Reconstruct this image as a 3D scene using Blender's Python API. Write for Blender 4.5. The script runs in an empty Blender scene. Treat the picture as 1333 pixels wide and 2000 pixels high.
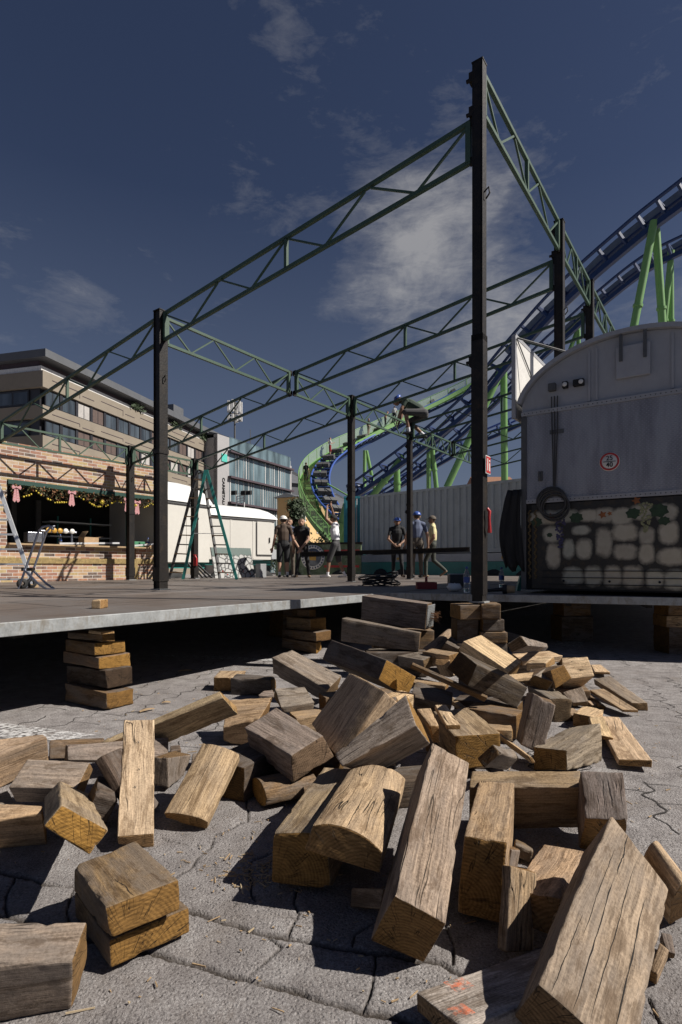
import bpy, bmesh, math, random
import numpy as np
from mathutils import Vector, Matrix, Quaternion, noise
random.seed(7)
C = bpy.context.scene.collection
S = bpy.context.scene
F, HZ, HC = 1075.4, 1105.2, 1.0

# ------------------------------------------------------------------ camera, sky, sun
cam = bpy.data.cameras.new('camera'); co = bpy.data.objects.new('camera', cam); C.objects.link(co)
co.location = (0, 0, HC); co.rotation_euler = (math.pi/2, 0, 0)
cam.sensor_fit = 'VERTICAL'; cam.sensor_height = 36; cam.sensor_width = 24
cam.lens = F/2000*36; cam.shift_y = 0.0526; cam.clip_start = .02; cam.clip_end = 3000
S.camera = co
SUN = Vector((1.0, -0.2, 1.0)).normalized()
sun = bpy.data.lights.new('sun', 'SUN'); so = bpy.data.objects.new('sun', sun); C.objects.link(so)
sun.energy = 5.0; sun.angle = math.radians(.5); sun.color = (1, .945, .87)
so.rotation_euler = SUN.to_track_quat('Z', 'Y').to_euler()
W = bpy.data.worlds.new('World'); S.world = W; W.use_nodes = True

class NT:
    """tiny node-tree writer"""
    def __init__(s, tree): s.t = tree; s.t.nodes.clear()
    def n(s, typ, ins=None, **props):
        nd = s.t.nodes.new('ShaderNode'+typ)
        for k, v in props.items(): setattr(nd, k, v)
        for k, v in (ins or {}).items(): s.put(nd.inputs[k], v)
        return nd
    def put(s, sock, v):
        if isinstance(v, bpy.types.NodeSocket): s.t.links.new(v, sock)
        elif isinstance(v, bpy.types.Node): s.t.links.new(v.outputs[0], sock)
        else:
            if sock.type == 'RGBA' and len(v) == 3: v = (*v, 1)
            sock.default_value = v
    def m(s, op, a, b=0.0, clamp=False):
        nd = s.n('Math', operation=op, use_clamp=clamp); s.put(nd.inputs[0], a); s.put(nd.inputs[1], b); return nd.outputs[0]
    def mix(s, fac, a, b, blend='MIX'):
        nd = s.n('Mix', data_type='RGBA', blend_type=blend)
        s.put(nd.inputs[0], fac); s.put(nd.inputs[6], a); s.put(nd.inputs[7], b); return nd.outputs[2]
    def ramp(s, fac, stops, interp='LINEAR'):
        nd = s.n('ValToRGB'); cr = nd.color_ramp; cr.interpolation = interp
        while len(cr.elements) < len(stops): cr.elements.new(.5)
        for e, (p, c) in zip(cr.elements, stops):
            e.position = p
            if isinstance(c, (int, float)): c = (c, c, c)
            e.color = (*c, 1) if len(c) == 3 else c
        s.put(nd.inputs[0], fac); return nd.outputs[0]
    def noise(s, vec, scale, detail=3, rough=.55, dist=0):
        nd = s.n('TexNoise', {'Scale': scale, 'Detail': detail, 'Roughness': rough, 'Distortion': dist})
        if vec is not None: s.put(nd.inputs['Vector'], vec)
        return nd.outputs[0]
    def map(s, vec, scale=(1, 1, 1), loc=(0, 0, 0), rot=(0, 0, 0)):
        nd = s.n('Mapping', {'Scale': scale, 'Location': loc, 'Rotation': rot}); s.put(nd.inputs['Vector'], vec); return nd.outputs[0]

w = NT(W.node_tree)
sky = w.n('TexSky', sky_type='NISHITA', sun_disc=False, sun_elevation=math.asin(SUN.z),
          sun_rotation=math.atan2(SUN.x, SUN.y), altitude=200, air_density=1.0, dust_density=.35, ozone_density=2.2)
tc = w.n('TexCoord'); d = tc.outputs['Generated']
skc = w.mix(1.0, sky.outputs[0], (1.12, .98, 1.06), 'MULTIPLY')
hs = w.n('HueSaturation', {'Saturation': 1.04, 'Value': .5, 'Color': skc})
def lobe(px, py, r, pw=1.0):
    v = Vector(((px-666.5)/F, 1, (HZ-py)/F)).normalized()
    dp = w.n('VectorMath', operation='DISTANCE'); w.put(dp.inputs[0], d); dp.inputs[1].default_value = v
    return w.m('MULTIPLY', w.m('SUBTRACT', 1.0, w.m('DIVIDE', dp.outputs['Value'], r), clamp=True), pw)
mask = None
for px, py, r, pw in [(850, 490, .24, 1.5), (780, 570, .18, 1.2), (955, 660, .2, 1.3), (620, 110, .34, .27), (690, 330, .28, .5), (140, 580, .13, .8), (20, 480, .11, .8), (400, 340, .2, .45),
                      (1900, 700, .5, .9), (-700, 600, .5, .9), (1350, 250, .25, .05)]:
    q = lobe(px, py, r, pw); mask = q if mask is None else w.m('MAXIMUM', mask, q)
dm = w.map(d, (1, 1, 1.9), rot=(0, .35, .2))
n1 = w.noise(dm, 3.4, 10, .64, .35); n2 = w.noise(w.map(d, (1, 1, 3.2), rot=(.2, -.7, 0)), 13, 9, .7, .5)
cl = w.m('ADD', w.m('MULTIPLY', n1, .7), w.m('MULTIPLY', n2, .3))
sepd = w.n('SeparateXYZ'); w.put(sepd.inputs[0], d)
fac = w.ramp(w.m('ADD', cl, w.m('MULTIPLY', mask, .27)), [(.60, 0.0), (.70, .22), (.86, 1.0)])
col = w.mix(w.m('MULTIPLY', fac, .85), hs.outputs[0], (5.4, 5.35, 5.5))
low = w.ramp(sepd.outputs[2], [(0.0, .8), (.2, .4), (.55, 0.0)])
col = w.mix(low, col, (1.95, 2.4, 3.4))
bg = w.n('Background', {'Color': col, 'Strength': .05})
out = w.n('OutputWorld'); w.put(out.inputs[0], bg.outputs[0])
S.view_settings.view_transform = 'Standard'; S.view_settings.look = 'None'
S.view_settings.exposure = .38; S.view_settings.gamma = 1
S.cycles.max_bounces = 6; S.cycles.diffuse_bounces = 3; S.cycles.glossy_bounces = 3; S.cycles.transparent_max_bounces = 8

# ------------------------------------------------------------------ helpers
R2 = Vector((.581, .814, 0)); T2 = Vector((-.814, .581, 0)); UP = Vector((0, 0, 1))
def at(x, y, Y): return Vector(((x-666.5)/F*Y, Y, HC+(HZ-y)/F*Y))
def gnd(x, y, z=0.0):
    Y = (HC-z)*F/(y-HZ); return Vector(((x-666.5)/F*Y, Y, z))
def V(*a): return Vector(a)

class MB:
    def __init__(s): s.v = []; s.f = []; s.mi = []; s.k = 0; s.sm = []
    def add(s, vs, fs, smooth=False):
        o = len(s.v); s.v += [tuple(v) for v in vs]; s.f += [tuple(i+o for i in f) for f in fs]; s.mi += [s.k]*len(fs); s.sm += [smooth]*len(fs); return s
    def hexa(s, c):   # c: 8 corners, order (-,-,-),(-,-,+),(-,+,-),(-,+,+),(+,-,-)...
        return s.add(c, [(0, 1, 3, 2), (4, 6, 7, 5), (0, 4, 5, 1), (2, 3, 7, 6), (0, 2, 6, 4), (1, 5, 7, 3)])
    def box(s, c, size, ax=None):
        ax = ax or (V(1, 0, 0), V(0, 1, 0), UP); c = Vector(c); h = [ax[i]*(size[i]/2) for i in range(3)]
        return s.hexa([c+h[0]*a+h[1]*b+h[2]*d for a in (-1, 1) for b in (-1, 1) for d in (-1, 1)])
    def bar(s, p, q, w, h=None, up=UP):
        p = Vector(p); q = Vector(q); h = h or w; t = (q-p)
        L = t.length
        if L < 1e-6: return s
        t /= L
        if abs(t.dot(up)) > .98: up = V(.581, .814, 0) if abs(t.z) > .9 else V(1, 0, 0)
        sd = t.cross(up).normalized(); u = sd.cross(t)
        return s.box((p+q)/2, (L, w, h), (t, sd, u))
    def tube(s, pts, r, n=8, caps=True):
        pts = [Vector(p) for p in pts]; rs = r if isinstance(r, (list, tuple)) else [r]*len(pts)
        rings = []; prev = None
        for i, p in enumerate(pts):
            t = (pts[min(i+1, len(pts)-1)]-pts[max(i-1, 0)]).normalized()
            if prev is None:
                a = t.cross(UP) if abs(t.z) < .95 else t.cross(V(1, 0, 0))
            else: a = prev-t*prev.dot(t)
            a.normalize(); prev = a; b = t.cross(a)
            rings.append([p+(a*math.cos(2*math.pi*k/n)+b*math.sin(2*math.pi*k/n))*rs[i] for k in range(n)])
        vs = [v for rg in rings for v in rg]; fs = []
        for i in range(len(pts)-1):
            for k in range(n): fs.append((i*n+k, i*n+(k+1) % n, (i+1)*n+(k+1) % n, (i+1)*n+k))
        s.add(vs, fs, True)
        if caps: s.add(rings[0], [tuple(range(n-1, -1, -1))]); s.add(rings[-1], [tuple(range(n))])
        return s
    def lathe(s, c, prof, n=16, ax=None):
        c = Vector(c); ax = ax or (V(1, 0, 0), V(0, 1, 0), UP); vs = []; fs = []
        for r, z in prof: vs += [c+ax[2]*z+(ax[0]*math.cos(2*math.pi*k/n)+ax[1]*math.sin(2*math.pi*k/n))*r for k in range(n)]
        for i in range(len(prof)-1):
            for k in range(n): fs.append((i*n+k, i*n+(k+1) % n, (i+1)*n+(k+1) % n, (i+1)*n+k))
        return s.add(vs, fs, True)
    def prism(s, poly, d):      # poly: list of 3d points, extruded by vector d
        n = len(poly); poly = [Vector(p) for p in poly]; d = Vector(d)
        return s.add(poly+[p+d for p in poly], [tuple(range(n-1, -1, -1)), tuple(range(n, 2*n))]+[(i, (i+1) % n, n+(i+1) % n, n+i) for i in range(n)])
    def ball(s, c, r, n=8, sc=(1, 1, 1)):
        m = max(4, n//2+1); c = Vector(c)
        vs = []; fs = []
        for i in range(m+1):
            a = math.pi*i/m
            for k in range(n): vs.append(c+V(r*sc[0]*math.sin(a)*math.cos(2*math.pi*k/n), r*sc[1]*math.sin(a)*math.sin(2*math.pi*k/n), r*sc[2]*math.cos(a)))
        for i in range(m):
            for k in range(n): fs.append((i*n+k, (i+1)*n+k, (i+1)*n+(k+1) % n, i*n+(k+1) % n))
        return s.add(vs, fs, True)
    def build(s, name, mats, parent=None, bevel=0):
        if not isinstance(mats, (list, tuple)): mats = [mats]
        me = bpy.data.meshes.new(name); me.from_pydata(s.v, [], s.f)
        for m in mats: me.materials.append(m)
        me.polygons.foreach_set('material_index', s.mi); me.polygons.foreach_set('use_smooth', s.sm); me.update()
        o = bpy.data.objects.new(name, me); C.objects.link(o)
        if parent:
            o.parent = parent
        if bevel:
            b = o.modifiers.new('b', 'BEVEL'); b.width = bevel; b.segments = 2; b.limit_method = 'ANGLE'
        return o
def thing(name, label, cat, loc=(0, 0, 0), group=None, rotz=0):
    o = bpy.data.objects.new(name, None); C.objects.link(o); o.location = loc; o.rotation_euler = (0, 0, rotz); o.empty_display_size = .1
    return tag(o, label, cat, group)
def tag(o, label, cat, group=None):
    o['label'] = label; o['category'] = cat
    if group: o['group'] = group
    return o
def part(mb, name, mats, root, bevel=0):
    """builds a mesh given in world coordinates as a part of root (root: unrotated empty)"""
    l = root.location
    p = root.parent
    off = Vector(l) if root.type == 'EMPTY' else Vector(root.get('_o', (0, 0, 0)))
    mb.v = [(v[0]-off.x, v[1]-off.y, v[2]-off.z) for v in mb.v]
    o = mb.build(name, mats, root, bevel)
    return o
def sub(mb, name, mats, parent):
    """a sub-part of a part that sits at its root's origin, mesh given in world coordinates"""
    r = parent
    while r.parent: r = r.parent
    off = Vector(r.location)
    mb.v = [(v[0]-off.x, v[1]-off.y, v[2]-off.z) for v in mb.v]
    return mb.build(name, mats, parent)

# ------------------------------------------------------------------ materials
def pmat(name, col, rough=.6, metal=0, var=.25, scale=6, bump=.15, bscale=60, dirt=0, dcol=(.05, .04, .03), spec=.5, streak=0):
    m = bpy.data.materials.new(name); m.use_nodes = True; t = NT(m.node_tree)
    oc = t.n('TexCoord').outputs['Object']
    n1 = t.noise(oc, scale, 5, .6); n2 = t.noise(oc, scale*7, 3, .6)
    f = t.m('ADD', t.m('MULTIPLY', n1, .65), t.m('MULTIPLY', n2, .35))
    lo = tuple(c*(1-var) for c in col); hi = tuple(min(1, c*(1+var)) for c in col)
    c = t.ramp(f, [(.3, lo), (.7, hi)])
    if dirt: c = t.mix(t.m('MULTIPLY', t.ramp(t.noise(t.map(oc, (1, 1, .35 if streak else 1)), scale*1.7, 6, .7, .6), [(.5, 0.0), (.7, 1.0)]), dirt), c, dcol)
    b = t.n('Bump', {'Strength': bump, 'Distance': .01, 'Height': t.noise(oc, bscale, 3)})
    p = t.n('BsdfPrincipled', {'Base Color': c, 'Roughness': t.m('ADD', rough-.08, t.m('MULTIPLY', n2, .16)), 'Metallic': metal, 'Normal': b, 'Specular IOR Level': spec})
    o = t.n('OutputMaterial'); t.put(o.inputs[0], p.outputs[0]); return m
M = {}
def K(name, *a, **k):
    M[name] = pmat(name, *a, **k)
K('black_steel', (.012, .010, .009), .55, 0, .5, 5, .3, 40, .35, (.06, .042, .025), spec=.3)
K('green_steel', (.046, .085, .055), .5, 0, .2, 4, .1, 50, .3, (.03, .035, .025))
K('red_paint', (.45, .03, .03), .4)
K('white_paint', (.68, .66, .62), .45, 0, .06, 3, .05, 40, .25, (.5, .48, .42))
K('grey_paint', (.4, .41, .42), .5, 0, .1, 3, .1, 30, .3, (.2, .2, .2))
K('aluminium', (.62, .63, .64), .4, .35, .08, 6, .05)
K('galvanised', (.29, .30, .30), .6, .2, .35, 9, .15, 25, .75, (.17, .14, .10), streak=1)
K('rubber', (.02, .02, .02), .8)
K('teal', (.03, .22, .19), .45, 0, .15, 3, .1, 40, .3, (.05, .07, .06))
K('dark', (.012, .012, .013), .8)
K('dark_green', (.012, .05, .038), .5)
K('coaster_blue', (.014, .034, .11), .4, 0, .2)
K('coaster_rail', (.05, .10, .34), .35, 0, .2)
K('coaster_green', (.17, .33, .11), .45, 0, .12, 2)
K('coaster_panel', (.16, .18, .21), .35, .3, .3, 2)
K('concrete_tan', (.235, .2, .155), .85, 0, .1, .8, .1, 8, .35, (.25, .21, .17))
K('roof_grey', (.10, .105, .115), .6, 0, .15, 1)
K('purple_band', (.065, .045, .055), .7)
K('window_frame', (.03, .03, .035), .4)
K('white_panel', (.65, .64, .62), .6)
K('facade_grey', (.34, .33, .33), .75, 0, .08, 1, .1, 10)
K('yellow_wall', (.62, .42, .2), .85, 0, .08, 1)
K('leaf_dark', (.03, .05, .018), .7, 0, .5, 2)
K('bark', (.06, .045, .03), .9)
K('cardboard', (.42, .28, .16), .85)
K('plastic_red', (.25, .02, .02), .45)
K('cable', (.012, .012, .013), .55)
K('beer_gold', (.5, .28, .05), .4)
K('pink_cloth', (.55, .26, .28), .85)
K('berry', (.55, .42, .04), .5)
K('garland_leaf', (.06, .06, .022), .7, 0, .6, 20)
K('garland_rust', (.17, .075, .03), .7, 0, .6, 20)
K('wood_trim', (.28, .2, .08), .5, 0, .5, 18, .3, 40, .6, (.05, .03, .012))
K('plain_wood', (.36, .25, .14), .75, 0, .25, 10, .3, 60)
K('trailer_cream', (.60, .58, .53), .5, 0, .05, 2, .04, 30, .2, (.55, .52, .45))
K('trailer_roof', (.72, .72, .70), .45, 0, .05, 2)
K('container_grey', (.4, .43, .43), .55, 0, .1, 1.5, .1, 20, .35, (.14, .13, .12), streak=1)
K('container_teal', (.05, .30, .36), .5, 0, .12, 2, .1, 20, .3, (.03, .12, .14))
K('panel_grey', (.34, .34, .355), .5, 0, .08, 2, .08, 30, .45, (.25, .24, .22), streak=1)
K('old_steel', (.1, .1, .1), .6, .3)
K('chrome', (.35, .36, .4), .3, .9)
def glassmat(name, col, rough=.08):
    m = bpy.data.materials.new(name); m.use_nodes = True; t = NT(m.node_tree); oc = t.n('TexCoord').outputs['Object']
    c = t.ramp(t.noise(t.map(oc, (1, 1, .2)), .9, 3), [(.35, tuple(v*.5 for v in col)), (.65, tuple(v*1.4 for v in col))])
    p = t.n('BsdfPrincipled', {'Base Color': c, 'Roughness': rough, 'Specular IOR Level': .8}); o = t.n('OutputMaterial'); t.put(o.inputs[0], p.outputs[0]); return m
M['pane'] = glassmat('pane', (.06, .075, .09)); M['facade_glass'] = glassmat('facade_glass', (.12, .17, .19), .15); M['shutter'] = pmat('shutter', (.1, .07, .06), .7)
M['curtain'] = pmat('curtain', (.4, .38, .36), .8, 0, .3, 1)
m = bpy.data.materials.new('clear_plastic'); m.use_nodes = True; t = NT(m.node_tree)
p = t.n('BsdfPrincipled', {'Base Color': (.8, .85, .9), 'Roughness': .08, 'Transmission Weight': .9, 'IOR': 1.25}); o = t.n('OutputMaterial'); t.put(o.inputs[0], p.outputs[0]); M['clear_plastic'] = m

def brickmat():
    m = bpy.data.materials.new('mixed_brick'); m.use_nodes = True; t = NT(m.node_tree); oc = t.n('TexCoord').outputs['Object']
    s = t.n('SeparateXYZ'); t.put(s.inputs[0], oc); c = t.n('CombineXYZ'); t.put(c.inputs[0], t.m('ADD', s.outputs[0], t.m('MULTIPLY', s.outputs[1], 1.0))); t.put(c.inputs[1], s.outputs[2])
    b = t.n('TexBrick', {'Color1': (0, 0, 0), 'Color2': (1, 1, 1), 'Mortar': (0, 0, 0), 'Scale': 1.0, 'Mortar Size': .006, 'Mortar Smooth': .1, 'Brick Width': .235, 'Row Height': .071}, offset=.5); t.put(b.inputs['Vector'], c)
    g = t.ramp(b.outputs['Color'], [(0, (.05, .03, .035)), (.12, (.30, .13, .09)), (.27, (.42, .27, .14)), (.42, (.36, .15, .08)), (.55, (.44, .33, .15)), (.7, (.16, .075, .06)), (.8, (.42, .24, .15)), (.92, (.5, .36, .24))], 'CONSTANT')
    g = t.mix(.3, g, t.ramp(t.noise(oc, 14, 4), [(.3, (.1, .06, .04)), (.7, (.5, .38, .25))]))
    g = t.mix(b.outputs['Fac'], g, (.5, .46, .42))
    bp = t.n('Bump', {'Strength': .4, 'Distance': .004, 'Height': t.m('SUBTRACT', 1.0, b.outputs['Fac'])})
    p = t.n('BsdfPrincipled', {'Base Color': g, 'Roughness': .75, 'Normal': bp}); o = t.n('OutputMaterial'); t.put(o.inputs[0], p.outputs[0]); return m
M['brick'] = brickmat()

def woodmat():
    m = bpy.data.materials.new('weathered_timber'); m.use_nodes = True; t = NT(m.node_tree)
    tcn = t.n('TexCoord'); oc = tcn.outputs['Object']; oi = t.n('ObjectInfo')
    sn = t.n('SeparateXYZ'); t.put(sn.inputs[0], tcn.outputs['Normal'])
    endm = t.ramp(t.m('ABSOLUTE', sn.outputs[0]), [(.62, 0.0), (.8, 1.0)])
    off = t.n('CombineXYZ'); t.put(off.inputs[0], t.m('MULTIPLY', oi.outputs['Random'], 37.0)); t.put(off.inputs[1], t.m('MULTIPLY', oi.outputs['Random'], 91.0)); t.put(off.inputs[2], t.m('MULTIPLY', oi.outputs['Random'], 53.0))
    va = t.n('VectorMath', operation='ADD'); t.put(va.inputs[0], oc); t.put(va.inputs[1], off.outputs[0]); p0 = va.outputs[0]
    wob = t.n('TexNoise', {'Scale': 3.0, 'Detail': 2.0}); t.put(wob.inputs['Vector'], p0)
    wv = t.n('VectorMath', operation='MULTIPLY_ADD'); t.put(wv.inputs[0], wob.outputs['Color']); wv.inputs[1].default_value = (.0, .05, .05); t.put(wv.inputs[2], p0); pw = wv.outputs[0]
    fine = t.noise(t.map(pw, (5, 240, 240)), 1.0, 5, .65)
    band = t.noise(t.map(pw, (1.6, 62, 62)), 1.0, 5, .7, .3)
    grit = t.noise(p0, 130, 4, .75)
    blot = t.noise(t.map(p0, (1.3, 4.5, 4.5)), 4.2, 8, .72, .4)
    blot2 = t.noise(t.map(p0, (2.2, 6, 6), (5, 3, 1)), 1.6, 5, .65, .5)
    base = oi.outputs['Color']
    g = t.m('ADD', t.m('MULTIPLY', band, .4), t.m('ADD', t.m('MULTIPLY', fine, .3), t.m('MULTIPLY', grit, .3)))
    dk = t.mix(1.0, base, (.42, .38, .34), 'MULTIPLY'); lt = t.mix(1.0, base, (1.7, 1.64, 1.55), 'MULTIPLY')
    side = t.mix(t.ramp(g, [(.40, 0.0), (.60, 1.0)]), dk, lt)
    lum = t.n('RGBToBW', {'Color': base}).outputs[0]
    side = t.mix(t.m('MULTIPLY', t.ramp(blot2, [(.44, 0.0), (.58, 1.0)]), t.ramp(lum, [(.12, .75), (.3, .2)])), side, t.mix(t.m('MULTIPLY', grit, .9), t.mix(1.0, base, (.5, .47, .45), 'MULTIPLY'), (.24, .215, .195)))       # silver-grey weathering
    side = t.mix(t.m('MULTIPLY', t.ramp(blot, [(.52, 0.0), (.6, 1.0)]), .6), side, t.mix(1.0, base, (.34, .27, .2), 'MULTIPLY'))      # damp dark stains
    crk = t.noise(t.map(pw, (1.1, 26, 26), (9, 2, 4)), 1.0, 2, .4)
    cm = t.ramp(t.m('ABSOLUTE', t.m('SUBTRACT', crk, .5)), [(.0, 1.0), (.006, .6), (.013, 0.0)])
    cm = t.m('MULTIPLY', cm, t.m('MULTIPLY', t.ramp(t.noise(p0, 4, 2), [(.5, 0.0), (.58, 1.0)]), t.ramp(t.m('FRACT', t.m('MULTIPLY', oi.outputs['Random'], 7.3)), [(.35, .0), (.75, 1.0)])))
    side = t.mix(t.m('MULTIPLY', cm, .9), side, (.018, .014, .011))
    vor = t.n('TexVoronoi', {'Scale': 5.5}); t.put(vor.inputs['Vector'], t.map(p0, (.7, 2, 2)))
    side = t.mix(t.m('MULTIPLY', t.ramp(vor.outputs['Distance'], [(.0, 1.0), (.06, .8), (.11, 0.0)]), .5), side, (.05, .032, .018))     # knots
    # end grain: rings round an off-centre pith, drying cracks, saw marks
    so_ = t.n('SeparateXYZ'); t.put(so_.inputs[0], oc)
    cy = t.m('ADD', so_.outputs[1], t.m('MULTIPLY', t.m('SUBTRACT', oi.outputs['Random'], .5), .22)); cz = t.m('ADD', so_.outputs[2], t.m('ADD', .05, t.m('MULTIPLY', oi.outputs['Random'], .06)))
    rad = t.m('SQRT', t.m('ADD', t.m('MULTIPLY', cy, cy), t.m('MULTIPLY', cz, cz)))
    rad = t.m('ADD', rad, t.m('MULTIPLY', t.noise(p0, 14, 3), .02))
    ring = t.m('SINE', t.m('MULTIPLY', rad, 620.0)); ang = t.m('ARCTAN2', cz, cy)
    ac = t.n('CombineXYZ'); t.put(ac.inputs[0], t.m('MULTIPLY', ang, 5.5)); t.put(ac.inputs[1], t.m('MULTIPLY', rad, 4.0)); t.put(ac.inputs[2], t.m('MULTIPLY', oi.outputs['Random'], 60.0))
    rc = t.noise(ac.outputs[0], 1.5, 2, .5); rcm = t.m('MULTIPLY', t.ramp(t.m('ABSOLUTE', t.m('SUBTRACT', rc, .56)), [(.0, 1.0), (.007, .7), (.016, 0.0)]), t.ramp(t.noise(p0, 11, 2), [(.42, 0.0), (.52, 1.0)]))
    saw = t.noise(t.map(oc, (1, 30, 190), rot=(.5, 0, 0)), 1.0, 3)
    ebase = t.mix(oi.outputs['Alpha'], t.mix(1.0, base, (.72, .6, .45), 'MULTIPLY'), (.27, .15, .035))
    end = t.mix(t.ramp(t.m('ADD', t.m('MULTIPLY', ring, .05), t.m('ADD', t.m('MULTIPLY', saw, .35), t.m('ADD', t.m('MULTIPLY', blot, .4), t.m('MULTIPLY', grit, .25)))), [(.36, 0.0), (.64, 1.0)]), t.mix(1.0, ebase, (.4, .36, .3), 'MULTIPLY'), t.mix(1.0, ebase, (1.3, 1.25, 1.2), 'MULTIPLY'))
    end = t.mix(t.m('MULTIPLY', rcm, .85), end, (.02, .014, .01))
    colr = t.mix(endm, side, end)
    geo = t.n('NewGeometry'); edge = t.ramp(geo.outputs['Pointiness'], [(.53, 0.0), (.62, 1.0)])
    colr = t.mix(t.m('MULTIPLY', edge, t.m('MULTIPLY', t.noise(p0, 60, 3), .7)), colr, t.mix(1.0, base, (1.7, 1.5, 1.25), 'MULTIPLY'))  # worn edges
    hgt = t.m('SUBTRACT', t.m('ADD', t.m('MULTIPLY', fine, .5), t.m('ADD', t.m('MULTIPLY', band, .5), t.m('MULTIPLY', grit, .35))), t.m('MULTIPLY', cm, 1.6))
    hend = t.m('SUBTRACT', t.m('MULTIPLY', saw, .6), t.m('MULTIPLY', rcm, 1.4))
    hm = t.n('Mix', data_type='FLOAT'); t.put(hm.inputs[0], endm); t.put(hm.inputs[2], hgt); t.put(hm.inputs[3], hend)
    bp = t.n('Bump', {'Strength': .75, 'Distance': .006, 'Height': hm.outputs[0]})
    p = t.n('BsdfPrincipled', {'Base Color': colr, 'Roughness': .82, 'Normal': bp, 'Specular IOR Level': .25}); o = t.n('OutputMaterial'); t.put(o.inputs[0], p.outputs[0]); return m
M['timber'] = woodmat()
# ------------------------------------------------------------------ ground
FAT = [[(0, 1702), (33, 1711), (87, 1726), (144, 1730), (240, 1752), (372, 1779), (420, 1796), (504, 1821), (562, 1831), (612, 1842), (690, 1853), (735, 1862), (860, 1880), (905, 1905)],
       [(-200, 1800), (0, 1787), (60, 1798), (150, 1830), (250, 1850), (319, 1867), (378, 1884), (454, 1905), (558, 1930), (644, 1959), (714, 1976), (850, 2010)],
       [(583, 1735), (574, 1764), (581, 1787), (562, 1830)], [(519, 1825), (548, 1846), (519, 1873), (480, 1912)], [(730, 1860), (730, 1924), (710, 1972)],
       [(480, 1540), (483, 1603), (453, 1618), (420, 1630), (411, 1654), (375, 1690), (340, 1720), (300, 1765)], [(312, 1636), (357, 1648), (405, 1652)], [(531, 1666), (492, 1682), (486, 1713), (500, 1760)],
       [(735, 1800), (691, 1826), (687, 1852)], [(1266, 1948), (1278, 1987), (1310, 2040)], [(870, 1810), (890, 1845), (880, 1880)], [(30, 1712), (10, 1750), (20, 1790)], [(150, 1730), (130, 1780), (150, 1832)]]
def resample(pts, st):
    out = []
    for a, b in zip(pts[:-1], pts[1:]):
        n = max(1, int((b-a).length/st))
        for i in range(n):
            q = a.lerp(b, i/n); out.append(q)
    out.append(pts[-1]); return out
fat = []
for k, pl in enumerate(FAT):
    g = resample([gnd(*p) for p in pl], .03)
    fat.append([q+V(noise.noise(q*14)*.012, noise.noise(q*14+V(5, 2, 1))*.012, 0) for q in g])
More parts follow.
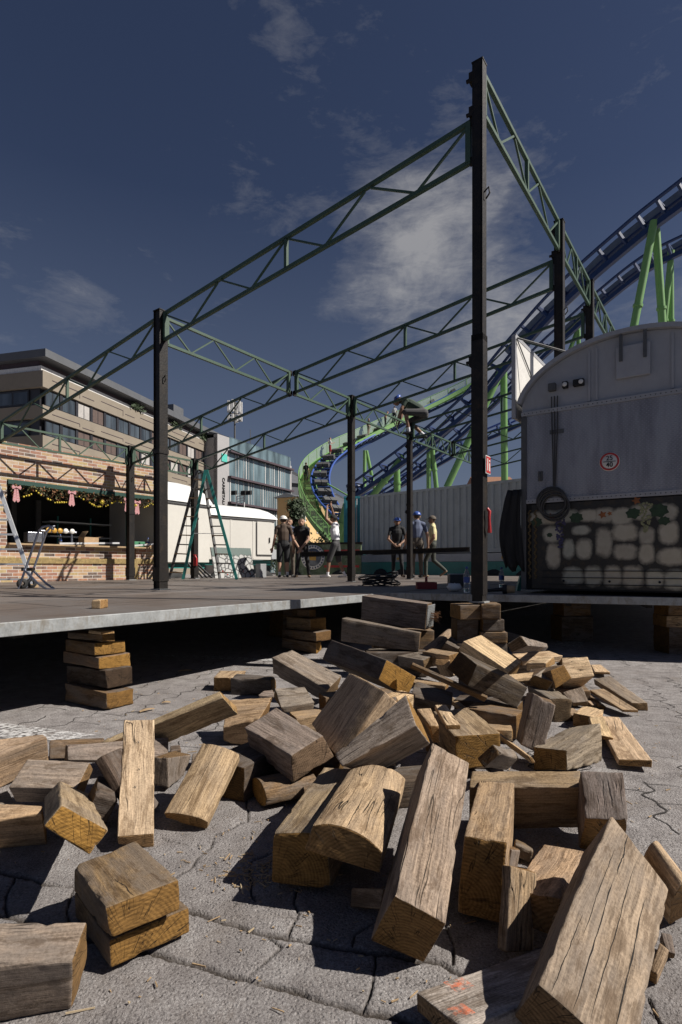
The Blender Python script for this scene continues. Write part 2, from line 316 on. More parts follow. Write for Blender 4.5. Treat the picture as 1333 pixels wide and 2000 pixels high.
def ground():
    nr, nc = 520, 700
    Ys = np.concatenate([[.25, .5, .7], np.geomspace(.85, 9, nr), [12, 18, 30, 60, 150, 600, 2500]]); A = np.concatenate([[-12, -5, -2.4, -1.5], np.linspace(-1.0, .95, nc), [1.5, 2.4, 5, 12]])
    YY, AA = np.meshgrid(Ys, A, indexing='ij'); X = (AA*YY).ravel(); Y = YY.ravel(); n = len(X)
    J = np.full(n, 9.0)
    for k, pl in enumerate(fat):
        for a, b in zip(pl[:-1], pl[1:]):
            m = (np.abs(X-(a.x+b.x)/2) < .1) & (np.abs(Y-(a.y+b.y)/2) < .1)
            if not m.any(): continue
            dx, dy = b.x-a.x, b.y-a.y; L = dx*dx+dy*dy+1e-9
            tt = np.clip(((X[m]-a.x)*dx+(Y[m]-a.y)*dy)/L, 0, 1)
            J[m] = np.minimum(J[m], np.hypot(X[m]-a.x-tt*dx, Y[m]-a.y-tt*dy)*(1.0 if k < 2 else 2.6))
    near = (Y < 3.2) & (np.abs(X) < 3)
    Z = np.zeros(n); jj = np.zeros(n)
    idx = np.nonzero((Y < 8) & (np.abs(X) < 6))[0]
    for i in idx:
        q = Vector((X[i], Y[i], 0))
        z = .006*noise.noise(q*2.2)
        if Y[i] < 3.4: z += .0014*noise.noise(q*21)+.0016*noise.noise(q*70)+.0018*noise.noise(q*150)
        wdt = .0075+.006*noise.noise(q*16)+.003*noise.noise(q*50)
        j = max(0.0, min(1.0, 1.35-J[i]/max(wdt, .004)))
        j = j*j*(3-2*j)
        if J[i] < .05: z -= .011*j+.0015*max(0, 1-J[i]/.03)
        jj[i] = j; Z[i] = z
    nj = len(A)
    f = [(r*nj+c, r*nj+c+1, (r+1)*nj+c+1, (r+1)*nj+c) for r in range(len(Ys)-1) for c in range(nj-1)]
    me = bpy.data.meshes.new('ground'); me.from_pydata(np.stack([X, Y, Z], 1).tolist(), [], f); me.update()
    at_ = me.attributes.new('joint', 'FLOAT', 'POINT'); at_.data.foreach_set('value', jj.astype(np.float32))
    me.polygons.foreach_set('use_smooth', [True]*len(f))
    m = bpy.data.materials.new('concrete_pavers'); m.use_nodes = True; t = NT(m.node_tree); oc = t.n('TexCoord').outputs['Object']
    big = t.noise(oc, 1.1, 5, .6); mid = t.noise(oc, 9, 5, .65); fin = t.noise(oc, 130, 6, .8); sp = t.noise(oc, 420, 2, .6)
    c = t.ramp(t.m('ADD', t.m('MULTIPLY', mid, .3), t.m('MULTIPLY', fin, .7)), [(.38, (.06, .053, .05)), (.46, (.22, .20, .193)), (.54, (.32, .297, .287)), (.64, (.52, .50, .485))])
    c = t.mix(t.ramp(big, [(.4, .35), (.6, 0.0)]), c, (.19, .172, .165))
    c = t.mix(t.ramp(sp, [(.62, 0.0), (.72, .55)]), c, (.42, .4, .38))
    c = t.mix(t.ramp(sp, [(.26, .7), (.36, 0.0)]), c, (.05, .045, .044))
    c = t.mix(t.m('MULTIPLY', t.ramp(t.noise(oc, 2.6, 6, .7, .7), [(.54, 0.0), (.7, 1.0)]), .4), c, (.16, .125, .095))
    a = t.n('Attribute', attribute_name='joint'); c = t.mix(a.outputs['Fac'], c, t.ramp(fin, [(.3, (.03, .024, .02)), (.7, (.09, .072, .058))]))
    v = t.n('TexVoronoi', {'Scale': 95.0}); t.put(v.inputs['Vector'], oc)
    h = t.m('ADD', t.m('MULTIPLY', fin, .7), t.m('ADD', t.m('MULTIPLY', sp, .35), t.m('MULTIPLY', t.ramp(v.outputs['Distance'], [(.1, 0.0), (.45, 1.0)]), .4)))
    bp = t.n('Bump', {'Strength': 1.0, 'Distance': .009, 'Height': h})
    p = t.n('BsdfPrincipled', {'Base Color': c, 'Roughness': .88, 'Normal': bp, 'Specular IOR Level': .3}); o = t.n('OutputMaterial'); t.put(o.inputs[0], p.outputs[0])
    me.materials.append(m); o = bpy.data.objects.new('ground', me); C.objects.link(o); o['kind'] = 'structure'
ground()
# thin wavy joints between the interlocking pavers, laid as narrow strips
def ribbons(name, lines, mat, z):
    mb = MB()
    for pts, wd in lines:
        vs = []; n = len(pts)
        for i, p in enumerate(pts):
            t = (pts[min(i+1, n-1)]-pts[max(i-1, 0)]).normalized(); s = V(-t.y, t.x, 0)*wd*(.45+.9*abs(noise.noise(p*6)))
            vs += [p+s+V(0, 0, z), p-s+V(0, 0, z)]
        mb.add(vs, [(2*i, 2*i+1, 2*i+3, 2*i+2) for i in range(n-1)])
    o = mb.build(name, mat); o['kind'] = 'structure'; return o
hd = V(.31, .95, 0).normalized(); pd = V(hd.y, -hd.x, 0)
lines = []
def fz(q):
    q = Vector((q.x, q.y, 0)); z = .006*noise.noise(q*2.2)
    if q.y < 3.4: z += .0014*noise.noise(q*21)+.0016*noise.noise(q*70)+.0018*noise.noise(q*150)
    return z
for j in range(-14, 16):
    o0 = pd*(j*.235+.07)
    pts = []
    for i in range(0, 300):
        s = 2.35+i*.02
        if s > 8.2: break
        ph = s*2*math.pi/.21
        q = o0+hd*s+pd*(.026*math.sin(ph)+.012*math.sin(2*ph+.6))
        q.z = fz(q)
        pts.append(q)
    if len(pts) > 2:
        seg = 0
        while seg < len(pts)-4:
            L = random.randint(10, 60); 
            if random.random() < .72: lines.append((pts[seg:seg+L], .0038+.002*random.random()))
            seg += L
    for i in range(30):
        s = 2.4+i*.21+(.105 if j % 2 else 0)
        if random.random() < .45:
            ps = []
            for k in range(9):
                q = o0+hd*(s+.02*math.sin(k/8*math.pi))+pd*(.235*k/8); q.z = fz(q); ps.append(q)
            lines.append((ps, .0024+.0016*random.random()))
M['joint'] = pmat('joint', (.03, .026, .024), .9)
ribbons('paving_joints', lines, M['joint'], .0022)
def paint(pl, z=.0065):
    mb = MB()
    pts = [gnd(*p) for p in pl]
    vs = [V(p.x, p.y, fz(p)+z) for p in pts]; mb.add(vs, [tuple(range(len(vs)))]); return mb
m = bpy.data.materials.new('worn_paint_and_reflection'); m.use_nodes = True; t = NT(m.node_tree); oc = t.n('TexCoord').outputs['Object']
al = t.ramp(t.noise(oc, 26, 6, .75), [(.44, 0.0), (.58, .85)]); p = t.n('BsdfPrincipled', {'Base Color': (.62, .61, .6), 'Roughness': .8, 'Alpha': al}); o = t.n('OutputMaterial'); t.put(o.inputs[0], p.outputs[0]); M['worn_paint_and_reflection'] = m
mb = MB()
for pl in ([(-60, 1405), (60, 1420), (190, 1438), (120, 1450), (-60, 1440)], [(300, 1278), (420, 1282), (535, 1288), (535, 1293), (420, 1288), (300, 1283)], [(1085, 1262), (1140, 1266), (1130, 1200), (1095, 1200)], [(940, 1246), (1020, 1250), (1020, 1247), (940, 1243)]):  # worn white lines; the third patch is a whitish reflection painted on the ground
    b_ = paint(pl); mb.add(b_.v, b_.f)
o = mb.build('road_marking_and_reflection', M['worn_paint_and_reflection']); o['kind'] = 'structure'

# ------------------------------------------------------------------ raised platforms
def deckmat():
    m = bpy.data.materials.new('stage_boards'); m.use_nodes = True; t = NT(m.node_tree); oc = t.n('TexCoord').outputs['Object']
    r = t.map(oc, rot=(0, 0, -math.atan2(R2.y, R2.x)))
    g = t.noise(t.map(r, (1.2, 28, 1)), 1.5, 5, .65, .3); b = t.noise(r, 1.3, 6, .65, .5)
    c = t.ramp(g, [(.3, (.075, .058, .048)), (.7, (.20, .165, .14))]); c = t.mix(t.ramp(b, [(.42, .0), (.62, .6)]), c, (.16, .15, .145))
    br = t.n('TexBrick', {'Color1': (0, 0, 0), 'Color2': (1, 1, 1), 'Mortar': (.5, .5, .5), 'Scale': 1.0, 'Mortar Size': .012, 'Brick Width': 2.5, 'Row Height': 1.0}); t.put(br.inputs['Vector'], r)
    c = t.mix(.35, c, t.mix(1.0, c, t.ramp(br.outputs['Color'], [(0, .55), (1, 1.5)]), 'MULTIPLY')); c = t.mix(br.outputs['Fac'], c, (.02, .018, .016))
    p = t.n('BsdfPrincipled', {'Base Color': c, 'Roughness': t.m('ADD', .42, t.m('MULTIPLY', b, .3)), 'Specular IOR Level': .35, 'Normal': t.n('Bump', {'Strength': .2, 'Distance': .01, 'Height': g})}); o = t.n('OutputMaterial'); t.put(o.inputs[0], p.outputs[0]); return m
M['deck'] = deckmat()
DZ = .66; D0 = V(-2.04, 3.29, DZ)
def platform(label, poly, edges):
    root = thing('stage_platform', label, 'platform', (poly[0].x, poly[0].y, 0))
    mb = MB(); c = sum(poly, Vector())/len(poly)
    mb.prism([p+V(0, 0, -.03) for p in poly], (0, 0, .03)); part(mb, 'deck_boards', M['deck'], root)
    mb = MB()
    for a, b in edges:
        nrm = (b-a).cross(UP).normalized()
        mb.bar(a+nrm*.012+V(0, 0, -.042), b+nrm*.012+V(0, 0, -.042), .03, .086)
    part(mb, 'edge_frame', M['galvanised'], root, .004)
    mb = MB()
    for a, b in edges[:1]:
        n = 5
        for i in range(n):
            p = a.lerp(b, (i+.5)/n); nrm = (b-a).cross(UP).normalized(); mb.bar(p-nrm*.3+V(0, 0, -.09), p-nrm*5+V(0, 0, -.09), .06, .1)
    part(mb, 'joist', M['black_steel'], root)
    return root
a0 = D0-R2*1.6; a1 = D0+R2*4.56; a2 = D0+R2*17.5
platform('large stage platform on timber stacks with scuffed dark boards and long galvanised edge', [a0, a2, a2+T2*9.2, a0+T2*9.2], [(a0, a1)])
b0 = V(.62, 7.0, DZ); b1 = V(4.6, 5.55, DZ+.03); b2 = b1+V(4.5, 8.5, 0); b3 = a2+V(.03, -.02, 0)
platform('darker stage platform in front of the painted wagon with shaded edge', [b0+V(.03, 0, 0), V(b1.x, b1.y, DZ), V(b2.x, b2.y, DZ), V(b3.x, b3.y, DZ)], [(b0, V(b1.x, b1.y, DZ))])
TAB = {
'plank_pale':([-0.812,2.197,0.163],[0.5502,0.221,-0.0592,0.8031],[[-314,-67,-38],[-305,-56,29],[-305,57,-16],[-308,65,24],[308,-62,-27],[308,-64,31],[308,62,-27],[308,66,24]]),
'orange_end':([-0.918,1.875,0.168],[0.5184,0.0682,0.3391,0.7821],[[-392,-72,-38],[-394,-78,36],[-395,79,-32],[-392,72,34],[393,-73,-37],[391,-65,46],[396,74,-43],[392,65,34]]),
'grey_flat':([-1.193,2.282,0.113],[0.9606,0.2778,0.006,-0.001],[[-133,-75,-45],[-137,-69,45],[-134,72,-40],[-130,71,40],[134,-72,-40],[135,-71,42],[131,78,-31],[134,65,30]]),
'far_left':([-1.512,2.532,0.112],[0.8933,0.1862,0.0194,0.4087],[[-150,-55,-116],[-144,-47,84],[-144,47,-86],[-135,52,116],[148,-37,-57],[136,-38,85],[144,47,-86],[144,32,58]]),
'green_board':([-1.368,2.853,0.056],[0.9714,-0.0787,0.0251,0.2225],[[-122,-42,-41],[-132,-38,43],[-127,40,-41],[-128,40,41],[127,-40,-41],[127,-39,38],[127,40,-41],[127,40,41]]),
'red_board':([-1.075,2.655,0.105],[0.9475,-0.185,0.0135,0.2604],[[-222,-58,-32],[-230,-44,32],[-226,50,-43],[-228,51,44],[228,-45,-57],[225,-55,56],[226,51,-43],[226,51,43]]),
'dark_lean':([-0.847,2.187,0.133],[0.0698,0.4551,0.0168,0.8883],[[-143,-84,-17],[-142,-84,24],[-143,84,-18],[-144,84,12],[143,-84,-17],[142,-84,10],[143,84,-18],[143,84,24]]),
'left_low':([-1.149,1.934,0.087],[0.9513,0.2582,0.0702,0.1531],[[-100,-28,-80],[-85,-36,76],[-96,30,-80],[-102,38,89],[106,-33,-79],[95,-25,88],[96,30,-80],[87,24,65]]),
'left_sliver':([-1.402,2.282,0.024],[0.9505,-0.0535,0.0286,0.3048],[[-31,-84,-15],[-35,-81,19],[-31,84,-15],[-25,80,10],[31,-84,-15],[36,-86,11],[31,84,-15],[24,88,20]]),
'dark_mid':([-0.928,2.111,0.09],[0.9516,0.04,0.2189,0.2119],[[-39,-76,-68],[-43,-74,70],[-39,76,-68],[-33,73,67],[39,-76,-68],[44,-78,67],[39,76,-68],[32,79,70]]),
'corner_log':([-0.711,1.226,0.103],[0.9746,0.1782,0.0638,0.1198],[[-118,-53,-93],[-109,-48,92],[-120,48,-83],[-133,53,84],[113,-45,-79],[114,-48,78],[128,49,-73],[125,44,74]]),
'pair_top':([-0.584,1.484,0.138],[0.4257,-0.045,0.0013,0.9037],[[-155,-89,-41],[-156,-90,36],[-156,88,-35],[-154,90,39],[155,-89,-38],[156,-87,43],[155,89,-38],[155,88,34]]),
'pair_low':([-0.579,1.518,0.044],[0.4177,-0.0266,0.0214,0.9079],[[-147,-104,-32],[-146,-103,33],[-149,102,-33],[-146,105,32],[147,-104,-33],[145,-106,29],[147,104,-33],[148,106,36]]),
'round_log':([-0.549,2.216,0.125],[0.7426,0.2373,-0.1451,0.6093],[[-163,-82,-30],[-162,-91,36],[-164,84,-33],[-169,90,28],[165,-86,-33],[162,-85,29],[165,86,-33],[167,83,37]]),
'long_edge_plank':([-0.854,2.759,0.195],[0.9066,0.3728,-0.1915,0.0491],[[-326,-24,-84],[-317,-18,89],[-326,24,-84],[-335,19,80],[329,-25,-86],[332,-24,84],[326,24,-84],[315,24,85]]),
'grey_big':([-0.249,2.485,0.205],[0.8821,0.1687,-0.0366,-0.4384],[[-199,-95,-61],[-197,-93,60],[-199,95,-61],[-201,93,63],[192,-107,-64],[205,-86,64],[206,107,-57],[194,86,57]]),
'crack_top':([-0.555,3.178,0.104],[0.9906,0.1351,0.0039,-0.0182],[[-96,-131,-56],[-88,-141,42],[-104,134,-68],[-131,131,59],[64,-139,-80],[111,-128,92],[104,134,-68],[141,139,81]]),
'pale_small':([-0.921,4.477,0.066],[0.7828,0.0132,-0.0351,0.6211],[[-108,-70,-54],[-106,-79,57],[-102,77,-56],[-101,73,52],[104,-87,-56],[111,-118,58],[104,87,-56],[97,116,56]]),
'dark_small':([-0.682,4.307,0.069],[0.9958,0.0139,-0.0124,-0.0893],[[-165,-68,-76],[-163,-68,68],[-163,68,-64],[-162,68,71],[164,-67,-51],[162,-68,59],[163,68,-63],[163,68,56]]),
'small_brown':([-0.296,3.45,0.16],[0.9604,0.1873,0.0413,0.202],[[-90,-92,-22],[-113,-88,23],[-102,90,-31],[-103,92,35],[102,-92,-34],[105,-91,33],[102,90,-31],[99,90,28]]),
'sliver_a':([-0.523,3.902,0.085],[0.9963,0.0844,0.0158,0.0001],[[-46,-51,-15],[-59,-50,21],[-46,51,-15],[-32,50,9],[46,-51,-15],[59,-52,9],[46,51,-15],[32,52,21]]),
'left_dark_long':([-0.259,4.096,0.192],[0.9444,0.1489,0.1492,-0.2523],[[-221,-104,-69],[-253,-114,70],[-235,108,-61],[-231,109,59],[217,-112,-50],[253,-103,51],[235,108,-61],[235,109,64]]),
'pale_tilted':([0.04,2.64,0.294],[0.8871,0.0664,-0.4366,0.1341],[[-168,-253,-64],[-175,-252,60],[-168,253,-64],[-157,252,70],[168,-253,-64],[175,-253,68],[168,253,-64],[157,253,58]]),
'silver_big':([0.19,2.296,0.259],[0.8291,0.4829,-0.2445,0.1398],[[-149,-34,-224],[-166,-35,236],[-164,45,-230],[-174,24,218],[147,-56,-237],[155,-52,226],[164,45,-230],[186,64,241]]),
'back_sliver':([0.233,2.761,0.23],[0.9774,0.0535,-0.1702,-0.1134],[[-75,-94,-77],[-88,-97,71],[-75,94,-77],[-61,98,85],[75,-94,-77],[87,-90,84],[75,94,-77],[62,90,70]]),
'golden_end':([0.166,3.558,0.347],[0.8559,-0.2049,0.1484,-0.4511],[[-313,-132,-73],[-312,-134,74],[-312,133,-69],[-312,133,69],[314,-131,-63],[309,-135,64],[313,134,-69],[313,133,68]]),
'upper_dark':([0.366,5.056,0.365],[0.9925,0.003,0.0727,-0.0986],[[-349,-74,-109],[-370,-78,102],[-358,76,-92],[-356,77,104],[363,-75,-78],[355,-77,87],[358,76,-93],[357,75,80]]),
'nail_plate':([0.558,5.556,0.542],[0.9584,0.0525,0.027,-0.2794],[[-365,-82,-128],[-358,-78,127],[-361,80,-125],[-361,80,128],[356,-83,-126],[366,-76,130],[373,87,-125],[350,72,121]]),
'under_board':([0.522,4.995,0.166],[0.9112,0.0801,-0.0424,-0.4018],[[-361,-71,-49],[-348,-56,53],[-361,71,-49],[-375,55,44],[355,-77,-48],[355,-79,41],[359,69,-45],[376,88,54]]),
'half_round':([0.955,5.315,0.24],[0.8344,0.2902,0.0289,0.4676],[[-284,-69,-50],[-274,-74,63],[-284,69,-50],[-294,74,37],[284,-69,-50],[273,-62,36],[284,69,-50],[296,62,65]]),
'green_lined':([1.003,5.085,0.225],[0.9254,0.1995,0.2497,-0.2035],[[-66,-71,-85],[-63,-78,78],[-65,73,-88],[-65,73,88],[60,-77,-93],[65,-66,99],[65,73,-88],[68,75,90]]),
'pale_top':([1.158,4.273,0.286],[0.8994,0.1517,0.2082,-0.3532],[[-213,-111,-50],[-208,-120,51],[-204,111,-61],[-192,119,58],[204,-111,-61],[213,-105,60],[205,108,-68],[195,109,71]]),
'dark_big':([0.898,3.369,0.308],[0.9451,0.0921,0.2369,0.2053],[[-213,-106,-69],[-225,-101,68],[-227,107,-65],[-212,100,66],[222,-105,-72],[216,-102,71],[219,103,-69],[219,103,69]]),
'brown_strip':([0.634,3.246,0.316],[0.3949,0.8946,0.0568,-0.2007],[[-239,-20,-10],[-238,-19,9],[-239,20,-10],[-240,19,11],[239,-20,-10],[238,-21,11],[239,20,-10],[239,21,9]]),
'dark_board':([0.551,3.405,0.146],[0.8148,-0.5596,0.1496,-0.0222],[[-123,-73,-85],[-119,-85,85],[-121,79,-82],[-121,79,82],[123,-85,-79],[119,-73,79],[121,79,-82],[121,79,82]]),
'thin_stick':([0.802,3.148,0.104],[0.7438,0.1083,-0.095,-0.6527],[[-610,-16,-21],[-610,-17,18],[-610,16,-21],[-610,16,24],[611,-4,-21],[609,-19,36],[610,16,-21],[609,9,6]]),
'striped':([0.618,2.763,0.145],[0.6702,-0.0106,-0.0445,0.7408],[[-199,-106,-70],[-200,-114,73],[-200,108,-84],[-199,112,83],[199,-107,-78],[200,-101,77],[199,107,-78],[199,101,78]]),
'small_plank':([0.491,2.557,0.3],[0.6804,0.0502,-0.0403,0.73],[[-119,-32,-11],[-119,-32,11],[-119,31,-11],[-119,33,11],[119,-30,-11],[119,-27,11],[119,30,-11],[119,27,11]]),
'broken_plank':([0.414,2.57,0.257],[0.6717,0.0003,-0.0883,0.7355],[[-99,-20,-46],[-100,-19,39],[-100,15,-40],[-99,24,46],[99,-25,-44],[98,-34,41],[99,25,-44],[101,35,47]]),
'lean_grey':([0.985,2.792,0.207],[0.6272,0.4986,-0.4402,0.4053],[[-129,-60,-65],[-141,-62,64],[-122,57,-65],[-122,54,64],[129,-60,-65],[116,-57,64],[128,66,-64],[142,63,66]]),
'dark_end':([1.403,3.682,0.078],[0.688,-0.0106,-0.013,0.7255],[[-160,-60,-66],[-161,-70,69],[-162,51,-85],[-161,78,80],[161,-74,-75],[160,-95,61],[161,74,-75],[162,95,91]]),
'grey_cube':([1.142,2.765,0.076],[0.9317,-0.0542,-0.0237,0.3583],[[-199,-83,-39],[-189,-87,50],[-198,87,-62],[-192,84,47],[188,-75,-101],[201,-95,104],[194,84,-66],[194,84,66]]),
'wedge_gold':([1.451,3.933,0.204],[0.7568,0.0809,-0.2281,-0.6072],[[-209,-49,-35],[-223,-82,34],[-216,65,-51],[-216,65,51],[210,-79,-61],[221,-51,61],[216,65,-51],[216,65,51]]),
'wedge_grey':([1.498,3.929,0.202],[0.8726,0.2372,0.1036,0.4142],[[-222,-60,-45],[-211,-65,62],[-222,60,-45],[-233,65,27],[222,-60,-45],[208,-54,25],[222,60,-45],[235,53,66]]),
'pale_bright':([1.719,4.075,0.207],[0.8882,0.4572,-0.0451,-0.0017],[[-82,-99,-102],[-120,-85,89],[-96,82,-90],[-84,86,92],[74,-73,-82],[107,-75,95],[96,82,-90],[105,82,89]]),
'pale_long':([1.674,4.718,0.211],[0.986,0.0821,-0.0111,0.1448],[[-195,-83,-25],[-201,-83,19],[-195,83,-25],[-189,83,31],[195,-83,-25],[201,-84,31],[195,83,-25],[188,84,19]]),
'pale_chunk':([1.663,4.589,0.189],[0.9103,0.0712,-0.0916,-0.3974],[[-92,-85,-39],[-83,-75,25],[-87,78,-35],[-85,81,41],[81,-83,-18],[92,-73,28],[87,78,-35],[87,78,32]]),
'grey_back':([1.573,4.402,0.355],[0.2878,0.7776,0.5476,0.1134],[[-2043,-37,-25],[-2045,-40,19],[-2043,38,-25],[-2040,40,31],[2043,-38,-25],[2050,-23,37],[2043,37,-25],[2035,22,14]]),
'far_small':([2.145,6.699,0.063],[0.8694,-0.0789,0.0178,-0.4875],[[-141,-67,-47],[-142,-68,48],[-141,67,-47],[-141,67,47],[145,-62,-44],[138,-74,46],[142,66,-39],[142,71,35]]),
'far_wedge':([2.023,6.511,0.117],[0.8742,0.4629,0.096,-0.1108],[[-110,-79,-74],[-114,-51,74],[-112,65,-65],[-112,65,65],[111,-51,-55],[114,-79,56],[112,65,-65],[112,65,65]]),
'r_plank_pale':([2.419,5.163,0.03],[0.8152,-0.0296,0.0121,0.5782],[[-276,-61,-11],[-274,-64,9],[-279,62,-9],[-279,63,11],[277,-57,-14],[272,-43,16],[277,57,-14],[282,44,11]]),
'r_board_grey':([2.051,4.05,0.065],[0.6922,0.0341,-0.0609,0.7183],[[-262,-57,-36],[-261,-52,25],[-260,49,-19],[-261,60,30],[261,-58,-28],[262,-66,38],[261,58,-28],[260,66,19]]),
'r_board_tan':([1.888,3.827,0.065],[0.6696,0.0476,-0.0306,0.7406],[[-201,-56,-12],[-201,-54,7],[-200,53,-7],[-200,58,11],[201,-56,-12],[201,-55,16],[201,56,-12],[200,55,7]]),
'r_board_red':([1.843,4.005,0.019],[0.7478,0.1206,0.1039,0.6445],[[-185,-24,-12],[-185,-21,13],[-185,24,-12],[-185,22,11],[185,-24,-12],[184,-17,11],[185,24,-12],[186,17,13]]),
'r_grey_block':([1.673,3.914,0.062],[0.6479,0.1448,-0.2428,0.7073],[[-64,-55,-28],[-66,-53,19],[-57,50,-16],[-62,57,26],[62,-62,-25],[66,-76,32],[62,62,-25],[58,78,16]]),
'r_chip':([1.781,3.903,0.021],[0.9909,0.1051,0.0376,0.0754],[[-23,-32,-8],[-27,-33,9],[-28,32,-13],[-31,32,14],[25,-30,-8],[23,-32,9],[28,32,-13],[33,31,11]]),
'r_orange_chip':([1.518,3.614,0.028],[0.9869,0.0495,0.0431,0.1475],[[-51,-60,-13],[-55,-60,14],[-54,60,-19],[-54,60,19],[56,-60,-14],[50,-60,12],[54,60,-19],[54,60,19]]),
'r_board_pale':([1.562,3.089,0.032],[0.8079,-0.0256,-0.0063,0.5888],[[-431,-72,-18],[-429,-77,19],[-432,75,-16],[-431,74,15],[431,-73,-20],[429,-66,19],[431,73,-20],[433,65,20]]),
'r_board_step':([1.496,3.184,0.065],[0.8114,0.0414,-0.0033,0.5829],[[-167,-51,-11],[-168,-49,7],[-168,49,-13],[-168,51,16],[168,-48,-14],[165,-40,17],[168,48,-14],[170,40,10]]),
'centre_log':([0.256,1.622,0.199],[0.765,0.2572,-0.0162,0.5902],[[-296,-70,-80],[-300,-67,84],[-302,70,-93],[-297,68,89],[299,-69,-86],[297,-68,81],[299,68,-86],[301,67,91]]),
'arch_log':([0.076,1.836,0.197],[0.7797,0.0715,0.073,0.6178],[[-275,-111,-46],[-277,-104,41],[-277,113,-52],[-275,101,58],[276,-107,-50],[276,-106,61],[276,107,-50],[276,107,38]]),
'arch_under':([-0.054,1.974,0.095],[0.784,-0.0303,-0.0031,0.62],[[-304,-93,-85],[-306,-84,85],[-306,94,-75],[-303,84,74],[305,-89,-80],[305,-89,80],[305,89,-80],[305,89,81]]),
'ground_slat':([0.077,1.58,0.046],[0.836,0.3602,-0.3268,-0.2539],[[-65,-24,-8],[-63,-24,6],[-65,24,-8],[-66,23,9],[65,-24,-7],[63,-25,9],[65,24,-7],[66,25,6]]),
'right_post':([0.475,1.754,0.124],[0.8181,-0.001,0.0337,0.5741],[[-253,-57,-108],[-252,-60,112],[-254,64,-109],[-250,53,104],[254,-64,-108],[252,-59,114],[252,60,-108],[251,64,102]]),
'cross_beam':([0.679,2.054,0.126],[0.9703,0.2291,-0.0464,-0.0626],[[-203,-42,-114],[-199,-39,110],[-195,38,-110],[-185,40,110],[197,-36,-105],[185,-39,111],[195,38,-110],[206,39,108]]),
'right_upright':([0.901,1.912,0.146],[0.7516,0.2055,-0.2881,0.5566],[[-84,-66,-120],[-82,-63,123],[-85,68,-120],[-87,66,117],[84,-66,-120],[88,-70,122],[84,66,-120],[82,64,117]]),
'giant_log':([0.593,1.257,0.151],[0.8452,0.2956,0.0455,0.4429],[[-274,-90,-64],[-271,-88,70],[-271,81,-67],[-279,95,59],[274,-90,-64],[262,-96,39],[274,90,-64],[287,98,93]]),
'paint_log':([0.384,1.229,0.049],[0.9664,-0.102,0.0103,0.2358],[[-206,-80,-21],[-206,-80,22],[-206,79,-19],[-206,81,18],[206,-80,-21],[206,-80,21],[206,80,-21],[206,80,21]]),
'thin_upright':([0.459,1.431,0.11],[0.4624,0.6143,-0.1578,0.6197],[[-93,-57,-15],[-89,-56,16],[-93,57,-15],[-97,56,14],[93,-57,-15],[88,-59,14],[93,57,-15],[98,59,16]]),
'mid_block':([0.611,1.612,0.071],[0.8732,-0.0258,0.065,0.4823],[[-214,-48,-43],[-203,-67,49],[-207,58,-43],[-206,57,37],[207,-58,-43],[210,-63,49],[207,58,-43],[205,62,38]]),
'edge_block':([0.888,1.503,0.138],[0.7177,0.3689,0.0658,-0.5869],[[-56,-36,-129],[-53,-26,126],[-56,36,-129],[-60,36,134],[57,-37,-130],[59,-42,124],[56,36,-129],[53,34,133]]),
'edge_small':([0.76,1.32,0.045],[0.8822,0.2344,-0.2332,0.3352],[[-35,-11,-32],[-34,-8,36],[-35,11,-32],[-36,8,27],[35,-11,-32],[33,-11,31],[35,11,-32],[36,11,32]]),
'edge_chip':([0.836,1.41,0.027],[0.7636,0.1688,-0.261,0.566],[[-22,-14,-18],[-24,-11,18],[-23,14,-19],[-21,11,19],[23,-14,-19],[22,-12,19],[23,14,-19],[23,12,18]]),
'slat_behind':([0.529,1.731,0.059],[0.3765,0.6934,-0.1578,0.5937],[[-52,-30,-15],[-51,-30,15],[-52,30,-15],[-53,30,15],[52,-30,-15],[51,-30,15],[52,30,-15],[53,30,15]]),
'rail_piece':([0.619,1.874,0.03],[0.9731,-0.0267,0.1447,-0.1773],[[-32,-25,-20],[-30,-24,19],[-32,25,-20],[-33,24,21],[32,-25,-20],[30,-25,21],[32,25,-20],[33,25,19]]),
'slab_mid':([0.716,2.482,0.133],[0.4272,0.7569,0.4912,0.0578],[[-167,-46,-25],[-169,-49,24],[-167,46,-25],[-166,49,26],[167,-46,-25],[170,-39,27],[167,46,-25],[165,39,24]]),
'chip_left':([-0.879,2.923,0.021],[0.9805,0.0864,-0.0052,0.1765],[[-26,-30,-15],[-27,-30,13],[-26,30,-15],[-24,29,17],[26,-30,-15],[27,-30,17],[26,30,-15],[24,31,13]]),
'grey_hidden':([-0.782,2.528,0.073],[0.1348,0.7264,-0.0336,0.6726],[[-58,-87,-40],[-50,-83,29],[-58,87,-40],[-65,84,50],[58,-87,-40],[50,-91,51],[58,87,-40],[65,90,30]]),
'gold_flat':([1.074,3.536,0.051],[0.9802,-0.0276,-0.018,-0.1953],[[-66,-60,-15],[-66,-60,21],[-66,60,-15],[-65,61,8],[66,-60,-15],[66,-60,9],[66,60,-15],[65,59,22]]),
'pale_pebble':([0.848,4.501,0.163],[0.2975,0.4581,-0.8153,0.1924],[[-88,-59,-30],[-93,-60,36],[-88,59,-30],[-82,60,24],[88,-59,-30],[94,-58,25],[88,59,-30],[81,57,35]]),
's1':([-1.76,4.007,0.067],[0.9622,-0.0122,0.0103,-0.272],[[-241,-110,-67],[-245,-113,68],[-242,111,-62],[-242,111,62],[244,-110,-56],[241,-112,58],[244,112,-57],[242,111,53]]),
's2':([-1.791,4.075,0.198],[0.9543,0.0019,-0.018,-0.2982],[[-259,-102,-62],[-260,-103,63],[-259,102,-64],[-259,102,64],[265,-98,-60],[253,-106,63],[258,102,-65],[261,103,61]]),
's3':([-1.834,4.128,0.31],[0.9492,-0.0048,0.0016,-0.3145],[[-253,-122,-44],[-254,-123,44],[-253,122,-48],[-253,122,48],[254,-122,-38],[252,-124,41],[256,124,-51],[253,122,48]]),
